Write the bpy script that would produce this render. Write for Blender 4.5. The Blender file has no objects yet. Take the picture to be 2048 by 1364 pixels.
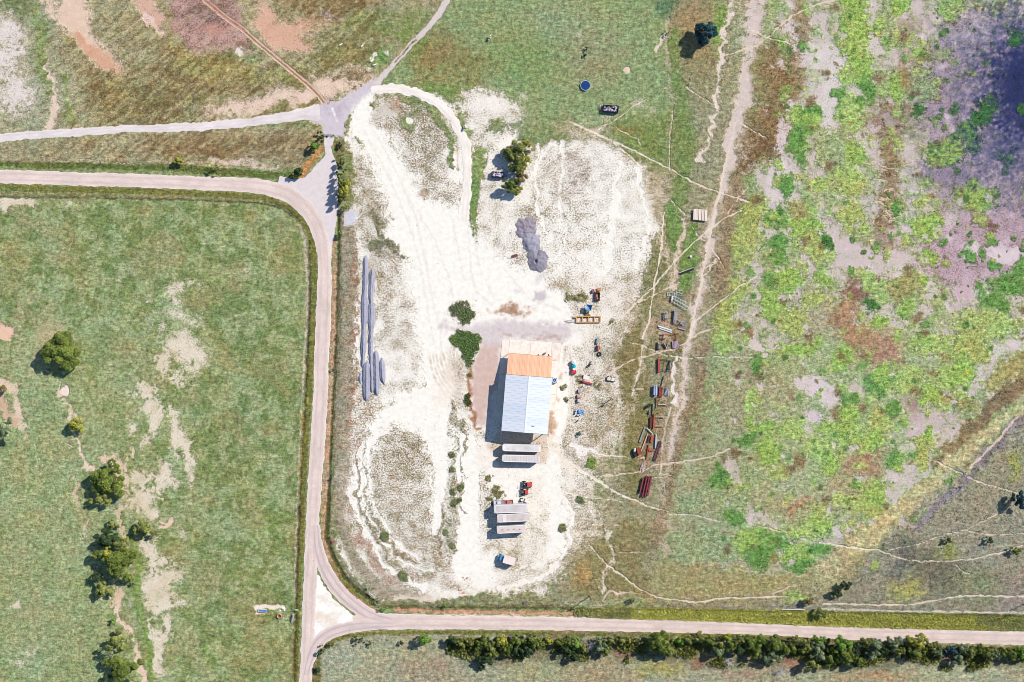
import bpy, math, random
import numpy as np
from mathutils import Vector

# ---------------------------------------------------------------- camera, sky, sun, exposure
SC = bpy.context.scene
S = 0.2            # metres per photo pixel on the ground
H = 500.0          # camera height
cam_data = bpy.data.cameras.new('camera')
cam_data.sensor_width = 36.0
cam_data.lens = 36.0 * H / (2048 * S)
cam_data.clip_start = 1.0
cam_data.clip_end = 9000.0
cam = bpy.data.objects.new('camera', cam_data)
cam.location = (0, 0, H)
SC.collection.objects.link(cam)
SC.camera = cam

SUN_TO = Vector((0.96, 0.67, 1.0)).normalized()
EL = math.asin(SUN_TO.z)
world = bpy.data.worlds.new('World')
SC.world = world
world.use_nodes = True
wn = world.node_tree
for n in list(wn.nodes):
    wn.nodes.remove(n)
sky = wn.nodes.new('ShaderNodeTexSky')
sky.sky_type = 'NISHITA'
sky.sun_disc = False
sky.sun_elevation = EL
sky.sun_rotation = math.atan2(SUN_TO.x, SUN_TO.y)
sky.air_density = 1.0
sky.dust_density = 0.2
sky.ozone_density = 3.0
bg = wn.nodes.new('ShaderNodeBackground')
bg.inputs['Strength'].default_value = 0.10
wo = wn.nodes.new('ShaderNodeOutputWorld')
wn.links.new(sky.outputs[0], bg.inputs[0])
wn.links.new(bg.outputs[0], wo.inputs[0])

sun_data = bpy.data.lights.new('sun', 'SUN')
sun_data.energy = 4.6
sun_data.angle = math.radians(0.53)
sun_data.color = (1.0, 0.94, 0.86)
sun = bpy.data.objects.new('sun', sun_data)
sun.rotation_euler = (-SUN_TO).to_track_quat('-Z', 'Y').to_euler()
sun.location = SUN_TO * 400
SC.collection.objects.link(sun)

SC.view_settings.view_transform = 'Standard'
SC.view_settings.look = 'None'
SC.view_settings.exposure = 0.75
SC.view_settings.gamma = 1.0
SC.cycles.pixel_filter_type = 'BLACKMAN_HARRIS'
SC.cycles.filter_width = 0.9
SC.view_settings.use_curve_mapping = False
# what a sunlit level white surface shows at this exposure, per channel (used to turn the
# colours read off the photograph into real surface colours)
KEY = np.array([1.75, 1.74, 1.76])

COL = SC.collection
rng = np.random.default_rng(7)
random.seed(11)

def lin(c):
    c = np.asarray(c, dtype=float) / 255.0
    return np.where(c <= 0.04045, c / 12.92, ((c + 0.055) / 1.055) ** 2.4)

def alb(*c):
    """photo colour of a sunlit surface -> its own colour"""
    if len(c) == 1:
        c = c[0]
    return tuple(np.clip(lin(c) / KEY, 0.004, 0.82))

def W(px, py, z=0.0):
    k = (1 - z / H) * S
    return ((px - 1024) * k, (682 - py) * k)

# ---------------------------------------------------------------- materials
def new_mat(name):
    m = bpy.data.materials.new(name)
    m.use_nodes = True
    nt = m.node_tree
    return m, nt, nt.nodes['Principled BSDF']

MATS = {}
def mat(name, rgb, rough=0.8, metal=0.0, var=0.18, scale=3.0, bump=0.0, spec=0.3, raw=False, dirt=None, obj_space=True):
    """plain weathered surface: base colour broken up by two noises"""
    if name in MATS:
        return MATS[name]
    m, nt, b = new_mat(name)
    col = tuple(rgb) if raw else alb(rgb)
    tc = nt.nodes.new('ShaderNodeTexCoord')
    nz = nt.nodes.new('ShaderNodeTexNoise')
    nz.inputs['Scale'].default_value = scale
    nz.inputs['Detail'].default_value = 5
    nz.inputs['Roughness'].default_value = 0.65
    nt.links.new(tc.outputs['Object'], nz.inputs['Vector'])
    mr = nt.nodes.new('ShaderNodeMapRange')
    mr.inputs['From Min'].default_value = 0.3
    mr.inputs['From Max'].default_value = 0.7
    mr.inputs['To Min'].default_value = 1 - var
    mr.inputs['To Max'].default_value = 1 + var * 0.7
    nt.links.new(nz.outputs['Fac'], mr.inputs['Value'])
    vm = nt.nodes.new('ShaderNodeVectorMath')
    vm.operation = 'SCALE'
    vm.inputs[0].default_value = col
    nt.links.new(mr.outputs[0], vm.inputs['Scale'])
    out = vm.outputs[0]
    if dirt is not None:
        n2 = nt.nodes.new('ShaderNodeTexNoise')
        n2.inputs['Scale'].default_value = scale * 0.45
        n2.inputs['Detail'].default_value = 6
        n2.inputs['Roughness'].default_value = 0.7
        nt.links.new(tc.outputs['Object'], n2.inputs['Vector'])
        r2 = nt.nodes.new('ShaderNodeMapRange')
        r2.inputs['From Min'].default_value = 0.48
        r2.inputs['From Max'].default_value = 0.62
        nt.links.new(n2.outputs['Fac'], r2.inputs['Value'])
        mx = nt.nodes.new('ShaderNodeMix')
        mx.data_type = 'RGBA'
        nt.links.new(r2.outputs[0], mx.inputs['Factor'])
        nt.links.new(out, mx.inputs['A'])
        mx.inputs['B'].default_value = (*alb(dirt), 1)
        out = mx.outputs['Result']
    nt.links.new(out, b.inputs['Base Color'])
    b.inputs['Roughness'].default_value = rough
    b.inputs['Metallic'].default_value = metal
    b.inputs['Specular IOR Level'].default_value = spec
    if bump:
        bp = nt.nodes.new('ShaderNodeBump')
        bp.inputs['Strength'].default_value = 0.8
        bp.inputs['Distance'].default_value = bump
        nt.links.new(nz.outputs['Fac'], bp.inputs['Height'])
        nt.links.new(bp.outputs[0], b.inputs['Normal'])
    MATS[name] = m
    return m

# ---------------------------------------------------------------- mesh helpers
class MB:
    def __init__(self):
        self.v = []
        self.f = []
    def add(self, vs, fs):
        k = len(self.v)
        self.v += [tuple(p) for p in vs]
        self.f += [tuple(i + k for i in q) for q in fs]
        return self
    def box(self, cx, cy, cz, sx, sy, sz, rz=0.0, taper=1.0):
        c, s = math.cos(rz), math.sin(rz)
        vs = []
        for dz, t in ((-0.5, 1.0), (0.5, taper)):
            for dx, dy in ((-.5, -.5), (.5, -.5), (.5, .5), (-.5, .5)):
                x, y = dx * sx * t, dy * sy * t
                vs.append((cx + x * c - y * s, cy + x * s + y * c, cz + dz * sz))
        return self.add(vs, [(3, 2, 1, 0), (4, 5, 6, 7), (0, 1, 5, 4), (1, 2, 6, 5), (2, 3, 7, 6), (3, 0, 4, 7)])
    def tube(self, p0, p1, r0, r1=None, n=8, caps=True):
        r1 = r0 if r1 is None else r1
        p0, p1 = Vector(p0), Vector(p1)
        d = (p1 - p0)
        if d.length < 1e-6:
            return self
        d.normalize()
        a = d.orthogonal().normalized()
        b = d.cross(a)
        vs = []
        for p, r in ((p0, r0), (p1, r1)):
            for i in range(n):
                t = 2 * math.pi * i / n
                vs.append(tuple(p + a * (r * math.cos(t)) + b * (r * math.sin(t))))
        fs = [(i, (i + 1) % n, n + (i + 1) % n, n + i) for i in range(n)]
        if caps:
            fs += [tuple(range(n - 1, -1, -1)), tuple(range(n, 2 * n))]
        return self.add(vs, fs)
    def beam(self, p0, p1, w, h):
        """rectangular bar from p0 to p1 (w sideways, h up)"""
        p0, p1 = Vector(p0), Vector(p1)
        d = (p1 - p0)
        if d.length < 1e-6:
            return self
        d.normalize()
        up = Vector((0, 0, 1)) if abs(d.z) < 0.95 else Vector((1, 0, 0))
        a = d.cross(up).normalized()
        b = a.cross(d)
        vs = []
        for p in (p0, p1):
            for s1, s2 in ((-.5, -.5), (.5, -.5), (.5, .5), (-.5, .5)):
                vs.append(tuple(p + a * (s1 * w) + b * (s2 * h)))
        return self.add(vs, [(3, 2, 1, 0), (4, 5, 6, 7), (0, 1, 5, 4), (1, 2, 6, 5), (2, 3, 7, 6), (3, 0, 4, 7)])
    def ring(self, cx, cy, z0, z1, ro, ri, n=28):
        vs = []
        for r, z in ((ro, z0), (ro, z1), (ri, z1), (ri, z0)):
            for i in range(n):
                t = 2 * math.pi * i / n
                vs.append((cx + r * math.cos(t), cy + r * math.sin(t), z))
        fs = []
        for k in range(4):
            k2 = (k + 1) % 4
            for i in range(n):
                j = (i + 1) % n
                fs.append((k * n + i, k * n + j, k2 * n + j, k2 * n + i))
        return self.add(vs, fs)
    def torus(self, c, R, r, axis=(0, 0, 1), n=20, m=8):
        ax = Vector(axis).normalized()
        a = ax.orthogonal().normalized()
        b = ax.cross(a)
        c = Vector(c)
        vs = []
        for i in range(n):
            t = 2 * math.pi * i / n
            u = a * math.cos(t) + b * math.sin(t)
            for j in range(m):
                p = 2 * math.pi * j / m
                vs.append(tuple(c + u * (R + r * math.cos(p)) + ax * (r * 0.9 * math.sin(p))))
        fs = [(i * m + j, ((i + 1) % n) * m + j, ((i + 1) % n) * m + (j + 1) % m, i * m + (j + 1) % m) for i in range(n) for j in range(m)]
        return self.add(vs, fs)
    def prism(self, pts, z0, z1, inset=0.0):
        n = len(pts)
        cx = sum(p[0] for p in pts) / n
        cy = sum(p[1] for p in pts) / n
        top = [(p[0] + (cx - p[0]) * inset, p[1] + (cy - p[1]) * inset) for p in pts]
        vs = [(p[0], p[1], z0) for p in pts] + [(p[0], p[1], z1) for p in top]
        fs = [tuple(range(n - 1, -1, -1)), tuple(range(n, 2 * n))]
        fs += [(i, (i + 1) % n, n + (i + 1) % n, n + i) for i in range(n)]
        return self.add(vs, fs)
    def dome(self, cx, cy, z, rx, ry, h, n=16, m=5):
        vs = []
        for j in range(m):
            a = math.pi / 2 * j / m
            for i in range(n):
                t = 2 * math.pi * i / n
                vs.append((cx + rx * math.cos(a) * math.cos(t), cy + ry * math.cos(a) * math.sin(t), z + h * math.sin(a)))
        vs.append((cx, cy, z + h))
        fs = [(j * n + i, j * n + (i + 1) % n, (j + 1) * n + (i + 1) % n, (j + 1) * n + i) for j in range(m - 1) for i in range(n)]
        fs += [((m - 1) * n + i, (m - 1) * n + (i + 1) % n, m * n) for i in range(n)]
        return self.add(vs, fs)
    def mesh(self, name, m=None, smooth=False):
        me = bpy.data.meshes.new(name)
        me.from_pydata(self.v, [], self.f)
        if m is not None:
            me.materials.append(m)
        if smooth:
            me.shade_smooth()
        me.update()
        return me

def link(name, me, parent=None, loc=(0, 0, 0), rz=0.0, rot=None):
    o = bpy.data.objects.new(name, me)
    COL.objects.link(o)
    o.location = loc
    o.rotation_euler = rot if rot is not None else (0, 0, rz)
    if parent is not None:
        o.parent = parent
    return o

def part(name, mb, m, parent, loc=(0, 0, 0), rz=0.0, label=None, smooth=False, rot=None):
    me = mb if isinstance(mb, bpy.types.Mesh) else mb.mesh(name, m, smooth)
    o = link(name, me, parent, loc, rz, rot)
    if label:
        o['label'] = label
    return o

def thing(name, label, cat, px, py, deg=0.0, z=0.0, group=None):
    o = bpy.data.objects.new(name, None)
    COL.objects.link(o)
    x, y = W(px, py, z)
    o.location = (x, y, z)
    o.rotation_euler = (0, 0, math.radians(deg))
    o['label'] = label
    o['category'] = cat
    if group:
        o['group'] = group
    return o

def struct(name, me, loc=(0, 0, 0), label=None):
    o = link(name, me, None, loc)
    o['kind'] = 'structure'
    if label:
        o['label'] = label
    return o

def copy_tree(o, parent=None):
    c = o.copy()
    COL.objects.link(c)
    c.parent = parent
    for ch in list(o.children):
        copy_tree(ch, c)
    return c

# ---------------------------------------------------------------- numpy noise
def _hash(ix, iy, seed):
    h = (ix * 374761393 + iy * 668265263 + seed * 1442695041) & 0xFFFFFFFF
    h = ((h ^ (h >> 13)) * 1274126177) & 0xFFFFFFFF
    h = h ^ (h >> 16)
    return (h & 0xFFFF) / 65535.0

def vnoise(x, y, seed):
    ix = np.floor(x).astype(np.int64)
    iy = np.floor(y).astype(np.int64)
    fx = x - ix
    fy = y - iy
    fx = fx * fx * (3 - 2 * fx)
    fy = fy * fy * (3 - 2 * fy)
    a = _hash(ix, iy, seed)
    b = _hash(ix + 1, iy, seed)
    c = _hash(ix, iy + 1, seed)
    d = _hash(ix + 1, iy + 1, seed)
    return (a * (1 - fx) + b * fx) * (1 - fy) + (c * (1 - fx) + d * fx) * fy

def fbm(x, y, size, seed, octs=3, gain=0.5):
    """about 0..1, mean 0.5; size = px of the largest feature"""
    t, amp, tot, f = 0.0, 1.0, 0.0, 1.0 / size
    for o in range(octs):
        ca, sa = math.cos(.5 + 1.3 * o), math.sin(.5 + 1.3 * o)
        t = t + amp * vnoise((x * ca - y * sa) * f + 17.3 * o, (x * sa + y * ca) * f - 9.1 * o, seed + o * 31)
        tot += amp
        amp *= gain
        f *= 2.03
    return t / tot

def sstep(a, b, x):
    t = np.clip((x - a) / (b - a), 0, 1)
    return t * t * (3 - 2 * t)
# ---------------------------------------------------------------- ground sheet: one grid, painted with what grows or lies where
def axis(lo, hi, step, far):
    core = list(np.arange(lo, hi + step * 0.5, step))
    out, d, a = [], step * 2, hi
    while a < far:
        a += d
        d *= 1.45
        out.append(a)
    left = [lo - (q - hi) for q in out][::-1]
    return np.array(left + core + out)
AX = axis(-24, 2072, 2.0, 20000)
AY = axis(-24, 1388, 2.0, 20000)
NX, NY = len(AX), len(AY)
GX, GY = np.meshgrid(AX, AY)
wa = fbm(GX, GY, 9, 1, 2) - .5
wb = fbm(GX, GY, 9, 2, 2) - .5
wc = fbm(GX, GY, 34, 3, 3) - .5
wd = fbm(GX, GY, 34, 4, 3) - .5
# three grades of ragged outline
WARP = {0: (GX, GY), 1: (GX + wa * 4.5, GY + wb * 4.5), 2: (GX + wa * 12 + wc * 30, GY + wb * 12 + wd * 30)}
PATCH = fbm(GX, GY, 22, 5, 4, .62)
PATCH2 = fbm(GX, GY, 60, 6, 4, .58)
# grain that runs from upper left to lower right, as the dry grass lies
STREAK = fbm((GX * .6 + GY * .8), (GX * .8 - GY * .6) * .22 + 500, 6, 8, 3, .6)
FINE = fbm(GX, GY, 6, 9, 3, .7)
SOIL = np.zeros((NY, NX, 3))
VEG = np.zeros((NY, NX, 3))
COV = np.zeros((NY, NX))
TALL = np.zeros((NY, NX))      # how high the growth stands here (0..1)
HARD = np.zeros((NY, NX), bool)  # nothing grows here

def sl(x0, x1, y0, y1, pad):
    i0, i1 = np.searchsorted(AX, [x0 - pad, x1 + pad])
    j0, j1 = np.searchsorted(AY, [y0 - pad, y1 + pad])
    return slice(max(j0 - 1, 0), j1 + 1), slice(max(i0 - 1, 0), i1 + 1)

def paint(s, m, soil=None, veg=None, cov=None, tall=None, op=1.0, patch=None, pn=None):
    if patch is not None:                      # patch = (threshold, softness)
        src = PATCH if pn is None else pn
        m = m * sstep(patch[0] - patch[1], patch[0] + patch[1], src[s])
    if soil is not None or veg is not None:
        m = np.clip(m + (FINE[s] - .5) * 2.4 * 4 * m * (1 - m), 0, 1)
    m = m * op
    if soil is not None:
        SOIL[s] += (np.array(soil, float) - SOIL[s]) * m[..., None]
    if veg is not None:
        VEG[s] += (np.array(veg, float) - VEG[s]) * m[..., None]
    if cov is not None:
        COV[s] += (cov - COV[s]) * m
    if tall is not None:
        TALL[s] += (tall - TALL[s]) * m

def poly_d(pts, X, Y):
    inside = np.zeros(X.shape, bool)
    d2 = np.full(X.shape, 1e18)
    n = len(pts)
    for i in range(n):
        x0, y0 = pts[i]
        x1, y1 = pts[(i + 1) % n]
        ex, ey = x1 - x0, y1 - y0
        L = ex * ex + ey * ey + 1e-9
        t = np.clip(((X - x0) * ex + (Y - y0) * ey) / L, 0, 1)
        d2 = np.minimum(d2, (X - x0 - t * ex) ** 2 + (Y - y0 - t * ey) ** 2)
        if y0 != y1:
            c = ((y0 > Y) != (y1 > Y)) & (X < (x1 - x0) * (Y - y0) / (y1 - y0) + x0)
            inside ^= c
    d = np.sqrt(d2)
    return np.where(inside, -d, d)

def poly(pts, f=6, w=2, **k):
    f = f if w == 0 else f * 1.8
    xs = [p[0] for p in pts]
    ys = [p[1] for p in pts]
    s = sl(min(xs), max(xs), min(ys), max(ys), f + 30)
    X, Y = WARP[w][0][s], WARP[w][1][s]
    paint(s, sstep(f, -f, poly_d(pts, X, Y)), **k)

def blob(x, y, rx, ry=None, f=.35, w=2, rot=0, **k):
    ry = rx if ry is None else ry
    f = min(f * 1.7, .85) if w == 2 else f
    R = max(rx, ry)
    s = sl(x - R, x + R, y - R, y + R, R * f + 30)
    X, Y = WARP[w][0][s] - x, WARP[w][1][s] - y
    if rot:
        c, q = math.cos(math.radians(rot)), math.sin(math.radians(rot))
        X, Y = X * c + Y * q, -X * q + Y * c
    d = np.sqrt((X / rx) ** 2 + (Y / ry) ** 2)
    paint(s, sstep(1 + f, 1 - f, d), **k)

def line(pts, wd, f=2.0, w=1, **k):
    """pts: (x,y) or (x,y,width)"""
    P = [(p[0], p[1], p[2] if len(p) > 2 else wd) for p in pts]
    mw = max(p[2] for p in P)
    for_m = None
    xs = [p[0] for p in P]
    ys = [p[1] for p in P]
    s = sl(min(xs), max(xs), min(ys), max(ys), mw + f + 30)
    X, Y = WARP[w][0][s], WARP[w][1][s]
    best = np.full(X.shape, 1e9)
    for a, b in zip(P[:-1], P[1:]):
        ex, ey = b[0] - a[0], b[1] - a[1]
        L = ex * ex + ey * ey + 1e-9
        t = np.clip(((X - a[0]) * ex + (Y - a[1]) * ey) / L, 0, 1)
        d = np.sqrt((X - a[0] - t * ex) ** 2 + (Y - a[1] - t * ey) ** 2) - (a[2] + (b[2] - a[2]) * t) / 2
        best = np.minimum(best, d)
    paint(s, sstep(f, -f, best), **k)

FAR = 30000
# --- colours read from the photograph
CAL = (254, 247, 236); CAL2 = (248, 240, 230)
PASV = (147, 157, 110); PASS = (214, 200, 172)
TRK = (240, 228, 205)
# --- the big areas
ALLS = (slice(0, NY), slice(0, NX))
ONE = np.ones((NY, NX))
paint(ALLS, ONE, soil=(205, 190, 165), veg=(138, 152, 104), cov=.9, tall=.25)
# left pasture
poly([(-FAR, 385), (300, 390), (520, 400), (575, 420), (605, 460), (618, 560), (612, 700), (600, 900), (590, 1150), (583, 1364), (560, FAR), (-FAR, FAR)], 3, 0,
     soil=PASS, veg=PASV, cov=.93, tall=.15)
# north-west pasture
poly([(-FAR, -FAR), (900, -FAR), (895, 0), (760, 165), (640, 220), (500, 245), (0, 275), (-FAR, 300)], 3, 1,
     soil=(222, 200, 178), veg=(150, 148, 112), cov=.66, tall=.35)
paint(ALLS, ONE * ((GY < 270) & (GX < 900)) * sstep(300, 80, GX), veg=(158, 162, 132), op=.8)
# strip between farm track and county road
poly([(-FAR, 280), (0, 285), (300, 265), (500, 252), (640, 255), (645, 275), (600, 335), (0, 330), (-FAR, 330)], 2, 1,
     soil=(215, 200, 178), veg=(160, 154, 124), cov=.84, tall=.25)
poly([(290, 275), (420, 262), (560, 268), (630, 265), (620, 300), (560, 322), (400, 318), (300, 310)], 8, 2, veg=(138, 116, 84), op=.75)
# north middle
poly([(895, 0), (900, -FAR), (1500, -FAR), (1480, 0), (1440, 330), (1300, 330), (1200, 260), (1060, 255), (930, 200), (880, 180), (760, 160)], 4, 1,
     soil=(224, 208, 188), veg=(142, 158, 112), cov=.88, tall=.2)
# north-east of the yard: olive rough grass
poly([(1330, -FAR), (1560, -FAR), (1540, 0), (1500, 200), (1490, 330), (1450, 600), (1400, 800), (1330, 1000), (1310, 1200), (1000, 1215), (780, 1205), (1100, 1190), (1190, 1050), (1240, 900), (1230, 700), (1300, 500), (1330, 350), (1335, 100)], 6, 2,
     soil=(214, 196, 170), veg=(156, 152, 120), cov=.74, tall=.45)
# wetland
poly([(1560, -FAR), (FAR, -FAR), (FAR, 760), (2048, 760), (1900, 900), (1720, 1080), (1600, 1150), (1350, 1130), (1330, 1020), (1400, 860), (1440, 640), (1500, 400), (1530, 200), (1550, 0)], 6, 2,
     soil=(206, 188, 184), veg=(160, 164, 130), cov=.52, tall=.4)
# south-east corner beyond the dike
poly([(FAR, 780), (2048, 800), (1950, 890), (1850, 980), (1760, 1070), (1700, 1120), (1560, 1190), (1300, 1190), (1300, 1225), (2048, 1232), (FAR, 1240)], 5, 2,
     soil=(196, 180, 160), veg=(146, 142, 122), cov=.7, tall=.6)
poly([(1290, 1130), (1400, 1120), (1560, 1150), (1700, 1090), (1740, 1100), (1680, 1190), (1500, 1212), (1290, 1205)], 8, 2, veg=(164, 154, 112), soil=(205, 185, 160), op=.85)
# south of the lower road
poly([(640, 1262), (2048, 1288), (FAR, 1290), (FAR, FAR), (600, FAR), (630, 1364), (636, 1300)], 3, 1,
     soil=(205, 190, 172), veg=(166, 164, 136), cov=.88, tall=.4)
# --- yard: crushed white caliche with thin weeds
YARD = [(688, 262), (720, 205), (760, 180), (800, 176), (880, 190), (930, 225), (925, 190), (960, 180), (1030, 205), (1050, 250), (1060, 300), (1110, 268), (1180, 262), (1250, 290), (1310, 350), (1335, 420),
        (1320, 520), (1290, 590), (1262, 640), (1235, 700), (1240, 800), (1225, 860), (1190, 900), (1185, 960), (1180, 1010), (1195, 1050), (1180, 1090), (1140, 1140), (1095, 1175),
        (1000, 1188), (900, 1196), (800, 1200), (765, 1200), (735, 1180), (705, 1150), (680, 1110), (668, 1080), (668, 950), (672, 800), (678, 640), (684, 480), (687, 380)]
poly(YARD, 12, 2, soil=CAL, veg=(146, 130, 100), cov=.34, tall=.4)
# the white ground thins out to the right of the yard
poly([(1100, 560), (1300, 540), (1262, 700), (1250, 860), (1185, 960), (1100, 940), (1130, 800), (1130, 680)], 12, 2, cov=.42, veg=(164, 148, 120), soil=(250, 240, 228))
poly([(1060, 930), (1185, 960), (1190, 1060), (1120, 1150), (1000, 1185), (1000, 1100), (1060, 1060)], 12, 2, cov=.34, veg=(166, 150, 122), soil=(252, 242, 228))
poly([(945, 1060), (1100, 1080), (1180, 1080), (1090, 1180), (900, 1195)], 10, 2, cov=.40, veg=(166, 150, 122))
_d = -poly_d(YARD, GX, GY)
_in = sstep(0, 6, _d)
_pr = np.hypot((GX - 800) / 1.0, (GY - 985) / 1.5)
_pa = np.arctan2(GY - 985, GX - 800)
_arc = fbm(_pr * 1.0, _pa * 40, 15, 71, 2, .5)
_mac = fbm(GX, GY, 60, 72, 3, .55)
COV += _in * ((_mac - .5) * .55 + (_arc - .5) * .35 * sstep(380, 120, _pr) + .16 * sstep(60, 0, _d) * (GX > 1050))
np.clip(COV, .03, 1, out=COV)
# scuffed ground fading into the grass on the right
for x, y, rx, ry in [(1318, 380, 26, 60), (1336, 470, 18, 70), (1318, 560, 26, 40), (1285, 640, 26, 40), (1255, 730, 20, 60), (1250, 830, 18, 50), (1205, 930, 26, 40), (1205, 1020, 20, 50), (1180, 1110, 26, 30), (1300, 310, 40, 20), (1120, 262, 50, 14), (1200, 262, 50, 16)]:
    blob(x, y, rx, ry, .8, 2, soil=(244, 228, 208), veg=(160, 148, 116), cov=.55, op=.8)
# old track inside: rough brown-grey weeds along the west fence
line([(690, 420, 30), (700, 520, 34), (692, 640, 34), (688, 760, 34), (684, 900, 30), (680, 1040, 24), (710, 1120, 22), (760, 1180, 26), (860, 1200, 18)], 30, 6, 1, veg=(150, 140, 118), soil=(226, 208, 190), cov=.66)
line([(688, 560, 9), (684, 700, 9), (680, 900, 9), (676, 1040, 9)], 9, 3, 1, veg=(158, 150, 128), cov=.9)
line([(711, 480, 6), (712, 640, 6), (704, 800, 8), (704, 920, 10), (700, 1030, 9)], 9, 4, 2, veg=(160, 120, 100), cov=.72, op=.8)
line([(720, 1070, 14), (745, 1130, 20), (790, 1165, 16)], 14, 7, 2, veg=(164, 130, 112), soil=(220, 196, 180), cov=.78, op=.8)
# denser weed areas
for a in [(770, 560, 26, 44, .56), (800, 640, 22, 50, .5), (790, 500, 36, 14, .64), (765, 500, 20, 12, .66), (735, 410, 26, 60, .6), (722, 340, 20, 40, .58), (760, 440, 24, 22, .58), (760, 720, 24, 30, .34),
          (830, 720, 20, 26, .4), (815, 620, 20, 30, .44), (730, 860, 34, 60, .56), (708, 960, 28, 80, .52), (735, 1040, 26, 70, .6), (800, 930, 46, 86, .6), (830, 900, 40, 40, .62),
          (850, 1010, 50, 70, .5), (800, 1060, 60, 60, .58), (860, 1100, 60, 60, .56), (790, 1130, 60, 50, .56), (880, 1130, 50, 40, .56), (980, 1000, 20, 50, .46),
          (1150, 370, 60, 70, .5), (1120, 440, 60, 60, .46), (1200, 330, 70, 50, .38), (1240, 420, 60, 60, .36), (1150, 340, 36, 36, .6), (1100, 330, 40, 40, .46), (1060, 420, 24, 22, .6),
          (1270, 500, 40, 60, .4), (1180, 520, 40, 60, .32), (1150, 470, 60, 30, .42), (980, 380, 26, 40, .46), (860, 250, 40, 40, .62), (810, 240, 40, 30, .66), (865, 340, 30, 50, .58), (840, 300, 34, 44, .6), (880, 400, 24, 26, .5),
          (980, 450, 20, 24, .42), (1000, 230, 60, 30, .5), (960, 260, 26, 40, .48)]:
    blob(a[0], a[1], a[2], a[3], .6, 2, cov=a[4] * .9)
blob(1150, 350, 40, 40, .5, 2, veg=(160, 136, 124), op=.7)

line([(740, 430, 16), (762, 470, 12)], 12, 6, 2, veg=(128, 122, 92), cov=.82)
line([(745, 492, 18), (775, 490, 22), (800, 510, 12), (818, 530, 6)], 12, 5, 2, veg=(126, 120, 92), cov=.84)
# green rims
line([(810, 200, 22), (855, 215, 22), (890, 255, 20), (905, 300, 16), (912, 335, 12)], 18, 6, 2, veg=(134, 148, 100), cov=.86, tall=.5)
line([(752, 195, 10), (740, 212, 10), (762, 230, 8)], 8, 4, 2, veg=(150, 148, 116), cov=.7)
blob(820, 242, 17, 16, .3, 2, veg=(134, 150, 104), cov=.95)
blob(820, 241, 8.5, 7, .2, 1, cov=.0, soil=(248, 240, 222))
blob(785, 210, 14, 20, .5, 2, veg=(186, 158, 136), soil=(225, 195, 172), cov=.7)
blob(762, 218, 18, 22, .4, 2, soil=(222, 212, 200), cov=.3)
line([(712, 272, 9), (722, 284, 8), (730, 296, 3)], 6, 3, 1, veg=(130, 142, 96), cov=.9)
blob(1010, 512, 0.1, .1)
blob(848, 386, 9, 8, .25, 1, soil=(196, 172, 150), veg=(176, 150, 128), cov=.55)
line([(945, 340, 26), (950, 380, 20), (945, 420, 16), (948, 460, 12), (952, 482, 6)], 18, 4, 1, veg=(124, 152, 88), cov=.95, tall=.5)
line([(955, 330, 26), (965, 300, 24), (960, 350, 16)], 20, 6, 2, veg=(140, 158, 100), cov=.85, tall=.4)
line([(930, 170, 16), (960, 200, 12), (920, 240, 12), (938, 290, 12), (950, 330, 14)], 12, 6, 2, veg=(138, 152, 100), cov=.85, tall=.4)
blob(1085, 270, 40, 18, .4, 2, veg=(132, 150, 104), cov=.9, tall=.35)
blob(1040, 250, 30, 12, .4, 2, veg=(138, 150, 106), cov=.8)
# bare driving surfaces
BARE = [(706, 240), (735, 205), (742, 232), (768, 268), (795, 310), (808, 350), (822, 385), (862, 402), (905, 422), (922, 400), (938, 440), (950, 488), (990, 500), (1020, 535), (1070, 545), (1095, 575), (1140, 600),
        (1150, 655), (1150, 690), (1000, 672), (955, 640), (945, 605), (925, 598), (908, 615), (898, 650), (892, 700), (905, 760), (900, 810), (880, 830), (870, 860), (868, 930), (850, 900), (846, 850), (800, 845), (770, 850),
        (745, 890), (736, 960), (742, 1020), (727, 1000), (722, 930), (734, 870), (760, 820), (790, 790), (840, 780), (850, 720), (838, 660), (832, 590), (815, 530), (785, 470), (782, 400), (760, 340), (728, 290), (706, 262)]
poly(BARE, 9, 2, soil=CAL, veg=(170, 156, 136), cov=.05, tall=.2)
line([(893, 820, 16), (884, 870, 22), (882, 960, 22), (876, 1040, 18), (868, 1070, 8)], 20, 5, 1, cov=.1, soil=CAL)
line([(935, 880, 30), (938, 960, 40), (937, 1040, 38), (935, 1100, 46), (930, 1130, 50), (960, 1140, 30)], 40, 5, 1, cov=.03, soil=CAL)
line([(990, 930, 30), (1000, 960, 40), (1080, 930, 30), (1100, 930, 30), (1110, 990, 30), (1115, 1040, 30), (1110, 1100, 30)], 30, 9, 2, cov=.16, soil=CAL)
line([(1110, 690, 26), (1128, 740, 26), (1122, 820, 30), (1110, 880, 26), (1108, 940, 26)], 24, 6, 1, cov=.08, soil=CAL)
line([(800, 1196, 12), (870, 1190, 20), (950, 1186, 14)], 12, 6, 2, cov=.15)
blob(960, 1150, 40, 14, .5, 2, cov=.16)

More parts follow.
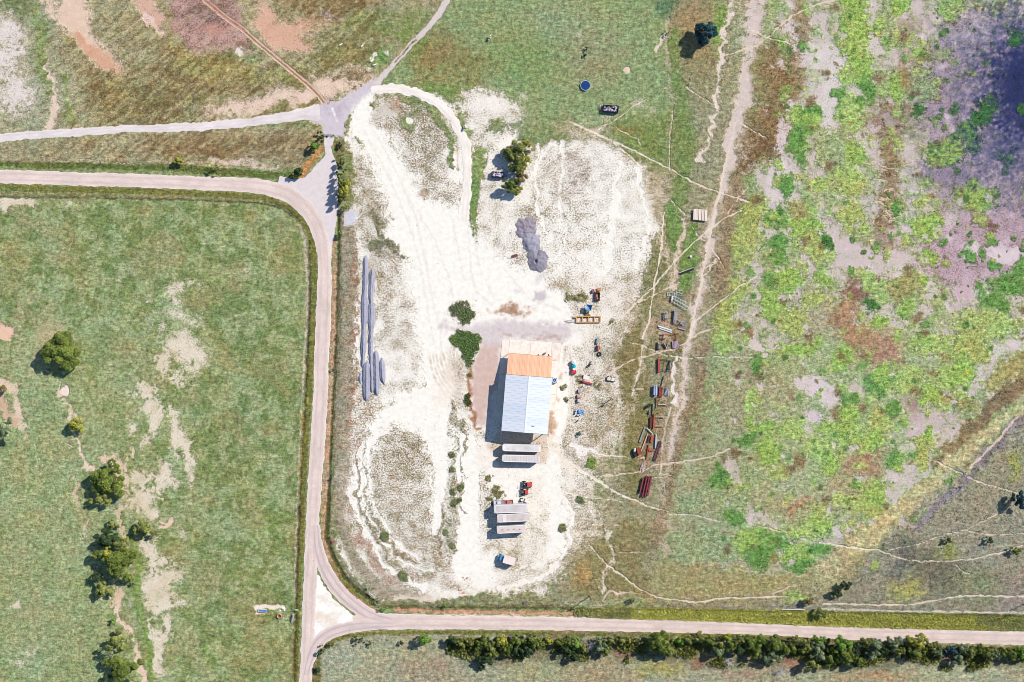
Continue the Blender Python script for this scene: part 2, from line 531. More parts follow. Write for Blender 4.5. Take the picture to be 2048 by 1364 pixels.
for pts, w_ in [([(704, 930), (708, 1000), (726, 1060), (756, 1110), (800, 1150), (860, 1172)], 7), ([(716, 900), (720, 980), (740, 1040), (770, 1090), (815, 1128), (870, 1148)], 4), ([(745, 900), (744, 980), (760, 1040), (792, 1085), (840, 1110)], 4),
                ([(770, 870), (800, 852), (835, 856), (858, 880), (866, 940), (862, 1020)], 5), ([(1110, 950), (1135, 1000), (1140, 1060), (1120, 1120), (1070, 1160), (1000, 1176)], 8), ([(1090, 960), (1112, 1010), (1114, 1070), (1090, 1120), (1040, 1148)], 5),
                ([(1075, 290), (1068, 350), (1082, 420), (1100, 480)], 5), ([(1122, 280), (1121, 360), (1123, 440), (1122, 520)], 3.5), ([(1060, 350), (1085, 310), (1110, 285)], 5), ([(1240, 330), (1226, 400), (1222, 470), (1215, 540)], 12), ([(1270, 340), (1290, 400), (1292, 470), (1270, 540)], 7)]:
    line(pts, w_, 4, 2, soil=CAL, cov=.1, op=.85)
for pts in [[(710, 905), (713, 985), (732, 1050), (763, 1100), (808, 1140)], [(732, 900), (734, 985), (750, 1045), (782, 1090), (830, 1120)], [(880, 1010), (884, 1060), (872, 1110)]]:
    line(pts, 4, 3, 2, cov=.75)
# tints and wheel marks on the white ground
for pts, wd in [([(735, 240), (770, 300), (800, 360), (830, 430), (850, 520), (865, 600), (880, 660), (885, 760)], 3), ([(728, 262), (760, 320), (790, 380), (815, 440), (838, 520), (852, 600), (866, 680)], 3),
                ([(935, 455), (940, 520), (950, 580), (985, 610)], 3), ([(945, 450), (960, 540), (990, 600)], 3), ([(905, 440), (920, 520), (930, 560)], 2.5), ([(900, 700), (910, 760), (900, 830), (890, 900)], 3),
                ([(820, 400), (870, 480), (900, 560), (910, 620)], 3), ([(1010, 540), (1060, 600), (1120, 620)], 3)]:
    line(pts, wd, 2, 1, soil=(238, 224, 214), op=.7)
for k in range(9):
    r = 26 + k * 7
    pts = [(946 + r * math.cos(math.radians(a)) * 1.0 - 6, 700 + r * math.sin(math.radians(a)) * 1.35) for a in range(95, 176, 10)]
    line(pts, 2.2, 1.4, 1, soil=(206, 178, 152), op=.75)
blob(905, 745, 16, 40, .6, 2, soil=(240, 222, 205), op=.8)
blob(885, 790, 22, 28, .6, 2, soil=(250, 236, 222), op=.8)
blob(1080, 592, 14, 12, .5, 1, soil=(200, 188, 190), op=.8)
blob(1034, 582, 7, 4, .5, 1, soil=(225, 218, 220), op=.8)
line([(1075, 560, 12), (1090, 548, 8)], 10, 5, 1, soil=(224, 216, 218), op=.6)
# greyish gravel apron north and west of the shed
poly([(890, 640), (905, 655), (960, 650), (1010, 640), (1140, 648), (1150, 665), (1125, 684), (1004, 676), (996, 760), (985, 790), (980, 850), (950, 850), (940, 780), (948, 720), (960, 690), (935, 668), (900, 662), (880, 655)], 6, 1,
     soil=(222, 208, 206), veg=(190, 170, 150), cov=.04)
poly([(962, 690), (1000, 690), (994, 770), (976, 800), (972, 850), (950, 840), (942, 770), (950, 720)], 5, 1, soil=(218, 190, 178), cov=.06)
line([(945, 735, 8), (942, 770, 10), (948, 830, 10), (960, 860, 6)], 9, 3, 2, soil=(190, 140, 112), veg=(120, 90, 60), cov=.35)
blob(1020, 622, 34, 8, .5, 2, soil=(190, 150, 125), veg=(150, 120, 90), cov=.5, op=.9)
line([(1000, 668, 7), (1060, 672, 6), (1125, 678, 9)], 7, 5, 2, soil=(186, 152, 136), op=.6, patch=(.45, .1))
line([(1126, 690, 6), (1120, 760, 8), (1114, 830, 8), (1104, 850, 10), (1094, 880, 8)], 6, 5, 2, soil=(206, 166, 140), op=.7, patch=(.48, .1))
poly([(1097, 822), (1108, 822), (1108, 870), (1094, 868)], 3, 1, soil=(214, 176, 146), cov=.3)
poly([(965, 880), (1000, 885), (1000, 940), (960, 940), (950, 910)], 4, 1, soil=(250, 240, 228), cov=.1)
poly([(1000, 865), (1094, 868), (1100, 900), (1090, 925), (1000, 935), (975, 890)], 4, 1, soil=(236, 216, 196), veg=(140, 114, 84), cov=.3)
# weedy green patches by the shed
poly([(905, 612), (920, 602), (932, 600), (945, 622), (952, 636), (935, 646), (918, 642), (910, 628)], 4, 2, veg=(132, 142, 100), cov=.72, tall=1, soil=(245, 235, 222))
blob(931, 628, 14, 13, .3, 1, veg=(126, 142, 92), cov=.9, tall=1)
poly([(898, 668), (915, 663), (940, 668), (955, 680), (958, 692), (948, 708), (945, 728), (930, 725), (920, 705), (905, 688)], 3, 2, veg=(118, 146, 84), cov=.95, tall=1, soil=(225, 215, 200))
blob(938, 795, 9, 13, .3, 2, veg=(96, 112, 64), cov=.92, tall=1)
blob(938, 750, 4, 5, .3, 1, veg=(96, 106, 60), cov=.9)
line([(903, 800, 6), (905, 850, 8), (928, 852, 12), (930, 900, 6), (928, 960, 6), (925, 1030, 7)], 8, 4, 2, veg=(146, 138, 108), cov=.62, tall=.6)
line([(908, 870, 12), (906, 940, 13), (904, 1010, 14), (900, 1060, 18), (905, 1100, 12)], 13, 6, 2, veg=(146, 140, 110), cov=.55, tall=.6)
for x, y, r in [(903, 910, 6), (903, 940, 6), (905, 985, 6), (922, 975, 7), (908, 1005, 7), (920, 1000, 6), (892, 1065, 6), (905, 1092, 7), (770, 1072, 10), (806, 1152, 10), (1124, 1056, 8), (1160, 1000, 9), (1180, 928, 9), (1186, 920, 7)]:
    blob(x, y, r, r, .3, 1, veg=(110, 120, 78), cov=.9, tall=.9)
blob(1183, 925, 9, 12, .4, 1, veg=(130, 158, 70), cov=.85, tall=.9)
for x, y, r in [(1165, 590, 8), (1140, 600, 10), (1158, 598, 8), (1178, 625, 8), (1222, 645, 7), (1158, 762, 9), (1190, 775, 8), (1128, 770, 6), (1140, 792, 7), (1000, 990, 8), (985, 1000, 8), (985, 960, 8)]:
    blob(x, y, r, r * .8, .4, 2, veg=(122, 120, 78), cov=.85, tall=.9)
# --- east of the yard
blob(1385, 40, 45, 60, .5, 2, veg=(158, 136, 98), op=.8)
blob(1395, 130, 50, 60, .5, 2, veg=(148, 136, 94), op=.7)
line([(1350, 60, 20), (1345, 140, 26), (1360, 230, 40), (1370, 320, 50), (1360, 400, 30), (1340, 470, 16)], 30, 10, 2, veg=(122, 144, 84), cov=.95, op=.85)
blob(1440, 50, 16, 50, .4, 2, veg=(132, 158, 84), cov=.95)
blob(1330, 10, 22, 18, .4, 2, veg=(102, 130, 96), cov=1)
line([(1335, 30, 14), (1332, 80, 12), (1338, 140, 10), (1334, 190, 8)], 10, 5, 2, soil=(212, 190, 172), cov=.5)
line([(1330, 70, 6), (1312, 100, 5)], 5, 3, 1, soil=(236, 214, 196), cov=.2)
poly([(1210, 250), (1330, 230), (1345, 330), (1290, 320), (1240, 290)], 10, 2, veg=(122, 140, 84), cov=.95)
blob(1255, 262, 24, 12, .4, 2, veg=(142, 136, 82), cov=.95)
for x, y, r in [(1255, 140, 7), (1246, 172, 5), (1120, 172, 7), (1195, 86, 6), (1238, 82, 4), (1158, 70, 7), (1040, 200, 10), (1050, 195, 8), (1275, 205, 12), (1300, 215, 8), (1285, 195, 8), (1345, 200, 12), (1210, 235, 14), (1170, 235, 14), (1270, 105, 6), (1262, 22, 4), (1246, 28, 3)]:
    blob(x, y, r, r * .8, .35, 2 if r > 7 else 1, soil=(230, 214, 198), cov=.5, op=.8)
blob(1255, 140, 6, 7, .15, 1, soil=(234, 208, 184), cov=0)
blob(870, 110, 50, 46, .5, 2, veg=(144, 124, 80), op=.85)
blob(940, 130, 40, 30, .6, 2, veg=(138, 132, 82), op=.8)
blob(820, 60, 26, 40, .5, 2, veg=(112, 138, 70), op=.8)
blob(880, 180, 40, 14, .5, 2, veg=(112, 138, 74), op=.9)
blob(1120, 50, 90, 46, .6, 2, veg=(152, 160, 122), op=.7)
blob(1180, 120, 60, 46, .6, 2, veg=(152, 148, 116), op=.7)
blob(1050, 120, 60, 50, .6, 2, veg=(126, 150, 94), op=.7)
blob(980, 30, 60, 40, .5, 2, veg=(140, 156, 112), op=.6)
poly([(915, 185), (950, 178), (1010, 196), (1035, 222), (1050, 250), (1000, 262), (950, 250), (925, 215)], 8, 2, soil=(250, 240, 230), cov=.34, veg=(140, 138, 100))
blob(985, 205, 22, 12, .5, 2, cov=.1)
blob(995, 255, 20, 12, .4, 2, veg=(136, 146, 100), cov=.8)
# right margin of the yard: pale, scuffed earth under rough grass
poly([(1290, 560), (1330, 420), (1350, 470), (1340, 560), (1320, 620), (1290, 660)], 6, 2, veg=(134, 132, 90), cov=.8)
line([(1318, 370, 20), (1325, 450, 20), (1330, 520, 16), (1345, 560, 14)], 18, 8, 2, soil=(232, 212, 190), cov=.5)
line([(1365, 440, 12), (1365, 480, 14), (1355, 530, 14), (1350, 570, 14)], 12, 5, 2, soil=(230, 205, 184), cov=.35)
line([(1345, 420, 16), (1350, 470, 22), (1350, 500, 16)], 18, 5, 2, veg=(120, 148, 84), cov=.95)
line([(1385, 460, 20), (1378, 540, 24), (1370, 580, 18)], 20, 6, 2, veg=(120, 146, 80), cov=.95)
poly([(1235, 690), (1280, 640), (1300, 700), (1290, 800), (1260, 860), (1245, 800)], 8, 2, veg=(138, 128, 86), cov=.88)
line([(1290, 660, 16), (1280, 740, 14), (1268, 790, 10), (1252, 830, 12), (1248, 900, 10), (1238, 960, 8)], 10, 5, 2, soil=(214, 198, 176), cov=.45)
poly([(1270, 800), (1330, 800), (1310, 900), (1270, 1000), (1245, 980), (1255, 880)], 8, 2, veg=(138, 130, 84), cov=.92)
blob(1345, 690, 40, 50, .5, 2, veg=(138, 132, 94), cov=.85)
blob(1330, 600, 24, 24, .5, 2, soil=(214, 180, 156), cov=.6)
blob(1325, 660, 12, 20, .4, 2, soil=(222, 182, 160), cov=.3)
blob(1315, 652, 22, 8, .4, 2, soil=(214, 180, 156), cov=.45)
line([(1352, 724, 7), (1350, 770, 9), (1348, 795, 13), (1346, 806, 18)], 6, 4, 2, soil=(246, 232, 224), cov=.08)
line([(1342, 815, 5), (1334, 842, 4), (1326, 882, 3), (1322, 950, 3)], 4, 2, 1, soil=(236, 218, 200), cov=.15)
line([(1352, 817, 4), (1345, 862, 4)], 4, 2, 1, soil=(236, 214, 196), cov=.2)
# rusty-brown grass band
line([(1560, 60, 40), (1545, 150, 50), (1530, 230, 60), (1500, 290, 44), (1480, 350, 26), (1462, 400, 24), (1450, 470, 28), (1440, 540, 34), (1440, 610, 30), (1425, 680, 24), (1400, 740, 24), (1385, 800, 24), (1370, 860, 22), (1352, 930, 26), (1335, 1000, 26), (1318, 1060, 30), (1305, 1090, 24)], 26, 8, 2,
     veg=(156, 134, 108), soil=(206, 182, 158), cov=.8, tall=.7, op=.85)
line([(1596, 60, 26), (1580, 140, 34), (1560, 210, 44), (1535, 280, 40), (1500, 330, 24)], 30, 8, 2, veg=(134, 110, 80), soil=(198, 170, 146), cov=.84, tall=.8)
line([(1545, 60, 30), (1530, 150, 30), (1520, 200, 26)], 26, 10, 2, veg=(152, 152, 112), cov=.85, op=.8)
line([(1440, 1010, 30), (1400, 900, 40), (1410, 800, 30)], 30, 14, 2, veg=(146, 134, 104), soil=(206, 184, 160), cov=.8, op=.8)
poly([(1240, 1040), (1310, 1060), (1290, 1130), (1300, 1190), (1180, 1195), (1130, 1180), (1190, 1090)], 8, 2, veg=(146, 136, 96), cov=.9)
line([(1214, 1060, 8), (1222, 1110, 7), (1212, 1150, 8), (1212, 1175, 14)], 8, 4, 2, soil=(240, 224, 208), cov=.4)
blob(1165, 1145, 16, 22, .4, 2, veg=(176, 150, 100), cov=.9)
# two pale stock tracks
line([(1535, -30, 50), (1516, 40, 46), (1500, 120, 40), (1484, 200, 36), (1466, 290, 34), (1450, 360, 30), (1430, 440, 28), (1412, 520, 26), (1400, 600, 24), (1384, 680, 24), (1366, 760, 22), (1350, 840, 22), (1334, 930, 20), (1322, 1000, 20)], 30, 10, 2, soil=(222, 202, 182), veg=(164, 148, 120), cov=.56, op=.9)
line([(1469, -30, 14), (1469, 0, 14), (1454, 62, 12), (1444, 125, 10), (1439, 162, 8), (1428, 215, 12), (1416, 262, 8), (1405, 320, 8)], 9, 5, 2, soil=(236, 216, 202), cov=.2, patch=(.36, .08))
line([(1525, -30, 28), (1519, 0, 30), (1509, 50, 30), (1500, 100, 26), (1488, 155, 26), (1484, 195, 22), (1472, 240, 26), (1461, 287, 26), (1454, 335, 18), (1436, 403, 14), (1421, 461, 13), (1411, 516, 11), (1404, 566, 10), (1391, 621, 12), (1381, 666, 14), (1372, 740, 8), (1356, 830, 7), (1340, 910, 6)], 20, 5, 2,
     soil=(222, 204, 194), veg=(180, 162, 146), cov=.28)
line([(1472, 245, 3), (1458, 300, 3), (1446, 353, 4), (1436, 403, 4), (1423, 461, 4), (1411, 516, 4), (1404, 566, 4), (1391, 621, 4), (1381, 668, 4)], 3.4, 1.6, 1, soil=(238, 220, 202), cov=.1, op=.85)

NWM = ((GX < 760) & (GY < 340)).astype(float) * sstep(0, 160, GX)

for x, y, rx, ry in [(1322, 650, 20, 12), (1335, 672, 16, 12), (1330, 700, 22, 8), (1345, 640, 22, 18), (1322, 790, 10, 16), (1335, 760, 14, 14), (1320, 840, 12, 30), (1300, 880, 18, 26), (1288, 930, 14, 16), (1318, 905, 14, 20), (1360, 590, 24, 12)]:
    blob(x, y, rx, ry, .6, 2, soil=(216, 180, 156), veg=(150, 124, 98), cov=.5, op=.7)
# --- wetland patchwork
G1 = (150, 178, 94); G2 = (162, 184, 110); G3 = (104, 146, 76); G4 = (168, 176, 104); G5 = (158, 170, 126); GD = (72, 116, 56); OL = (158, 152, 100)
XX = (150, 124, 100); PK = (224, 206, 204); PP = (188, 168, 176); RB = (138, 104, 92)
M = sstep(1440, 1540, GX - (GY < 0) * 0) * sstep(1120, 1040, GY) * sstep(2950, 2800, GX + GY)
paint(ALLS, M, veg=(160, 172, 120), cov=.85, patch=(.56, .06), pn=PATCH2, op=.6)
paint(ALLS, M, veg=(136, 158, 98), cov=.92, patch=(.6, .06), op=.5)
paint(ALLS, M, soil=(214, 196, 190), cov=.25, patch=(.56, .06), pn=1 - PATCH, op=.75)
poly([(1440, 640), (1560, 700), (1700, 640), (1850, 680), (1900, 760), (1800, 860), (1760, 1000), (1640, 1060), (1400, 1100), (1335, 1100), (1340, 1010), (1400, 900), (1430, 760)], 12, 2,
     veg=(154, 166, 120), cov=.78, tall=.4, op=.75)
for x, y, rx, ry in [(1560, 780, 60, 40), (1540, 900, 40, 60), (1470, 820, 40, 60), (1740, 700, 50, 36), (1720, 920, 50, 34), (1580, 1010, 60, 26), (1640, 620, 50, 50), (1770, 690, 36, 50), (1680, 980, 40, 26), (1560, 1120, 60, 10), (1420, 960, 30, 40), (1500, 750, 26, 50), (1390, 1090, 50, 50)]:
    blob(x, y, rx, ry, .5, 2, veg=(166, 150, 120), cov=.85, op=.6)
# brown and muddy parts
line([(1600, -20, 20), (1606, 60, 30), (1600, 130, 30), (1585, 200, 30)], 30, 8, 2, veg=(144, 120, 94), soil=(206, 184, 168), cov=.7, op=.8)
blob(1545, 265, 44, 46, .4, 2, veg=(138, 112, 78), soil=(200, 170, 145), cov=.85, tall=.8, op=.85)
blob(1545, 150, 30, 50, .5, 2, veg=(142, 118, 86), cov=.82, op=.8)
line([(1775, 270, 44), (1782, 320, 40), (1776, 380, 36), (1768, 430, 34), (1768, 470, 40), (1765, 490, 50)], 40, 18, 2, veg=(140, 116, 88), soil=(190, 164, 146), cov=.68, tall=.6, op=.85)
blob(1782, 240, 48, 40, .4, 2, veg=(132, 108, 92), soil=(176, 156, 146), cov=.7, op=.85)
blob(1786, 238, 18, 15, .5, 2, soil=(176, 164, 158), cov=.3)
blob(1765, 488, 34, 16, .5, 2, soil=(176, 152, 146), veg=(158, 140, 120), cov=.5)
blob(1810, 150, 20, 32, .4, 2, veg=(146, 118, 76), cov=.75, op=.7)
blob(1820, 60, 24, 22, .5, 2, soil=(180, 150, 142), cov=.5)
blob(1830, 110, 22, 18, .5, 2, soil=(186, 150, 142), cov=.4)
blob(1716, 580, 22, 30, .3, 2, veg=RB, soil=(150, 110, 96), cov=.9)
blob(1755, 560, 7, 5, .3, 1, veg=RB, cov=.9)
line([(1700, 610, 30), (1680, 650, 40), (1720, 680, 50)], 40, 14, 2, veg=(162, 124, 98), cov=.9, op=.8)
blob(1765, 705, 36, 30, .4, 2, veg=(164, 132, 112), soil=(184, 160, 150), cov=.8)
blob(1726, 928, 34, 36, .4, 2, veg=(162, 132, 108), soil=(184, 160, 150), cov=.85)
blob(1600, 1010, 34, 14, .5, 2, veg=(176, 136, 104), cov=.9)
blob(1822, 805, 22, 14, .4, 2, soil=(170, 138, 134), cov=.3)
blob(1832, 838, 24, 14, .4, 2, soil=(190, 158, 154), cov=.4)
blob(1870, 200, 20, 18, .4, 2, soil=(190, 150, 146), cov=.35)
blob(1905, 210, 16, 12, .4, 2, soil=(168, 120, 118), cov=.3)
# pale salty mud
line([(1545, 400, 44), (1555, 350, 46), (1562, 300, 30), (1578, 250, 40), (1588, 215, 22)], 34, 7, 2, soil=PK, cov=.34)
line([(1560, 30, 4), (1605, 100, 22), (1640, 110, 60), (1668, 120, 60), (1660, 170, 50), (1648, 210, 34), (1654, 250, 26), (1646, 285, 16)], 30, 8, 2, soil=(228, 212, 212), cov=.36)
line([(1625, 160, 40), (1612, 200, 30)], 30, 9, 2, soil=(220, 204, 200), cov=.5)
line([(1740, -10, 24), (1742, 80, 18), (1744, 130, 14), (1755, 160, 16)], 18, 5, 2, soil=(218, 200, 202), cov=.4)
line([(1680, 440, 16), (1672, 480, 30), (1700, 510, 50), (1760, 520, 40), (1840, 520, 26), (1900, 520, 40)], 34, 7, 2, soil=(214, 194, 192), cov=.3)
poly([(1850, 440), (1920, 420), (2048, 400), (2300, 400), (2300, 520), (2040, 550), (1980, 560), (1930, 590), (1905, 600), (1890, 560), (1830, 530)], 12, 2, soil=(208, 180, 190), veg=(134, 114, 108), cov=.44)
poly([(1890, 20), (2010, 30), (2300, 0), (2300, 420), (1900, 420), (1850, 330), (1840, 180)], 14, 2, soil=(196, 172, 186), veg=(118, 108, 108), cov=.46, op=.9)
poly([(1900, 40), (1980, 30), (2010, 60), (1940, 110), (1890, 90)], 10, 2, soil=(210, 198, 204), cov=.45, op=.8)
blob(2015, 510, 36, 18, .4, 2, soil=(222, 204, 206), cov=.15)
blob(1925, 585, 24, 20, .4, 2, soil=(206, 178, 182), cov=.2)
blob(1925, 618, 20, 8, .4, 2, soil=(196, 172, 176), cov=.2)
line([(1470, 610, 10), (1480, 640, 22), (1500, 672, 34), (1524, 700, 24), (1545, 725, 16)], 24, 5, 2, soil=(222, 202, 198), cov=.3)
blob(1480, 650, 14, 16, .4, 2, veg=(134, 106, 80), cov=.9)
blob(1498, 668, 12, 10, .4, 2, veg=(134, 110, 84), cov=.9)
poly([(1590, 745), (1620, 745), (1655, 750), (1680, 775), (1690, 810), (1670, 825), (1640, 815), (1610, 790), (1585, 770)], 6, 2, soil=(222, 204, 206), cov=.3)
blob(1633, 842, 30, 15, .3, 2, soil=(216, 196, 202), cov=.2, rot=15)
line([(1690, 775, 16), (1710, 768, 14), (1724, 790, 10)], 12, 5, 2, soil=(212, 192, 186), cov=.4)
blob(1860, 850, 46, 22, .4, 2, soil=(208, 186, 188), cov=.35)
line([(1960, 765, 26), (1950, 745, 20), (1985, 715, 26), (2010, 690, 22), (2060, 680, 16)], 24, 6, 2, soil=(222, 206, 204), cov=.4)
blob(1935, 788, 14, 8, .4, 2, soil=(214, 196, 192), cov=.3)
line([(1770, 1020, 14), (1790, 985, 26), (1820, 960, 40), (1850, 940, 36), (1865, 915, 20), (1820, 900, 26)], 30, 8, 2, soil=(216, 198, 196), cov=.42)
line([(1740, 1025, 16), (1748, 1050, 14), (1700, 1062, 10), (1680, 1068, 10)], 12, 5, 2, soil=(222, 206, 208), cov=.4)
line([(1455, 910, 12), (1465, 940, 24), (1480, 975, 24), (1500, 1010, 16), (1530, 1040, 12), (1552, 1060, 12)], 20, 7, 2, soil=(212, 190, 186), cov=.4)
blob(1568, 1112, 24, 9, .4, 2, soil=(220, 206, 210), cov=.25, rot=20)
line([(1320, 1030, 14), (1345, 1060, 18), (1320, 1090, 24), (1330, 1110, 16)], 16, 8, 2, soil=(216, 190, 172), cov=.5)
# vivid marsh grass clumps
CL = [(1705, -10, 26, 30, G1), (1712, 50, 26, 34, G1), (1714, 100, 26, 34, G1), (1722, 140, 22, 30, G1), (1735, 175, 20, 22, G3), (1690, 152, 18, 14, G2), (1800, 15, 20, 22, G1), (1905, 12, 26, 24, G2),
      (1782, 82, 16, 22, G4), (1755, 50, 10, 14, G3), (1757, 60, 8, 8, G4), (1795, 178, 14, 26, G1), (1855, 178, 20, 16, G5), (1850, 150, 20, 14, G5), (1850, 110, 14, 10, OL), (1885, 108, 16, 10, G5),
      (1775, 40, 14, 46, G5), (1610, 235, 28, 24, G1), (1600, 280, 18, 40, G3), (1625, 225, 14, 16, G3), (1700, 230, 24, 40, G2), (1655, 295, 24, 30, G5), (1685, 300, 24, 36, G5), (1710, 310, 20, 22, G1), (1680, 180, 14, 14, G3),
      (1935, 262, 24, 20, G3), (1945, 285, 14, 14, G3), (1970, 225, 16, 26, GD), (1980, 200, 16, 10, GD), (1880, 316, 28, 16, G1), (1905, 300, 24, 24, G1), (1865, 300, 14, 14, G3), (2025, 320, 12, 12, G3), (1905, 217, 9, 7, GD), (1868, 234, 9, 6, G3),
      (1885, 228, 5, 6, GD), (1840, 220, 12, 14, GD), (1899, 158, 6, 6, G3), (2030, 70, 14, 16, GD), (1950, 145, 10, 8, G4), (2045, 215, 8, 8, GD),
      (1560, 435, 20, 18, G3), (1560, 430, 12, 10, G1), (1568, 375, 18, 18, G3), (1640, 370, 16, 14, G2), (1610, 400, 16, 12, G5), (1610, 450, 30, 34, G1), (1625, 490, 20, 34, G4), (1600, 420, 20, 16, OL), (1652, 482, 14, 16, GD), (1560, 480, 20, 14, G3), (1557, 510, 16, 18, G3),
      (1700, 370, 30, 24, G4), (1700, 425, 30, 20, G4), (1728, 460, 10, 14, G2), (1690, 350, 30, 20, G2), (1790, 415, 20, 14, OL), (1836, 408, 14, 11, G4), (1790, 420, 10, 14, G3), (1950, 392, 35, 24, G1), (1945, 375, 16, 16, G1), (1855, 458, 30, 18, G1), (1870, 448, 14, 18, G1), (1965, 430, 14, 18, G4),
      (1980, 480, 17, 14, G1), (1985, 490, 12, 10, G3), (1853, 510, 18, 16, G1), (1942, 500, 8, 16, G3), (1935, 515, 10, 10, G3), (1962, 512, 6, 8, G3), (1988, 535, 10, 7, G3), (2045, 502, 6, 6, GD), (1882, 486, 7, 6, G3), (1739, 482, 5, 5, G4),
      (1500, 440, 24, 44, G4), (1480, 490, 22, 36, G4), (1510, 410, 20, 20, G2), (1470, 580, 20, 30, G4), (1450, 640, 24, 40, G4), (1440, 680, 20, 30, G2), (1575, 560, 24, 24, G1), (1545, 600, 30, 34, G1), (1585, 640, 30, 30, G4), (1650, 555, 22, 18, G1), (1635, 600, 26, 16, G4), (1540, 560, 16, 10, G3),
      (1707, 537, 9, 7, G3), (1738, 614, 17, 12, GD), (1740, 560, 14, 26, G2), (1760, 590, 12, 16, G2), (1810, 575, 30, 26, OL), (1812, 620, 18, 22, G1), (1762, 645, 14, 14, G1), (1717, 637, 6, 8, G4), (1854, 562, 12, 10, G1), (2020, 570, 34, 20, G3), (1960, 580, 12, 16, G3), (1990, 610, 26, 20, G3), (2040, 540, 14, 20, G3),
      (1960, 650, 50, 26, G4), (2010, 650, 30, 20, G2), (1930, 690, 40, 20, G4), (1960, 700, 22, 24, G4), (1860, 690, 40, 16, G2), (1900, 750, 26, 24, G2), (1925, 740, 24, 34, G1), (1865, 785, 22, 18, G1), (1805, 760, 28, 26, G2), (1755, 772, 22, 14, G3), (1770, 750, 18, 22, G1), (1933, 741, 6, 6, (190, 190, 60)),
      (1700, 800, 12, 14, G3), (1680, 860, 34, 26, G1), (1710, 880, 26, 22, G2), (1755, 850, 24, 36, G4), (1745, 880, 22, 16, G1), (1855, 885, 24, 14, G4), (1848, 910, 14, 22, G4), (1860, 870, 10, 14, G1), (1930, 812, 26, 12, OL), (1900, 800, 14, 12, OL), (1790, 917, 14, 16, G3), (1790, 820, 14, 14, G3),
      (1540, 905, 26, 30, G1), (1560, 945, 22, 20, G4), (1640, 900, 30, 24, G2), (1660, 935, 20, 22, G1), (1580, 860, 30, 20, G2), (1530, 860, 20, 16, G1), (1700, 830, 20, 12, G1), (1690, 715, 18, 22, G1), (1560, 720, 30, 16, G5), (1600, 700, 34, 14, G1), (1500, 850, 12, 22, G1), (1490, 880, 20, 12, G3), (1500, 800, 8, 20, G2), (1510, 730, 14, 20, G3),
      (1716, 966, 12, 13, G3), (1675, 1000, 16, 10, G2), (1730, 1010, 40, 18, G4), (1750, 985, 20, 20, G1), (1640, 1045, 24, 18, G1), (1600, 1060, 40, 14, G2), (1640, 1020, 14, 14, G4), (1472, 1034, 26, 14, G3), (1430, 1100, 60, 26, G5), (1400, 1075, 24, 26, G5), (1500, 1080, 30, 26, G1), (1520, 1110, 26, 20, G3), (1560, 1085, 30, 14, G3),
      (1600, 1110, 30, 20, G1), (1640, 1095, 24, 14, G3), (1600, 1130, 24, 10, G3), (1440, 960, 22, 16, G3), (1420, 985, 20, 18, G5), (1380, 1010, 20, 16, G5), (1355, 1085, 20, 20, G5), (1470, 1000, 30, 20, G5), (1380, 1120, 20, 12, G5), (1600, 1195, 24, 10, G2), (1505, 950, 16, 16, G5), (1420, 820, 16, 24, G5), (1430, 740, 20, 26, G5)]
for x, y, rx, ry, c in CL:
    blob(x, y, rx * 1.08, ry * 1.08, .24, 2, veg=c, cov=.96, tall=.6)
# straw lying in the brown hollow
for k in range(26):
    x = 1776 + rng.normal() * 12
    y = 330 + rng.uniform(0, 110)
    a = rng.normal() * .5
    line([(x - 9 * math.cos(a), y - 9 * math.sin(a)), (x + 9 * math.cos(a), y + 9 * math.sin(a))], 2.2, 1.2, 1, soil=(226, 204, 164), cov=.1, op=.8)
# countless small clumps: sedge, bare salt pans, dead stalks
_r = np.random.default_rng(77)
for k in range(900):
    x, y = _r.uniform(1430, 2070), _r.uniform(-10, 1130)
    if x + y > 2880 or x < 1560 - y * .12 + 0 and y < 900:
        continue
    q = _r.uniform(0, 1)
    z_ = 2.5 + 7 * _r.random() ** 2
    far = x > 1880 and y < 560
    if q < (.2 if far else .42):
        blob(x, y, z_ * 1.5, z_, .7, 1, rot=k * 29 % 180, veg=[G1, G2, G3, G4][k % 4], cov=.95, op=.85)
    elif q < .62:
        blob(x, y, z_ * .7, z_ * .7, .3, 1, veg=GD, cov=.95, op=.8)
    elif q < .84:
        blob(x, y, z_ * 1.6, z_, .85, 1, rot=k * 37 % 180, soil=(222, 204, 202), cov=.25, op=.8)
    else:
        blob(x, y, z_ * 1.5, z_, .85, 1, rot=k * 53 % 180, veg=(122, 98, 74), cov=.9, op=.8)
# dark blue-violet tone laid over soil and growth in the far corner
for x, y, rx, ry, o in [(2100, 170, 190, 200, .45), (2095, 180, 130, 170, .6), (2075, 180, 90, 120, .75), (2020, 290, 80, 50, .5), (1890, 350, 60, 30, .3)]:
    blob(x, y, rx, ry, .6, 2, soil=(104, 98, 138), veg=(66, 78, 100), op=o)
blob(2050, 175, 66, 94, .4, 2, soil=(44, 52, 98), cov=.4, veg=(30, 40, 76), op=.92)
for x, y, r in [(2030, 72, 14), (1974, 225, 18), (1960, 240, 16), (2042, 215, 10)]:
    blob(x, y, r, r, .3, 2, veg=(62, 104, 62), cov=.95)
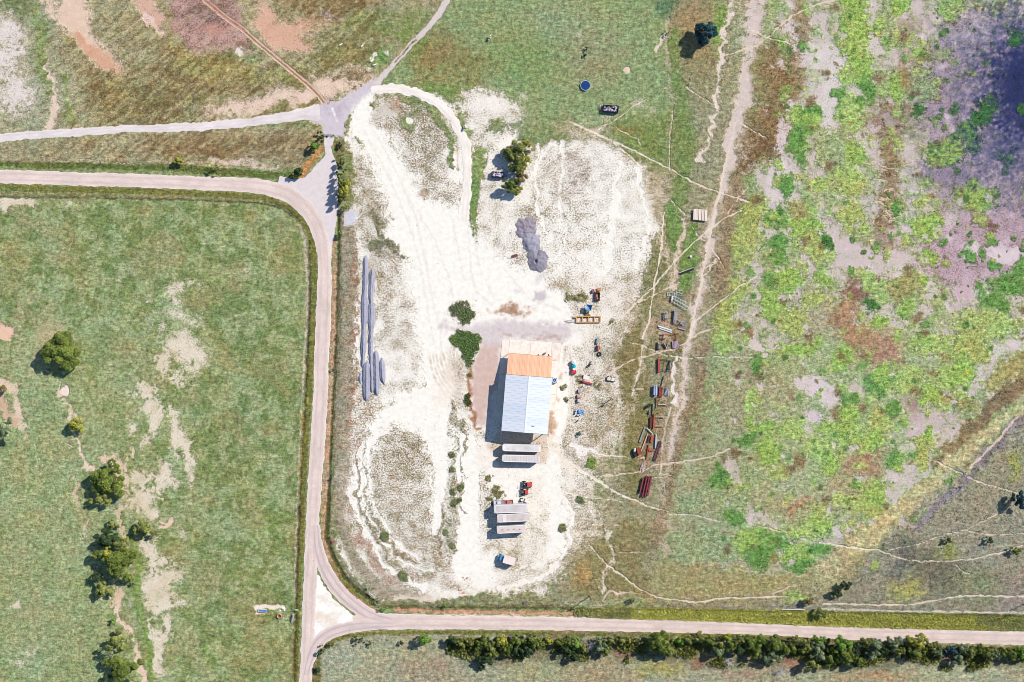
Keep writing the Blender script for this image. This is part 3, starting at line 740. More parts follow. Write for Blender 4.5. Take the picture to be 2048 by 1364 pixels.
# dike: brown flank, straw-coloured crown, dark wet ditch behind
line([(2080, 740, 40), (2040, 775, 34), (1986, 812, 34), (1955, 850, 30), (1915, 890, 26), (1880, 925, 16)], 30, 8, 2, veg=(138, 120, 92), soil=(190, 170, 146), cov=.82, tall=.8)
line([(2080, 690, 40), (2030, 730, 40), (1985, 775, 30)], 36, 10, 2, veg=(160, 152, 100), cov=.9)
line([(2080, 785, 12), (2048, 812, 12), (1998, 848, 14), (1948, 893, 22), (1906, 926, 26), (1860, 970, 26), (1800, 1015, 34), (1740, 1070, 40), (1690, 1110, 50), (1650, 1150, 50)], 22, 6, 2, veg=(190, 178, 134), soil=(216, 200, 170), cov=.8, tall=.7)
line([(2080, 812, 10), (2031, 850, 12), (1985, 895, 12), (1936, 950, 14), (1898, 985, 14), (1861, 1020, 12), (1830, 1060, 10)], 12, 6, 2, soil=(176, 160, 172), veg=(110, 106, 104), cov=.5)
line([(2080, 790, 4), (2048, 815, 5), (2003, 874, 6), (1971, 907, 6), (1940, 935, 4)], 4, 3, 1, soil=(230, 204, 190), cov=.2)
line([(1800, 1090, 50), (1840, 1130, 60), (1900, 1150, 70)], 50, 20, 2, veg=(112, 112, 96), soil=(170, 158, 150), cov=.86, op=.8)
blob(1810, 1180, 30, 24, .5, 2, veg=(172, 170, 106), cov=.9)
blob(2025, 930, 16, 30, .4, 2, veg=(150, 156, 92), cov=.9)
blob(1890, 1100, 22, 14, .5, 2, veg=(150, 150, 92), cov=.9)
blob(1800, 1130, 18, 26, .5, 2, veg=(104, 104, 104), op=.6)
blob(2020, 1180, 60, 40, .5, 2, veg=(152, 142, 132), soil=(200, 186, 184), cov=.7)
blob(1950, 1170, 50, 30, .5, 2, veg=(140, 144, 112), cov=.85)
# --- north-west field details
poly([(60, -30), (110, 35), (165, 90), (215, 135), (262, 152), (240, 120), (190, 70), (180, 20), (165, -30), (130, -30), (120, 20)], 8, 2, soil=(232, 202, 180), veg=(176, 156, 128), cov=.22)
line([(160, 80, 16), (200, 110, 22), (240, 140, 18)], 20, 6, 2, soil=(222, 172, 142), cov=.3)
for x, y, rx, ry in [(14, 70, 30, 34), (0, 120, 30, 20), (30, 110, 16, 10), (30, 180, 34, 40), (20, 30, 10, 10)]:
    blob(x, y, rx, ry, .5, 2, soil=(236, 222, 216), veg=(160, 154, 132), cov=.3)
line([(90, 75, 6), (94, 110, 10), (100, 140, 14), (102, 200, 12), (102, 250, 14)], 12, 6, 2, soil=(232, 206, 188), cov=.22)
line([(60, 10, 16), (85, 50, 22), (84, 110, 24), (92, 190, 10)], 18, 8, 2, veg=(140, 154, 98), cov=.95)
line([(128, 150, 10), (132, 200, 10), (138, 250, 12)], 10, 6, 2, veg=(136, 156, 92), cov=.95)
blob(145, 70, 20, 30, .5, 2, veg=(148, 138, 84), op=.8)
blob(30, 0, 26, 30, .5, 2, veg=(118, 130, 88), cov=.95)
poly([(180, 150), (230, 145), (300, 150), (340, 190), (380, 240), (210, 245), (190, 200)], 14, 2, veg=(138, 122, 82), soil=(204, 176, 140), cov=.86, tall=.7, op=.85)
poly([(300, 130), (360, 120), (430, 150), (512, 160), (540, 190), (430, 200), (340, 180)], 14, 2, veg=(136, 116, 80), cov=.86, tall=.7, op=.85)
poly([(340, 90), (400, 112), (470, 118), (512, 120), (512, 160), (420, 155), (360, 140)], 12, 2, veg=(166, 154, 92), cov=.92, tall=.7)
for x, y in [(455, 145), (400, 140), (350, 170), (370, 195), (410, 195), (330, 205), (270, 225), (290, 200), (440, 210), (250, 185), (225, 165)]:
    blob(x, y, 12, 9, .5, 2, veg=(176, 164, 108), cov=.95, op=.8)
poly([(262, -10), (300, -10), (330, 30), (320, 65), (300, 55), (275, 30)], 6, 2, soil=(222, 180, 160), veg=(150, 130, 104), cov=.3)
line([(285, 35, 12), (310, 60, 12), (322, 64, 8)], 10, 5, 2, soil=(238, 204, 192), cov=.2)
poly([(338, 60), (345, 20), (360, -30), (450, -30), (475, 20), (492, 60), (500, 95), (440, 104), (370, 90)], 6, 2, soil=(214, 172, 166), veg=(140, 108, 104), cov=.5)
blob(415, 25, 36, 26, .4, 2, soil=(200, 158, 154), veg=(128, 98, 98), cov=.6)
blob(430, 58, 30, 12, .4, 2, soil=(206, 150, 136), cov=.4)
blob(480, 112, 30, 6, .4, 2, veg=(130, 152, 104), cov=.9)
blob(478, 104, 12, 5, .4, 2, soil=(236, 224, 216), cov=.2)
poly([(512, 5), (530, 10), (550, 40), (620, 44), (662, 50), (600, 70), (625, 96), (570, 100), (530, 80), (505, 50)], 8, 2, soil=(226, 178, 154), veg=(168, 138, 108), cov=.3)
poly([(540, -30), (760, -30), (750, 20), (700, 36), (640, 40), (560, 20)], 12, 2, veg=(132, 108, 72), cov=.9, op=.8)
blob(665, 30, 30, 8, .5, 2, soil=(214, 190, 184), veg=(120, 104, 90), cov=.5)
blob(735, 28, 16, 6, .5, 2, soil=(220, 204, 190), cov=.5)
blob(740, 50, 50, 24, .6, 2, veg=(120, 138, 76), cov=.95, op=.8)
blob(690, 110, 60, 26, .6, 2, veg=(134, 128, 72), cov=.95, op=.8)
blob(580, 150, 50, 20, .6, 2, veg=(134, 134, 76), cov=.95, op=.8)
blob(760, 115, 18, 18, .4, 2, veg=(110, 146, 84), cov=.9)
for x, y in [(745, 118), (738, 138), (775, 105), (750, 108)]:
    blob(x, y, 6, 6, .4, 1, soil=(240, 230, 214), cov=.35)
poly([(400, 232), (430, 212), (520, 192), (600, 172), (640, 150), (720, 135), (750, 160), (680, 192), (640, 206), (560, 212), (480, 230)], 8, 2, soil=(238, 210, 190), veg=(166, 148, 120), cov=.32)
line([(512, 228, 8), (580, 215, 10), (640, 200, 6)], 8, 4, 2, veg=(146, 146, 96), cov=.9)
blob(705, 155, 26, 10, .5, 2, veg=(150, 130, 106), cov=.85)
paint(ALLS, NWM, veg=(124, 102, 66), patch=(.57, .05), pn=STREAK, op=.55)
paint(ALLS, NWM, veg=(188, 174, 130), patch=(.57, .05), pn=1 - STREAK, op=.5)
# wheel ruts of the red track
RUT = [(396, -20), (410, 0), (448, 32), (488, 60), (512, 82), (560, 122), (612, 165), (636, 188), (650, 206)]
line(RUT, 9, 3, 1, veg=(168, 138, 108), soil=(206, 170, 146), cov=.6)
line([(x - 2.4, y + 2) for x, y in RUT], 2.6, 1.2, 0, soil=(230, 192, 168), cov=.05)
line([(x + 3.2, y - 2) for x, y in RUT], 2.6, 1.2, 0, soil=(226, 186, 162), cov=.05)
line(RUT[:4], 3, 1.5, 0, soil=(150, 88, 74), cov=.05, op=.9)
for k in range(5):
    line([(512 + 10 * k, 5 + 6 * k), (560 + 12 * k, 75 + 8 * k), (610 + 14 * k, 150)], 1.6, 1.4, 0, soil=(214, 180, 150), cov=.35, op=.5)
# --- left pasture details
for x, y, rx, ry in [(240, 561, 7, 6), (352, 575, 20, 12), (395, 570, 12, 5), (340, 590, 12, 12), (352, 610, 12, 18), (366, 628, 20, 8), (396, 638, 16, 10), (405, 645, 12, 6), (275, 595, 14, 10), (300, 612, 10, 6), (320, 655, 10, 22), (285, 640, 16, 14),
                     (375, 700, 18, 40), (395, 715, 16, 26), (360, 690, 20, 20), (325, 725, 12, 18), (350, 765, 10, 18), (292, 780, 18, 14), (305, 815, 13, 22), (308, 845, 10, 16), (298, 877, 6, 14), (338, 825, 14, 12), (352, 870, 12, 30), (372, 880, 10, 16), (372, 920, 8, 18),
                     (378, 955, 8, 26), (325, 950, 10, 26), (345, 965, 30, 6), (320, 985, 7, 14), (265, 905, 6, 12), (260, 860, 6, 10), (285, 960, 18, 14), (285, 1000, 22, 22), (300, 1025, 12, 10), (302, 1100, 14, 26), (326, 1118, 16, 10), (340, 1145, 18, 16), (310, 1160, 20, 22), (320, 1190, 24, 20), (350, 1205, 20, 7),
                     (334, 1235, 10, 20), (305, 1215, 8, 16), (338, 1262, 8, 14), (310, 1318, 8, 24), (322, 1330, 8, 12), (318, 1285, 10, 16), (303, 1265, 3, 16), (360, 1068, 6, 6), (20, 405, 30, 8), (40, 400, 16, 9), (140, 403, 8, 4), (80, 655, 7, 5), (75, 670, 8, 10), (60, 620, 14, 8), (35, 1212, 8, 6), (65, 1300, 16, 6), (50, 1320, 14, 8), (490, 540, 10, 16), (470, 545, 10, 10)]:
    blob(x, y, rx * 1.3, ry * 1.3, .5, 2, soil=(234, 218, 198), veg=(160, 164, 130), cov=.30)
for x, y, rx, ry, c in [(440, 580, 16, 24, (122, 142, 84)), (270, 490, 20, 16, (140, 152, 92)), (20, 550, 24, 10, (118, 152, 78)), (450, 480, 26, 16, (158, 172, 112)), (500, 430, 20, 20, (166, 160, 112)), (120, 520, 16, 12, (170, 158, 120)), (60, 610, 30, 30, (172, 160, 126)),
                        (95, 990, 30, 30, (130, 158, 92)), (60, 1050, 24, 18, (126, 158, 88)), (160, 1170, 26, 22, (138, 162, 94)), (60, 1150, 30, 40, (166, 152, 116)), (100, 1280, 50, 40, (158, 160, 122)), (40, 1290, 12, 14, (168, 192, 150)), (45, 1335, 14, 12, (170, 182, 150)), (40, 890, 30, 30, (128, 158, 88)),
                        (20, 870, 24, 24, (120, 158, 80)), (180, 690, 20, 40, (130, 154, 92)), (420, 1310, 16, 16, (162, 184, 110)), (400, 1020, 40, 60, (136, 152, 102)), (520, 1060, 30, 30, (124, 150, 88)), (540, 1040, 24, 30, (122, 150, 84)), (470, 800, 40, 200, (132, 146, 104)), (130, 1110, 30, 40, (148, 158, 112)),
                        (340, 440, 200, 30, (140, 156, 112)), (200, 620, 120, 60, (142, 160, 116)), (540, 760, 40, 60, (128, 146, 96)), (530, 900, 30, 60, (134, 150, 104))]:
    blob(x, y, rx, ry, .6, 2, veg=c, cov=.96, op=.75)
paint(ALLS, ((GX < 600) & (GY > 400)).astype(float), veg=(114, 132, 78), patch=(.54, .05), op=.75)
paint(ALLS, ((GX < 600) & (GY > 400)).astype(float), veg=(158, 168, 124), patch=(.54, .05), pn=1 - PATCH, op=.7)
paint(ALLS, ((GX < 600) & (GY > 400)).astype(float), veg=(152, 148, 104), soil=(224, 206, 178), patch=(.57, .05), pn=PATCH2, op=.6)
poly([(400, 560), (600, 480), (600, 660), (480, 700), (400, 660)], 20, 2, soil=(236, 236, 206), cov=.86, op=.8)
paint(ALLS, sstep(480, 120, GX) * sstep(560, 760, GY), veg=(160, 170, 128), op=.55)
# gully with bare pink earth beneath the left tree line
line([(-10, 660, 36), (10, 665, 34)], 34, 7, 2, soil=(236, 196, 170), veg=(170, 140, 110), cov=.15)
line([(0, 765, 20), (25, 770, 26), (35, 800, 14), (35, 840, 16), (48, 848, 22)], 18, 6, 2, soil=(236, 208, 188), cov=.35)
line([(0, 790, 24), (15, 830, 20), (30, 845, 16)], 20, 6, 2, soil=(216, 182, 156), cov=.3)
line([(55, 860, 6), (60, 900, 5), (75, 920, 4)], 5, 4, 2, soil=(220, 186, 160), cov=.4)
blob(131, 782, 9, 10, .15, 1, soil=(250, 224, 214), cov=0)
line([(120, 765, 5), (126, 780, 8), (132, 800, 5), (138, 820, 9), (145, 832, 14)], 6, 4, 2, soil=(240, 214, 196), cov=.3, op=.9)
blob(110, 680, 42, 44, .25, 1, soil=(214, 188, 156), cov=.55)
line([(75, 700, 30), (60, 740, 30)], 24, 10, 2, soil=(206, 180, 150), cov=.6)
line([(152, 872, 10), (158, 890, 9), (168, 915, 9), (176, 935, 12), (190, 945, 14)], 9, 5, 2, soil=(240, 212, 192), cov=.25)
line([(130, 885, 4), (145, 894, 4)], 4, 2, 1, soil=(240, 218, 200), cov=.25)
line([(145, 940, 5), (150, 960, 8), (158, 990, 14), (160, 1010, 12)], 8, 4, 2, soil=(226, 196, 172), cov=.45)
poly([(195, 915), (230, 908), (250, 930), (262, 945), (255, 990), (240, 985), (225, 930)], 5, 2, soil=(236, 206, 184), cov=.3)
line([(240, 1020, 20), (243, 1060, 16), (255, 1090, 12), (265, 1105, 14), (260, 1130, 12)], 12, 5, 2, soil=(232, 200, 178), cov=.4)
line([(172, 1042, 8), (176, 1060, 9), (172, 1078, 6)], 8, 3, 2, soil=(230, 200, 178), cov=.4)
line([(320, 1040, 8), (340, 1044, 14), (318, 1060, 10)], 12, 4, 2, soil=(238, 206, 184), cov=.2)
poly([(232, 1162), (248, 1165), (256, 1195), (250, 1215), (225, 1212), (215, 1200), (228, 1180)], 4, 2, soil=(236, 200, 176), cov=.35)
line([(240, 1210, 12), (238, 1235, 12), (246, 1255, 8), (254, 1268, 10), (266, 1280, 5), (272, 1300, 7), (280, 1330, 14), (286, 1364, 18), (290, 1440, 18)], 10, 5, 2, soil=(238, 206, 186), cov=.25)
line([(270, 1060, 14), (274, 1150, 16), (282, 1220, 14), (292, 1290, 16), (298, 1364, 14)], 14, 5, 2, veg=(126, 148, 84), cov=.97)
blob(330, 1040, 60, 16, .5, 2, veg=(150, 160, 118))
# trough pads
line([(514, 1216, 14), (530, 1212, 10), (545, 1214, 8), (560, 1214, 8), (568, 1216, 8)], 9, 3, 1, soil=(246, 228, 208), cov=.1)
line([(514, 1226, 5), (530, 1227, 5)], 5, 3, 1, soil=(240, 216, 196), cov=.1)
# --- verges and ditches of the county roads
line([(-600, 318, 9), (0, 327, 9), (110, 330, 13), (300, 333, 12), (420, 340, 13), (540, 350, 12), (600, 352, 14)], 11, 2, 1, veg=(112, 124, 68), soil=(170, 160, 110), cov=1, tall=.8)
line([(100, 320, 3), (300, 327, 3), (540, 338, 3)], 3, 2, 2, soil=(226, 202, 180), cov=.4)
line([(420, 322, 10), (520, 330, 12), (560, 334, 8)], 8, 4, 2, soil=(232, 204, 190), cov=.4)
line([(-600, 368, 10), (0, 374, 12), (256, 381, 12), (400, 386, 12), (512, 393, 12), (550, 402, 12), (576, 415, 12), (600, 436, 12), (620, 462, 12), (628, 500, 12), (630, 560, 12), (626, 640, 14), (622, 700, 16), (616, 800, 14), (610, 900, 14), (604, 1000, 14), (600, 1100, 14), (596, 1200, 12), (592, 1300, 12), (588, 1400, 12)], 12, 2, 1,
     veg=(128, 128, 70), soil=(190, 170, 130), cov=1, tall=.7)
line([(-600, 380, 7), (0, 388, 7), (256, 391, 7), (400, 396, 6), (512, 402, 5)], 7, 2, 1, veg=(164, 158, 110), cov=.85, tall=.7)
line([(0, 393, 3), (256, 396, 3), (400, 400, 3), (512, 405, 3), (549, 411, 3), (574, 424, 3), (597, 441, 3)], 3, 1.5, 1, veg=(86, 84, 58), cov=1, tall=.4)
line([(600, 450, 8), (610, 480, 8), (615, 560, 6), (613, 640, 5), (605, 780, 4), (600, 900, 4), (594, 1040, 4), (590, 1200, 4)], 5, 3, 1, soil=(226, 212, 194), veg=(160, 150, 120), cov=.45)
line([(618, 480, 3), (621, 560, 3), (619, 640, 3), (613, 760, 3), (607, 880, 3), (600, 1000, 3), (596, 1120, 3), (592, 1230, 3), (588, 1364, 3)], 3, 1.5, 1, veg=(92, 76, 48), cov=1)
line([(610, 790, 4), (604, 900, 4), (598, 1000, 4)], 4, 2, 2, veg=(190, 160, 60), cov=1, op=.6)
# east verge between road and yard fence: reddish dry grass, dark green ditch line
line([(668, 470, 8), (670, 540, 10), (668, 640, 12), (664, 740, 12), (658, 860, 12), (652, 960, 12), (648, 1020, 12), (648, 1070, 10), (655, 1105, 10), (672, 1145, 10), (695, 1180, 12), (725, 1208, 10), (755, 1220, 10)], 12, 2, 1,
     veg=(172, 142, 112), soil=(222, 192, 166), cov=.6, tall=.5)
line([(678, 430, 7), (678, 520, 6), (675, 640, 5), (671, 740, 5), (665, 860, 5), (660, 960, 5), (656, 1040, 9), (655, 1075, 9), (668, 1115, 9), (688, 1150, 9), (715, 1180, 9), (745, 1200, 8)], 5, 1.6, 1, veg=(88, 88, 52), cov=1, tall=.9)
line([(668, 1128, 5), (690, 1166, 6), (718, 1193, 6), (742, 1210, 6)], 6, 2, 1, veg=(134, 134, 66), cov=1, tall=.7)
line([(664, 1075, 3), (672, 1100, 3), (694, 1138, 3), (708, 1160, 3), (738, 1184, 3)], 3, 1.5, 1, veg=(160, 156, 140), cov=1)
# verge north of the lower road
line([(770, 1212, 8), (900, 1215, 7), (1024, 1214, 7), (1140, 1214, 8)], 8, 3, 1, veg=(120, 116, 72), cov=.96, tall=.7)
line([(790, 1219, 8), (900, 1223, 7), (1020, 1225, 7), (1140, 1226, 6), (1180, 1229, 4)], 7, 2, 1, veg=(178, 136, 106), soil=(214, 168, 138), cov=.5)
line([(780, 1228, 4), (1024, 1231, 4), (1180, 1235, 4)], 4, 2, 1, soil=(232, 206, 190), cov=.3)
poly([(1140, 1216), (1230, 1214), (1400, 1217), (1560, 1220), (1700, 1224), (2048, 1230), (FAR, 1236), (FAR, 1260), (2048, 1262), (1900, 1258), (1700, 1254), (1560, 1250), (1440, 1246), (1300, 1239), (1180, 1234)], 2, 1, veg=(176, 174, 86), soil=(160, 150, 90), cov=1, tall=1)
poly([(1140, 1216), (1260, 1215), (1260, 1238), (1160, 1234)], 4, 1, veg=(140, 140, 84), cov=.95, tall=.8)
poly([(1960, 1228), (2200, 1231), (2200, 1264), (1960, 1258)], 8, 2, veg=(146, 148, 92), cov=.95, tall=.8)
line([(1640, 1217, 5), (1800, 1222, 5), (2048, 1226, 6), (2600, 1230, 6)], 5, 2, 1, soil=(228, 216, 204), cov=.35)
line([(1180, 1210, 6), (1280, 1208, 6), (1100, 1203, 4)], 5, 4, 2, soil=(230, 208, 196), cov=.5)
line([(1200, 1192, 8), (1240, 1188, 8), (1282, 1186, 3)], 5, 3, 2, soil=(238, 214, 200), cov=.3)
line([(780, 1205, 8), (850, 1202, 10), (940, 1198, 10), (1040, 1196, 16), (1110, 1196, 18)], 10, 5, 2, veg=(142, 142, 106), cov=.9, tall=.5)
# verge south of the lower road
line([(642, 1300, 10), (650, 1290, 10), (668, 1280, 10), (700, 1271, 8), (760, 1266, 7), (900, 1265, 7), (1024, 1266, 7), (1300, 1268, 7), (1540, 1274, 7), (1800, 1290, 7), (2048, 1298, 8), (2600, 1302, 8)], 8, 2, 1, veg=(130, 122, 66), soil=(200, 176, 140), cov=.95, tall=.6)
line([(1100, 1268, 8), (1200, 1270, 8), (1400, 1274, 8)], 8, 4, 2, soil=(214, 186, 170), veg=(150, 130, 104), cov=.6)
line([(636, 1290, 14), (633, 1330, 16), (632, 1364, 16), (630, 1440, 16)], 14, 3, 1, veg=(126, 120, 72), cov=.97, tall=.7)
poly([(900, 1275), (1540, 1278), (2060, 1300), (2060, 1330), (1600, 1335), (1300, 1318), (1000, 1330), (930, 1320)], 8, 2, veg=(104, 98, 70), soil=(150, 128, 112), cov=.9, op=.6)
for x, y, rx, ry in [(1250, 1300, 20, 12), (1360, 1305, 20, 14), (1590, 1320, 16, 22), (1730, 1310, 10, 10), (1890, 1320, 10, 16), (1400, 1320, 14, 10)]:
    blob(x, y, rx, ry, .4, 2, veg=(150, 118, 96), soil=(180, 146, 126), cov=.7)
for x, y, rx, ry, c in [(720, 1320, 60, 30, (172, 174, 148)), (850, 1340, 60, 20, (162, 150, 132)), (1200, 1350, 70, 16, (168, 150, 122)), (1320, 1335, 40, 14, (164, 158, 92)), (1750, 1350, 60, 12, (178, 142, 104)), (1900, 1345, 80, 16, (170, 176, 146)), (1080, 1345, 60, 20, (166, 166, 128)), (1480, 1345, 50, 12, (166, 142, 124))]:
    blob(x, y, rx, ry, .6, 2, veg=c, op=.8)
# apron of the farm entrance: red bank left, weeds right
line([(645, 295, 10), (630, 312, 14), (612, 335, 16), (604, 352, 12)], 14, 3, 1, veg=(190, 140, 92), soil=(214, 168, 126), cov=.7)
poly([(665, 282), (686, 280), (688, 330), (676, 330), (668, 310)], 3, 1, veg=(122, 118, 76), cov=.85)
poly([(688, 300), (704, 320), (714, 345), (712, 400), (690, 410)], 5, 2, veg=(132, 136, 84), cov=.8)
poly([(686, 425), (705, 420), (716, 430), (706, 448), (688, 450)], 3, 1, soil=(214, 212, 220), cov=.08)
# --- narrow stock paths: trodden to bare earth
PATHS = [
 [(1199, 257), (1218, 247), (1239, 235), (1262, 215), (1294, 197)], [(1149, 245), (1204, 272), (1236, 290), (1262, 312), (1284, 335)], [(1150, 248), (1236, 285), (1311, 322), (1341, 337), (1394, 368), (1436, 383), (1499, 403)],
 [(1346, 220), (1340, 282), (1340, 340)], [(1374, 175), (1424, 207)], [(1474, 240), (1500, 258), (1536, 277)], [(1446, 112), (1481, 100), (1514, 90), (1536, 75), (1561, 50), (1586, 30), (1636, 7), (1670, 0)], [(1496, 60), (1515, 64), (1534, 75), (1560, 80), (1581, 87)],
 [(1174, 676), (1236, 641), (1274, 606), (1314, 566), (1349, 523), (1386, 486), (1424, 456), (1454, 433), (1484, 421)], [(1454, 433), (1464, 413), (1481, 391), (1499, 373)], [(1274, 606), (1314, 586), (1359, 565)],
 [(1344, 401), (1369, 428)], [(1385, 455), (1399, 471), (1421, 493), (1439, 516), (1449, 536)], [(1329, 423), (1324, 491), (1316, 541), (1309, 566), (1304, 611), (1299, 641), (1286, 676)], [(1286, 694), (1279, 744), (1266, 789)],
 [(1149, 809), (1169, 797), (1184, 777), (1214, 752), (1249, 727), (1274, 717), (1314, 706), (1349, 697), (1368, 688), (1386, 673), (1414, 660), (1436, 652)], [(1314, 706), (1344, 712), (1374, 717), (1424, 713), (1474, 713), (1504, 714)],
 [(1259, 682), (1289, 692), (1319, 704)], [(1211, 714), (1241, 722)], [(1381, 676), (1386, 653), (1394, 641), (1424, 616), (1454, 593), (1481, 571), (1514, 553)], [(1400, 560), (1420, 540), (1432, 518)], [(1390, 552), (1412, 535), (1436, 522)],
 [(1099, 899), (1124, 912), (1149, 934), (1184, 954), (1224, 979), (1254, 994), (1299, 1012), (1336, 1022)], [(1159, 892), (1178, 902), (1199, 907), (1249, 913), (1294, 917)], [(1184, 952), (1236, 949), (1284, 942), (1296, 936), (1309, 929), (1344, 926), (1386, 919), (1424, 912), (1461, 897)],
 [(1131, 984), (1160, 992), (1199, 997), (1254, 1002)], [(1179, 1090), (1195, 1108), (1216, 1130), (1249, 1153), (1274, 1173), (1311, 1193), (1349, 1198), (1380, 1203), (1411, 1203), (1429, 1197), (1474, 1195), (1536, 1193), (1576, 1192)],
 [(1186, 1048), (1236, 1050)], [(1236, 1104), (1299, 1103)], [(1336, 1026), (1386, 1030), (1444, 1042)], [(1499, 1047), (1536, 1055), (1561, 1063)], [(1641, 1085), (1711, 1095), (1761, 1100), (1798, 1115), (1843, 1123), (1911, 1120), (1948, 1117), (2011, 1103), (2060, 1085)],
 [(1781, 1098), (1836, 1088), (1886, 1070), (1931, 1060), (1973, 1038), (2006, 1023)], [(1931, 1060), (1973, 1069), (2011, 1069), (2060, 1064)], [(1646, 1207), (1711, 1208), (1811, 1210), (1861, 1202), (1906, 1193), (1961, 1190), (2060, 1193)],
 [(1871, 922), (1923, 947), (1961, 964), (2031, 984)], [(1546, 1188), (1575, 1175), (1596, 1166)], [(1912, 1128), (1922, 1140), (1940, 1148)], [(1230, 250), (1242, 262), (1276, 278), (1284, 290)], [(1322, 945), (1345, 950), (1300, 958)], [(1536, 700), (1560, 690)]]
for k, p in enumerate(PATHS):
    main = len(p) > 6
    line(p, 3.0 if main else 2.2, 1.4, 1, soil=(238, 222, 196) if k % 3 else (232, 208, 184), cov=.08, op=.95 if main else .85)
line([(1141, 925, 4), (1184, 954, 4), (1224, 979, 4), (1254, 994, 4), (1299, 1012, 2.5)], 5, 1.8, 1, soil=(244, 232, 214), cov=.1)
line([(1150, 890, 8), (1170, 900, 10), (1195, 910, 6)], 8, 4, 2, soil=(248, 240, 232), cov=.15)
line([(1100, 880, 16), (1120, 910, 14), (1150, 940, 8)], 12, 5, 2, soil=(248, 234, 216), cov=.2)
line([(1641, 1085, 3), (1711, 1095, 2)], 3, 1.5, 1, soil=(246, 230, 216), cov=.05)
# --- farm track, junction, loop track (bare, worked into the same ground)
TRACK_W = [(-700, 300, 16), (-60, 279, 16), (0, 275, 16), (128, 266, 16), (256, 258, 15), (330, 256, 15), (400, 253, 16), (460, 248, 17), (512, 243, 17), (560, 236, 19), (600, 229, 24), (640, 225, 34)]
JUNC = [(612, 224), (641, 212), (662, 203), (687, 195), (727, 170), (752, 158), (765, 168), (745, 188), (717, 212), (700, 228), (692, 245), (689, 270), (668, 272), (647, 268), (643, 250), (622, 242)]
poly(JUNC, 3, 1, soil=(214, 202, 208), cov=0)
poly([(700, 225), (715, 205), (740, 185), (760, 172), (742, 205), (738, 230), (715, 260), (700, 262)], 4, 1, soil=CAL, cov=0)
blob(672, 218, 18, 16, .4, 2, soil=(198, 182, 192), op=.8)
line([(664, 215, 3), (668, 228, 3), (674, 242, 2)], 3, 1.2, 1, soil=(250, 244, 246))
NEP = [(900, -30), (894, 0), (878, 28), (862, 50), (843, 68), (824, 87), (805, 110), (787, 130), (773, 143), (762, 155), (750, 168)]
line([(p[0], p[1], 12 if p[1] < 60 else 10) for p in NEP], 10, 1.8, 1, soil=(222, 206, 202), cov=.03)
line([(833, 78, 3), (818, 93, 3), (803, 111, 3), (792, 124, 3)], 3, 1.5, 1, soil=(190, 170, 148), veg=(150, 138, 108), cov=.7)
LOOP = [(742, 184, 14), (775, 177, 16), (800, 178, 17), (825, 184, 18), (856, 195, 18), (882, 212, 18), (905, 237, 18), (920, 262, 18), (931, 292, 18), (935, 330, 17), (934, 370, 18), (930, 410, 20), (928, 440, 24)]
line([(885, 232, 3), (903, 260, 3), (914, 290, 3), (918, 340, 3)], 3, 2, 1, soil=(222, 196, 178), cov=.4)
HEDGE_LAST = 0
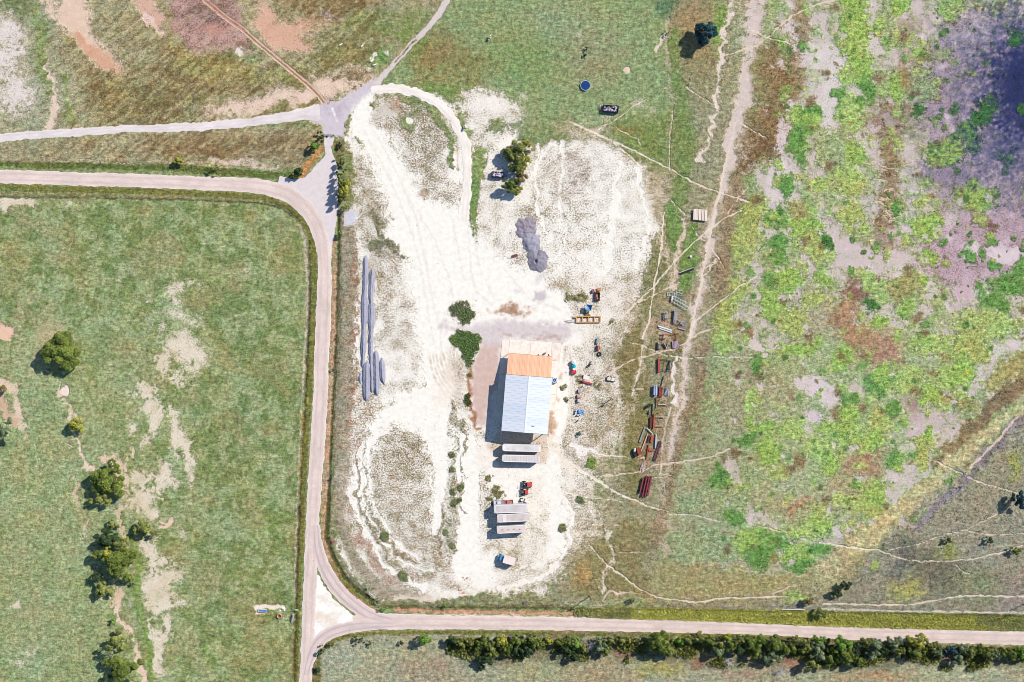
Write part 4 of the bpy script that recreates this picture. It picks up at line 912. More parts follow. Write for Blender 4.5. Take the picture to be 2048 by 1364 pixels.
# ---------------------------------------------------------------- ground mesh and material
def build_ground():
    fine = fbm(GX, GY, 7, 21, 3, .6)
    z = -0.03 + 0.05 * (fbm(GX, GY, 60, 22, 3) - .5) + TALL * 0.22 * (fine - .62)
    # rills, ditches
    dz = np.zeros_like(z)
    for pts, w, dep in [([(-600, 387), (0, 390), (256, 394), (512, 403), (549, 410), (574, 423), (597, 440)], 9, .35),
                        ([(615, 520), (613, 680), (604, 900), (594, 1100), (588, 1364), (586, 1500)], 8, .3),
                        ([(678, 430), (675, 640), (665, 860), (656, 1040), (668, 1115), (688, 1150), (745, 1200)], 9, .4),
                        ([(780, 1216), (1024, 1219), (1300, 1225), (1700, 1238), (2048, 1245), (2600, 1250)], 14, .3),
                        ([(2080, 812), (2003, 880), (1936, 950), (1861, 1020)], 16, .5)]:
        xs = [p[0] for p in pts]
        ys = [p[1] for p in pts]
        s = sl(min(xs), max(xs), min(ys), max(ys), w + 20)
        X, Y = WARP[1][0][s], WARP[1][1][s]
        best = np.full(X.shape, 1e9)
        for a, b in zip(pts[:-1], pts[1:]):
            ex, ey = b[0] - a[0], b[1] - a[1]
            t = np.clip(((X - a[0]) * ex + (Y - a[1]) * ey) / (ex * ex + ey * ey), 0, 1)
            best = np.minimum(best, np.hypot(X - a[0] - t * ex, Y - a[1] - t * ey))
        dz[s] = np.maximum(dz[s], dep * sstep(w, 0, best))
    # the dike stands proud of the marsh
    pts = [(2080, 770), (2048, 797), (1998, 835), (1948, 878), (1906, 912), (1860, 955), (1800, 1003), (1740, 1060), (1700, 1100)]
    s = sl(1690, 2090, 760, 1110, 40)
    X, Y = WARP[0][0][s], WARP[0][1][s]
    best = np.full(X.shape, 1e9)
    for a, b in zip(pts[:-1], pts[1:]):
        ex, ey = b[0] - a[0], b[1] - a[1]
        t = np.clip(((X - a[0]) * ex + (Y - a[1]) * ey) / (ex * ex + ey * ey), 0, 1)
        best = np.minimum(best, np.hypot(X - a[0] - t * ex, Y - a[1] - t * ey))
    rise = np.zeros_like(z)
    rise[s] = 1.0 * sstep(34, 4, best)
    z = np.minimum(z, 0.0) - dz + rise
    co = np.empty((NY * NX, 3), np.float32)
    co[:, 0] = ((GX - 1024) * S).ravel()
    co[:, 1] = ((682 - GY) * S).ravel()
    co[:, 2] = z.ravel()
    me = bpy.data.meshes.new('ground')
    me.vertices.add(NY * NX)
    me.vertices.foreach_set('co', co.ravel())
    idx = np.arange(NY * NX).reshape(NY, NX)
    q = np.stack([idx[1:, :-1], idx[1:, 1:], idx[:-1, 1:], idx[:-1, :-1]], -1).reshape(-1, 4)
    nf = len(q)
    me.loops.add(nf * 4)
    me.loops.foreach_set('vertex_index', q.astype(np.int32).ravel())
    me.polygons.add(nf)
    me.polygons.foreach_set('loop_start', np.arange(0, nf * 4, 4, dtype=np.int32))
    me.update(calc_edges=True)
    me.shade_smooth()
    def colattr(name, arr):
        a = me.attributes.new(name, 'FLOAT_COLOR', 'POINT')
        lc = np.clip(lin(np.clip(arr, 0, 255)) / KEY, .004, .8)
        buf = np.ones((NY * NX, 4), np.float32)
        buf[:, :3] = lc.reshape(-1, 3)
        a.data.foreach_set('color', buf.ravel())
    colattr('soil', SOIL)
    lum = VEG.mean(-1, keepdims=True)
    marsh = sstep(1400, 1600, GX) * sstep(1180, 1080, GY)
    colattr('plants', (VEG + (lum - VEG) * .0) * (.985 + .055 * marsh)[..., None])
    inyard = (GX > 672) & (GX < 1300) & (GY > 180) & (GY < 1200) & (COV > .18) & (COV < .8)
    cv = np.where(inyard, .20 + (COV - .18) * .92, COV)
    a = me.attributes.new('cover', 'FLOAT', 'POINT')
    a.data.foreach_set('value', cv.astype(np.float32).ravel())
    a = me.attributes.new('height', 'FLOAT', 'POINT')
    a.data.foreach_set('value', TALL.astype(np.float32).ravel())
    return me

class NT:
    """tiny node-graph writer"""
    def __init__(self, nt):
        self.nt = nt
    def n(self, t, **k):
        nd = self.nt.nodes.new(t)
        for a, v in k.items():
            setattr(nd, a, v)
        return nd
    def put(self, sock, v):
        if isinstance(v, bpy.types.NodeSocket):
            self.nt.links.new(v, sock)
        else:
            sock.default_value = v
    def math(self, op, a, b=0.0, clamp=False):
        nd = self.n('ShaderNodeMath', operation=op, use_clamp=clamp)
        self.put(nd.inputs[0], a)
        self.put(nd.inputs[1], b)
        return nd.outputs[0]
    def noise(self, vec, scale, det=4, rough=.6, dist=0.0):
        nd = self.n('ShaderNodeTexNoise')
        self.put(nd.inputs['Vector'], vec)
        nd.inputs['Scale'].default_value = scale
        nd.inputs['Detail'].default_value = det
        nd.inputs['Roughness'].default_value = rough
        nd.inputs['Distortion'].default_value = dist
        return nd.outputs['Fac']
    def rng(self, v, a, b, c, d, smooth=False):
        nd = self.n('ShaderNodeMapRange')
        if smooth:
            nd.interpolation_type = 'SMOOTHSTEP'
        self.put(nd.inputs['Value'], v)
        self.put(nd.inputs['From Min'], a)
        self.put(nd.inputs['From Max'], b)
        self.put(nd.inputs['To Min'], c)
        self.put(nd.inputs['To Max'], d)
        return nd.outputs[0]
    def scale(self, col, f):
        nd = self.n('ShaderNodeVectorMath', operation='SCALE')
        self.put(nd.inputs[0], col)
        self.put(nd.inputs['Scale'], f)
        return nd.outputs[0]
    def mix(self, f, a, b):
        nd = self.n('ShaderNodeMix', data_type='RGBA')
        self.put(nd.inputs['Factor'], f)
        self.put(nd.inputs['A'], a)
        self.put(nd.inputs['B'], b)
        return nd.outputs['Result']
    def attr(self, name, out='Color'):
        nd = self.n('ShaderNodeAttribute', attribute_name=name)
        return nd.outputs[out]
    def mapping(self, vec, rot=0.0, sc=(1, 1, 1)):
        nd = self.n('ShaderNodeMapping')
        self.put(nd.inputs['Vector'], vec)
        nd.inputs['Rotation'].default_value = (0, 0, rot)
        nd.inputs['Scale'].default_value = sc
        return nd.outputs[0]

def ground_material():
    m, nt, b = new_mat('ground')
    g = NT(nt)
    P = g.n('ShaderNodeTexCoord').outputs['Object']
    cov = g.attr('cover', 'Fac')
    tall = g.attr('height', 'Fac')
    soil = g.attr('soil')
    veg = g.attr('plants')
    nA = g.math('ADD', g.math('MULTIPLY', g.noise(P, 1.7, 6, .80), .78), g.math('MULTIPLY', g.noise(P, .25, 3, .5), .22))
    thr = g.math('SUBTRACT', .66, g.math('MULTIPLY', cov, .34))
    mask = g.rng(nA, g.math('SUBTRACT', thr, .05), g.math('ADD', thr, .05), 0.0, 1.0, True)
    # growth: clumps, blades lying over, broad tone drift
    nB = g.noise(P, .75, 6, .78)
    nC = g.noise(g.mapping(P, math.radians(38), (.35, 1.5, 1)), 1.0, 4, .7)
    nD = g.noise(P, .045, 3, .6)
    f = g.math('MULTIPLY', g.rng(nB, .34, .66, .42, 1.66), g.rng(nC, .32, .68, .68, 1.36))
    nM = g.noise(P, .42, 5, .72)
    nH = g.noise(P, .16, 6, .7)
    f = g.math('MULTIPLY', f, g.rng(nM, .36, .64, .72, 1.30))
    vcol = g.scale(veg, f)
    nv = g.n('ShaderNodeVectorMath', operation='MULTIPLY')
    g.put(nv.inputs[0], vcol)
    g.put(nv.inputs[1], g.mix(g.rng(nH, .42, .58, 0, 1), (1.08, .99, .96, 1), (.95, 1.02, .97, 1)))
    vcol = nv.outputs[0]
    hue = g.mix(g.rng(nD, .35, .65, 0, 1), (1.06, .99, .90, 1), (.95, 1.01, 1.07, 1))
    nd = g.n('ShaderNodeVectorMath', operation='MULTIPLY')
    g.put(nd.inputs[0], vcol)
    g.put(nd.inputs[1], hue)
    vcol = nd.outputs[0]
    # flecks: pale dry stalks and stones among the growth, dark gaps
    nE = g.noise(P, 2.1, 3, .8)
    fl = g.rng(nE, .58, .70, 0.0, .62, True)
    vcol = g.mix(fl, vcol, g.scale(soil, .95))
    dk = g.rng(nE, .42, .33, 0.0, .55, True)
    vcol = g.mix(g.math('MULTIPLY', dk, g.rng(tall, 0, .6, .35, 1)), vcol, g.scale(veg, .45))
    nS = g.noise(P, .5, 6, .75)
    nS2 = g.noise(P, 3.2, 2, .6)
    scol = g.scale(soil, g.math('MULTIPLY', g.rng(nS, .32, .68, .86, 1.08), g.rng(nS2, .3, .7, .94, 1.05)))
    col = g.mix(mask, scol, vcol)
    nt.links.new(col, b.inputs['Base Color'])
    b.inputs['Roughness'].default_value = .95
    b.inputs['Specular IOR Level'].default_value = .1
    h = g.math('ADD', g.math('MULTIPLY', g.math('MULTIPLY', g.rng(cov, .25, .8, .12, 1), g.math('ADD', nB, nE)), g.rng(tall, 0, 1, .22, .55)), g.math('MULTIPLY', nS, .05))
    bp = g.n('ShaderNodeBump')
    bp.inputs['Strength'].default_value = .9
    bp.inputs['Distance'].default_value = 1.0
    g.put(bp.inputs['Height'], h)
    nt.links.new(bp.outputs[0], b.inputs['Normal'])
    return m

# the things that keep the ground bare (used when the weeds are scattered)
def mark_hard(pts, wd=None):
    if wd is None:
        xs = [p[0] for p in pts]
        ys = [p[1] for p in pts]
        s = sl(min(xs), max(xs), min(ys), max(ys), 4)
        HARD[s] |= poly_d(pts, GX[s], GY[s]) < 1
    else:
        for a, b in zip(pts[:-1], pts[1:]):
            if max(abs(a[0]), abs(b[0])) > 4000 or max(abs(a[1]), abs(b[1])) > 4000:
                pass
            s = sl(min(a[0], b[0]), max(a[0], b[0]), min(a[1], b[1]), max(a[1], b[1]), wd + 4)
            X, Y = GX[s], GY[s]
            ex, ey = b[0] - a[0], b[1] - a[1]
            t = np.clip(((X - a[0]) * ex + (Y - a[1]) * ey) / (ex * ex + ey * ey + 1e-9), 0, 1)
            HARD[s] |= np.hypot(X - a[0] - t * ex, Y - a[1] - t * ey) < wd / 2 + 1

# ---------------------------------------------------------------- roads: slabs with ragged shoulders
def smooth_path(pts, step=6.0):
    """Catmull-Rom through the points, resampled; keeps a third value (width)"""
    P = np.array(pts, float)
    out = []
    n = len(P)
    for i in range(n - 1):
        p0, p1, p2, p3 = P[max(i - 1, 0)], P[i], P[i + 1], P[min(i + 2, n - 1)]
        L = np.hypot(*(p2 - p1)[:2])
        st = step if L < 700 else L / 12
        k = max(int(L / st), 1)
        for j in range(k):
            t = j / k
            if L > 700:
                out.append(p1 + (p2 - p1) * t)
            else:
                out.append(.5 * ((2 * p1) + (-p0 + p2) * t + (2 * p0 - 5 * p1 + 4 * p2 - p3) * t ** 2 + (-p0 + 3 * p1 - 3 * p2 + p3) * t ** 3))
    out.append(P[-1])
    return np.array(out)

def ribbon(name, pts, top, m, rag=.5, step=3.0, cols=9, seed=0, crown=.04, depth=.7):
    C = smooth_path(pts, step)
    xy = np.stack([(C[:, 0] - 1024) * S, (682 - C[:, 1]) * S], 1)
    wd = C[:, 2] * S / 2
    t = np.gradient(xy, axis=0)
    t /= np.linalg.norm(t, axis=1)[:, None] + 1e-9
    nrm = np.stack([-t[:, 1], t[:, 0]], 1)
    sl_ = np.concatenate([[0], np.cumsum(np.linalg.norm(np.diff(xy, axis=0), axis=1))])
    nl = (fbm(sl_ * 1.0, sl_ * 0, 2.2, 50 + seed, 3, .7) - .5) * 2 * rag
    nr = (fbm(sl_ * 1.0, sl_ * 0 + 40, 2.2, 60 + seed, 3, .7) - .5) * 2 * rag
    vs, fs, uv = [], [], []
    us = np.linspace(-1, 1, cols)
    n = len(C)
    for i in range(n):
        row = [(-1, -depth)] + [(u, 0) for u in us] + [(1, -depth)]
        for u, dz in row:
            w = wd[i] + (nl[i] if u > 0 else nr[i]) * abs(u)
            p = xy[i] + nrm[i] * (u * w)
            if dz:
                p = p + nrm[i] * (u * .25)
            vs.append((p[0], p[1], top + dz + crown * (1 - u * u)))
            uv.append(((u + 1) / 2, sl_[i]))
    k = cols + 2
    for i in range(n - 1):
        for j in range(k - 1):
            fs.append((i * k + j, i * k + j + 1, (i + 1) * k + j + 1, (i + 1) * k + j))
    me = bpy.data.meshes.new(name)
    me.from_pydata(vs, [], [f[::-1] for f in fs])
    a = me.attributes.new('across', 'FLOAT', 'POINT')
    a.data.foreach_set('value', np.array([q[0] for q in uv], np.float32))
    a = me.attributes.new('along', 'FLOAT', 'POINT')
    a.data.foreach_set('value', np.array([q[1] for q in uv], np.float32))
    me.materials.append(m)
    me.update()
    me.validate()
    mark_hard([tuple(q[:2]) for q in pts], max(q[2] for q in pts) - 2)
    return struct(name, me)

def road_material(name, base, dark, edge, rut=.5, patchy=.3, skid=0.0):
    m, nt, b = new_mat(name)
    g = NT(nt)
    P = g.n('ShaderNodeTexCoord').outputs['Object']
    u = g.attr('across', 'Fac')
    v = g.attr('along', 'Fac')
    comb = g.n('ShaderNodeCombineXYZ')
    g.put(comb.inputs[0], g.math('MULTIPLY', u, 9.0))
    g.put(comb.inputs[1], g.math('MULTIPLY', v, .06))
    lane = g.noise(comb.outputs[0], 1.0, 5, .7)
    d1 = g.math('ABSOLUTE', g.math('SUBTRACT', u, .27))
    d2 = g.math('ABSOLUTE', g.math('SUBTRACT', u, .73))
    wheel = g.rng(g.math('MINIMUM', d1, d2), .0, .13, 1.0, 0.0, True)
    n1 = g.noise(P, .12, 5, .65)
    n2 = g.noise(P, 1.6, 5, .75)
    n3 = g.noise(P, 9.0, 2, .6)
    f = g.math('MULTIPLY', g.rng(n1, .3, .7, .90, 1.08), g.math('MULTIPLY', g.rng(n2, .3, .7, .93, 1.06), g.rng(n3, .3, .7, .95, 1.05)))
    col = g.mix(g.math('MULTIPLY', wheel, g.rng(n1, .4, .6, rut * .5, rut)), (*alb(base), 1), (*alb(dark), 1))
    col = g.mix(g.rng(lane, .56, .72, 0, patchy, True), col, (*alb(dark), 1))
    e = g.math('ABSOLUTE', g.math('SUBTRACT', u, .5))
    e = g.math('ADD', e, g.math('MULTIPLY', g.math('SUBTRACT', n2, .5), .16))
    col = g.mix(g.rng(e, .40, .49, 0, .75, True), col, (*alb(edge), 1))
    # sealed cracks and old tyre stains
    cr = g.noise(P, .35, 7, .8)
    band = g.rng(g.math('ABSOLUTE', g.math('SUBTRACT', cr, .5)), .0, .006, 1, 0, True)
    gate = g.rng(g.noise(P, .03, 2, .5), .48, .58, 0, .5, True)
    col = g.mix(g.math('MULTIPLY', band, gate), col, (*alb(tuple(int(c * .6) for c in dark)), 1))
    # worn and repaired stretches, long smears, loose stones
    cmb = g.n('ShaderNodeCombineXYZ')
    g.put(cmb.inputs[0], g.math('MULTIPLY', u, 2.2))
    g.put(cmb.inputs[1], g.math('MULTIPLY', v, .10))
    wr = g.noise(cmb.outputs[0], 1.0, 6, .75)
    f = g.math('MULTIPLY', f, g.rng(wr, .35, .65, .88, 1.10))
    pot = g.rng(g.noise(P, .55, 3, .6), .68, .74, 0, .4, True)
    col = g.mix(pot, col, (*alb(tuple(int(c * .85) for c in dark)), 1))
    nt.links.new(g.scale(col, f), b.inputs['Base Color'])
    b.inputs['Roughness'].default_value = .9
    b.inputs['Specular IOR Level'].default_value = .15
    bp = g.n('ShaderNodeBump')
    bp.inputs['Strength'].default_value = .4
    bp.inputs['Distance'].default_value = .04
    g.put(bp.inputs['Height'], g.math('ADD', n2, n3))
    nt.links.new(bp.outputs[0], b.inputs['Normal'])
    return m

RM = road_material('county_road', (232, 211, 202), (206, 180, 174), (246, 230, 220))
RMW = road_material('curve_road', (226, 206, 200), (186, 162, 162), (244, 228, 220), rut=.7, patchy=.5)
main = [(-20000, 80, 28), (-2000, 290, 28), (-600, 335, 28), (-200, 347, 28), (0, 353, 27), (128, 357, 27), (256, 361, 27), (400, 366.5, 27), (470, 369, 28), (512, 372.5, 29), (548, 379, 31), (580, 391, 32), (604, 409, 32), (623, 432, 31), (637, 460, 29), (646, 492, 28), (649, 530, 28), (648, 600, 29), (644.5, 682, 30),
        (640, 800, 29), (634.5, 900, 29), (630, 960, 28), (626, 1023, 27), (623, 1090, 26), (619.5, 1180, 26), (616.5, 1250, 26), (613.5, 1310, 25), (611.5, 1364, 25), (606, 1480, 25), (560, 2400, 25), (300, 9000, 25), (-300, 20000, 25)]
ribbon('road', main, .06, RM, seed=1)
low = [(706, 1243, 22), (735, 1241, 28), (768, 1243, 31), (850, 1244.5, 29), (1024, 1246, 27), (1280, 1251, 25), (1420, 1255, 24), (1536, 1259.5, 22), (1660, 1265, 25), (1800, 1270.5, 26), (1920, 1274, 26), (2048, 1277, 26), (2400, 1284, 26), (5000, 1330, 26), (20000, 1600, 26)]
ribbon('road', low, .064, RM, seed=2)['label'] = 'lower county road running east past the hedgerow'
ribbon('road', [(631, 1050, 16), (634, 1085, 20), (641, 1116, 23), (653, 1144, 25), (670, 1172, 27), (694, 1198, 27), (722, 1220, 27), (752, 1236, 26), (785, 1243, 20)], .068, RMW, seed=3)['label'] = 'curved slip road on the upper side of the white gravel triangle'
ribbon('road', [(790, 1249, 14), (745, 1250, 20), (712, 1253, 23), (682, 1259, 24), (658, 1268, 25), (640, 1281, 25), (627, 1300, 24), (617, 1328, 20), (612, 1350, 14)], .072, RMW, seed=4)['label'] = 'curved slip road on the lower side of the white gravel triangle'

GRAV = road_material('pale_gravel', (234, 222, 220), (216, 204, 206), (232, 216, 206), rut=.4, patchy=.35)
WHT = road_material('white_gravel', (250, 240, 230), (240, 226, 214), (252, 242, 230), rut=.4, patchy=.3)
ribbon('farm_track', TRACK_W, .03, GRAV, rag=.7, step=2.5, seed=5)
ribbon('loop_track', LOOP, .034, WHT, rag=1.1, step=2.5, seed=6)

def flat_patch(name, pts, z, m, rag=.35, seed=0, step=3.0, depth=.7):
    """a bed of gravel with a ragged outline"""
    P = []
    n = len(pts)
    acc = 0.0
    for i in range(n):
        a, b = np.array(pts[i], float), np.array(pts[(i + 1) % n], float)
        L = np.hypot(*(b - a))
        k = max(int(L / step), 1)
        nr = np.array([-(b - a)[1], (b - a)[0]]) / (L + 1e-9)
        for j in range(k):
            q = a + (b - a) * j / k
            acc += L / k
            q = q + nr * float((vnoise(np.array([acc / 6.0]), np.array([0.0]), 90 + seed)[0] - .5) * 2 * rag / S)
            P.append(W(q[0], q[1]))
    k = len(P)
    cx = sum(p[0] for p in P) / k
    cy = sum(p[1] for p in P) / k
    vs = [(p[0], p[1], z) for p in P] + [(p[0], p[1], z - depth) for p in P]
    fs = [tuple(range(k))] + [(i, i + k, (i + 1) % k + k, (i + 1) % k) for i in range(k)]
    me = bpy.data.meshes.new(name)
    me.from_pydata(vs, [], fs)
    me.materials.append(m)
    me.update()
    mark_hard(pts)
    return struct(name, me)

GRAV2 = mat('driveway_gravel', (228, 216, 215), .95, var=.09, scale=.5, spec=.1)
CALM = mat('island_gravel', (255, 250, 242), .95, var=.10, scale=.35, spec=.1, dirt=(236, 218, 200))
flat_patch('driveway', [(648, 270), (667, 270), (668, 283), (662, 292), (664, 306), (671, 318), (676, 340), (676, 404), (672, 440), (667, 480), (660, 520), (640, 470), (618, 425), (592, 392), (556, 366), (560, 352), (590, 358), (608, 354), (622, 342), (633, 328), (646, 318), (652, 306), (648, 290)], .045, GRAV2, seed=1)
flat_patch('gravel_island', [(633, 1150), (637, 1150), (648, 1172), (666, 1196), (690, 1219), (716, 1236), (728, 1243), (700, 1249), (672, 1256), (650, 1266), (634, 1282), (629, 1285), (629, 1220)], .05, CALM, seed=2)
gme = build_ground()
gme.materials.append(ground_material())
struct('ground', gme)
# ---------------------------------------------------------------- concrete pad, cast in bays
def bil(q, u, v):
    a, b, c, d = [np.array(p, float) for p in q]      # TL TR BR BL
    return (a * (1 - u) + b * u) * (1 - v) + (d * (1 - u) + c * u) * v
CONC = mat('concrete', (255, 244, 232), .85, var=.05, scale=.9, dirt=(244, 226, 210), bump=.01)
CONC2 = mat('concrete_older', (252, 238, 226), .85, var=.06, scale=1.1, dirt=(236, 214, 198), bump=.01)
PADQ = [(1004.5, 677), (1122.5, 685.5), (1109, 822), (992, 812)]
mark_hard(PADQ)
mb = MB()
pts = [W(*bil(PADQ, u, v)) for u, v in ((0, 0), (1, 0), (1, 1), (0, 1))]
mb.prism(pts, -.12, .05)
pad = struct('concrete_pad', mb.mesh('concrete_pad', mat('concrete_joint', (150, 128, 112), .9)))
us = [0, .13, .49, .85, 1.0]
vs_ = [0, .27, .53, .76, 1.0]
for i in range(4):
    for j in range(4):
        g = .0016
        q = [W(*bil(PADQ, u, v)) for u, v in ((us[i] + g, vs_[j] + g), (us[i + 1] - g, vs_[j] + g), (us[i + 1] - g, vs_[j + 1] - g), (us[i] + g, vs_[j + 1] - g))]
        part('slab', MB().prism(q, -.1, .10 + random.uniform(-.006, .006)), CONC if (i + j) % 3 else CONC2, pad)

# ---------------------------------------------------------------- the shed: high gabled hall and a lean-to porch
RZ = math.radians(-4.6)
WHITE = mat('white_metal_roof', (238, 243, 252), .38, metal=.0, var=.03, scale=.25, spec=.5)
WHITE2 = mat('white_metal_roof_b', (230, 237, 250), .40, var=.04, scale=.3, spec=.5)
COPPER = mat('copper_metal_roof', (246, 194, 158), .45, var=.05, scale=.3, spec=.4)
COPPER2 = mat('copper_metal_roof_b', (240, 186, 150), .45, var=.06, scale=.3, spec=.4)
WALLM = mat('shed_wall', (206, 200, 190), .6, var=.05, scale=.6)
TRIM = mat('shed_trim', (120, 100, 88), .6, var=.08)
STEEL = mat('galvanised', (176, 182, 190), .45, metal=.2, var=.12, scale=4)
DARKM = mat('black_rubber', (40, 38, 42), .85, var=.2, scale=5)
EAVE, RIDGE = 7.0, 8.2
# plan corners of the roof found at eave height
shed = bpy.data.objects.new('shed', None)
COL.objects.link(shed)
ox, oy = W(1053.6, 808.5, 7.0)
shed.location = (ox, oy, 0)
shed.rotation_euler = (0, 0, RZ)
shed['label'] = 'large shed with white metal gable roof and copper coloured lean-to on the concrete pad'
shed['category'] = 'shed'
HWID, HLEN = 9.0, 11.15     # half width, half length of the main roof
# walls: full height except the open south bay
WX_, WY_ = 8.6, 10.8
bay = 5.2
wall_t = .15
part('wall', MB().box(-WX_, bay / 2, EAVE / 2 + .05, wall_t, 2 * WY_ - bay, EAVE - .15), WALLM, shed)
part('wall', MB().box(WX_, bay / 2, EAVE / 2 + .05, wall_t, 2 * WY_ - bay, EAVE - .15), WALLM, shed)
g = MB().box(0, WY_, EAVE / 2 + .05, 2 * WX_ - .2, wall_t, EAVE - .15)
g.add([(-WX_, WY_, EAVE - .05), (WX_, WY_, EAVE - .05), (0, WY_, RIDGE - .15), (-WX_, WY_ + .12, EAVE - .05), (WX_, WY_ + .12, EAVE - .05), (0, WY_ + .12, RIDGE - .15)],
      [(0, 1, 2), (5, 4, 3), (0, 3, 4, 1), (1, 4, 5, 2), (2, 5, 3, 0)])
part('gable_wall', g, WALLM, shed)
part('wall', MB().box(0, -WY_ + bay, EAVE / 2, 2 * WX_ - .4, wall_t, EAVE - .2), WALLM, shed)
for sx in (-1, 1):
    part('header_panel', MB().box(sx * WX_, -WY_ + bay / 2, 6.25, .12, bay - .1, 1.3), WALLM, shed)
g = MB().box(0, -WY_, 6.25, 2 * WX_ - .3, .12, 1.3)
g.add([(-WX_, -WY_, 6.9), (WX_, -WY_, 6.9), (0, -WY_, RIDGE - .15), (-WX_, -WY_ - .1, 6.9), (WX_, -WY_ - .1, 6.9), (0, -WY_ - .1, RIDGE - .15)],
      [(0, 1, 2), (5, 4, 3), (0, 3, 4, 1), (1, 4, 5, 2), (2, 5, 3, 0)])
part('header_panel', g, WALLM, shed)
for sx in (-1, 1):
    part('post', MB().box(sx * WX_, -WY_, 3.4, .25, .25, 6.8), STEEL, shed)
part('door', MB().box(0, -WY_ + bay - .12, 2.1, 4.2, .06, 4.2), mat('door_panel', (220, 218, 212), .5), shed)
# roof sheets, each one laid separately
N = 22
sw = 2 * HLEN / N
L = math.hypot(HWID, RIDGE - EAVE)
ang = math.atan2(RIDGE - EAVE, HWID)
def sheet_mesh(w, l, m):
    q = MB()
    q.box(0, 0, 0, l, w - .02, .03)
    for k in (-.5, -.17, .17, .5):
        q.box(0, k * (w - .09), .03, l, .04, .03)
    return q.mesh('roof_sheet', m)
sm = [sheet_mesh(sw, L, WHITE), sheet_mesh(sw, L, WHITE2)]
for sx in (-1, 1):
    for k in range(N):
        o = part('roof_sheet', sm[1 if random.random() < .3 else 0], None, shed, (sx * HWID / 2, -HLEN + sw * (k + .5), (EAVE + RIDGE) / 2), rot=(0, sx * ang, 0))
part('ridge_cap', MB().add([(-.3, -HLEN - .02, RIDGE + .02), (0, -HLEN - .02, RIDGE + .10), (.3, -HLEN - .02, RIDGE + .02), (-.3, HLEN + .02, RIDGE + .02), (0, HLEN + .02, RIDGE + .10), (.3, HLEN + .02, RIDGE + .02)],
     [(0, 1, 4, 3), (1, 2, 5, 4), (0, 3, 5, 2)]), WHITE, shed)
for sx in (-1, 1):
    part('gutter', MB().box(sx * (HWID + .07), 0, EAVE - .06, .13, 2 * HLEN, .14), WHITE2, shed)
    for sy in (-1, 1):
        part('rake_trim', MB().beam((0, sy * (HLEN + .05), RIDGE - .02), (sx * HWID, sy * (HLEN + .05), EAVE - .02), .08, .22), TRIM, shed)
part('roof_vent', MB().box(3.0, -HLEN + 2.8, RIDGE - .25, 1.1, .22, .12), mat('vent_grey', (150, 140, 140), .6), shed)
# lean-to
PL = 8.55
PH0, PH1 = 3.3, 5.3
pl_ang = math.atan2(PH1 - PH0, PL)
N2 = 18
pw = 2 * (HWID - .2) / N2
pm = []
for m_ in (COPPER, COPPER2):
    q = MB().box(0, 0, 0, pw - .02, math.hypot(PL, PH1 - PH0), .03)
    for k in (-.5, 0, .5):
        q.box(k * (pw - .09), 0, .03, .04, math.hypot(PL, PH1 - PH0), .03)
    pm.append(q.mesh('porch_roof_sheet', m_))
for k in range(N2):
    part('porch_roof_sheet', pm[1 if random.random() < .35 else 0], None, shed, (-(HWID - .2) + pw * (k + .5) - .12, WY_ + .15 + PL / 2, (PH0 + PH1) / 2), rot=(-pl_ang, 0, 0))
part('porch_fascia', MB().box(-.12, WY_ + .15 + PL + .04, PH0 - .08, 2 * HWID - .4, .08, .24), TRIM, shed)
part('flashing', MB().box(-.12, WY_ + .25, PH1 + .05, 2 * HWID - .4, .12, .14), TRIM, shed)
for sx in (-1, 1):
    for y in (WY_ + PL - .1, WY_ + PL * .5):
        zt = PH0 + (PH1 - PH0) * (1 - (y - WY_) / PL) - .08
        part('porch_post', MB().box(sx * (HWID - .5) - .12, y, zt / 2, .18, .18, zt), STEEL, shed)
    part('porch_beam', MB().beam((sx * (HWID - .5) - .12, WY_ + PL - .02, PH0 - .16), (sx * (HWID - .5) - .12, WY_ + .2, PH1 - .2), .12, .24), STEEL, shed)
shed_names = 0

# cooler beside the shed
ac = thing('air_conditioner', 'blue and white air conditioning unit with round fan beside the shed wall', 'air conditioner', 1109, 760, -5)
part('case', MB().box(0, 0, .75, 2.0, 2.0, 1.4), mat('ac_white', (214, 224, 244), .5), ac)
part('fan_guard', MB().ring(0, 0, 1.42, 1.5, .86, .72), mat('ac_rim', (235, 240, 250), .4), ac)
part('fan_well', MB().tube((0, 0, 1.3), (0, 0, 1.455), .70, n=20), mat('ac_well', (44, 66, 130), .6), ac)
bl = MB()
for k in range(5):
    a = k * 2 * math.pi / 5
    bl.beam((.12 * math.cos(a), .12 * math.sin(a), 1.475), (.62 * math.cos(a), .62 * math.sin(a), 1.475), .24, .02)
part('fan_blades', bl, mat('ac_blade', (60, 90, 170), .5), ac)
part('hub', MB().tube((0, 0, 1.46), (0, 0, 1.56), .17, n=12), mat('ac_rim', (235, 240, 250)), ac)
for x, y in ((.8, .8), (-.8, .8), (.8, -.8), (-.8, -.8)):
    part('corner_cap', MB().box(x, y, 1.47, .3, .3, .05), mat('ac_case2', (96, 112, 190), .5), ac)

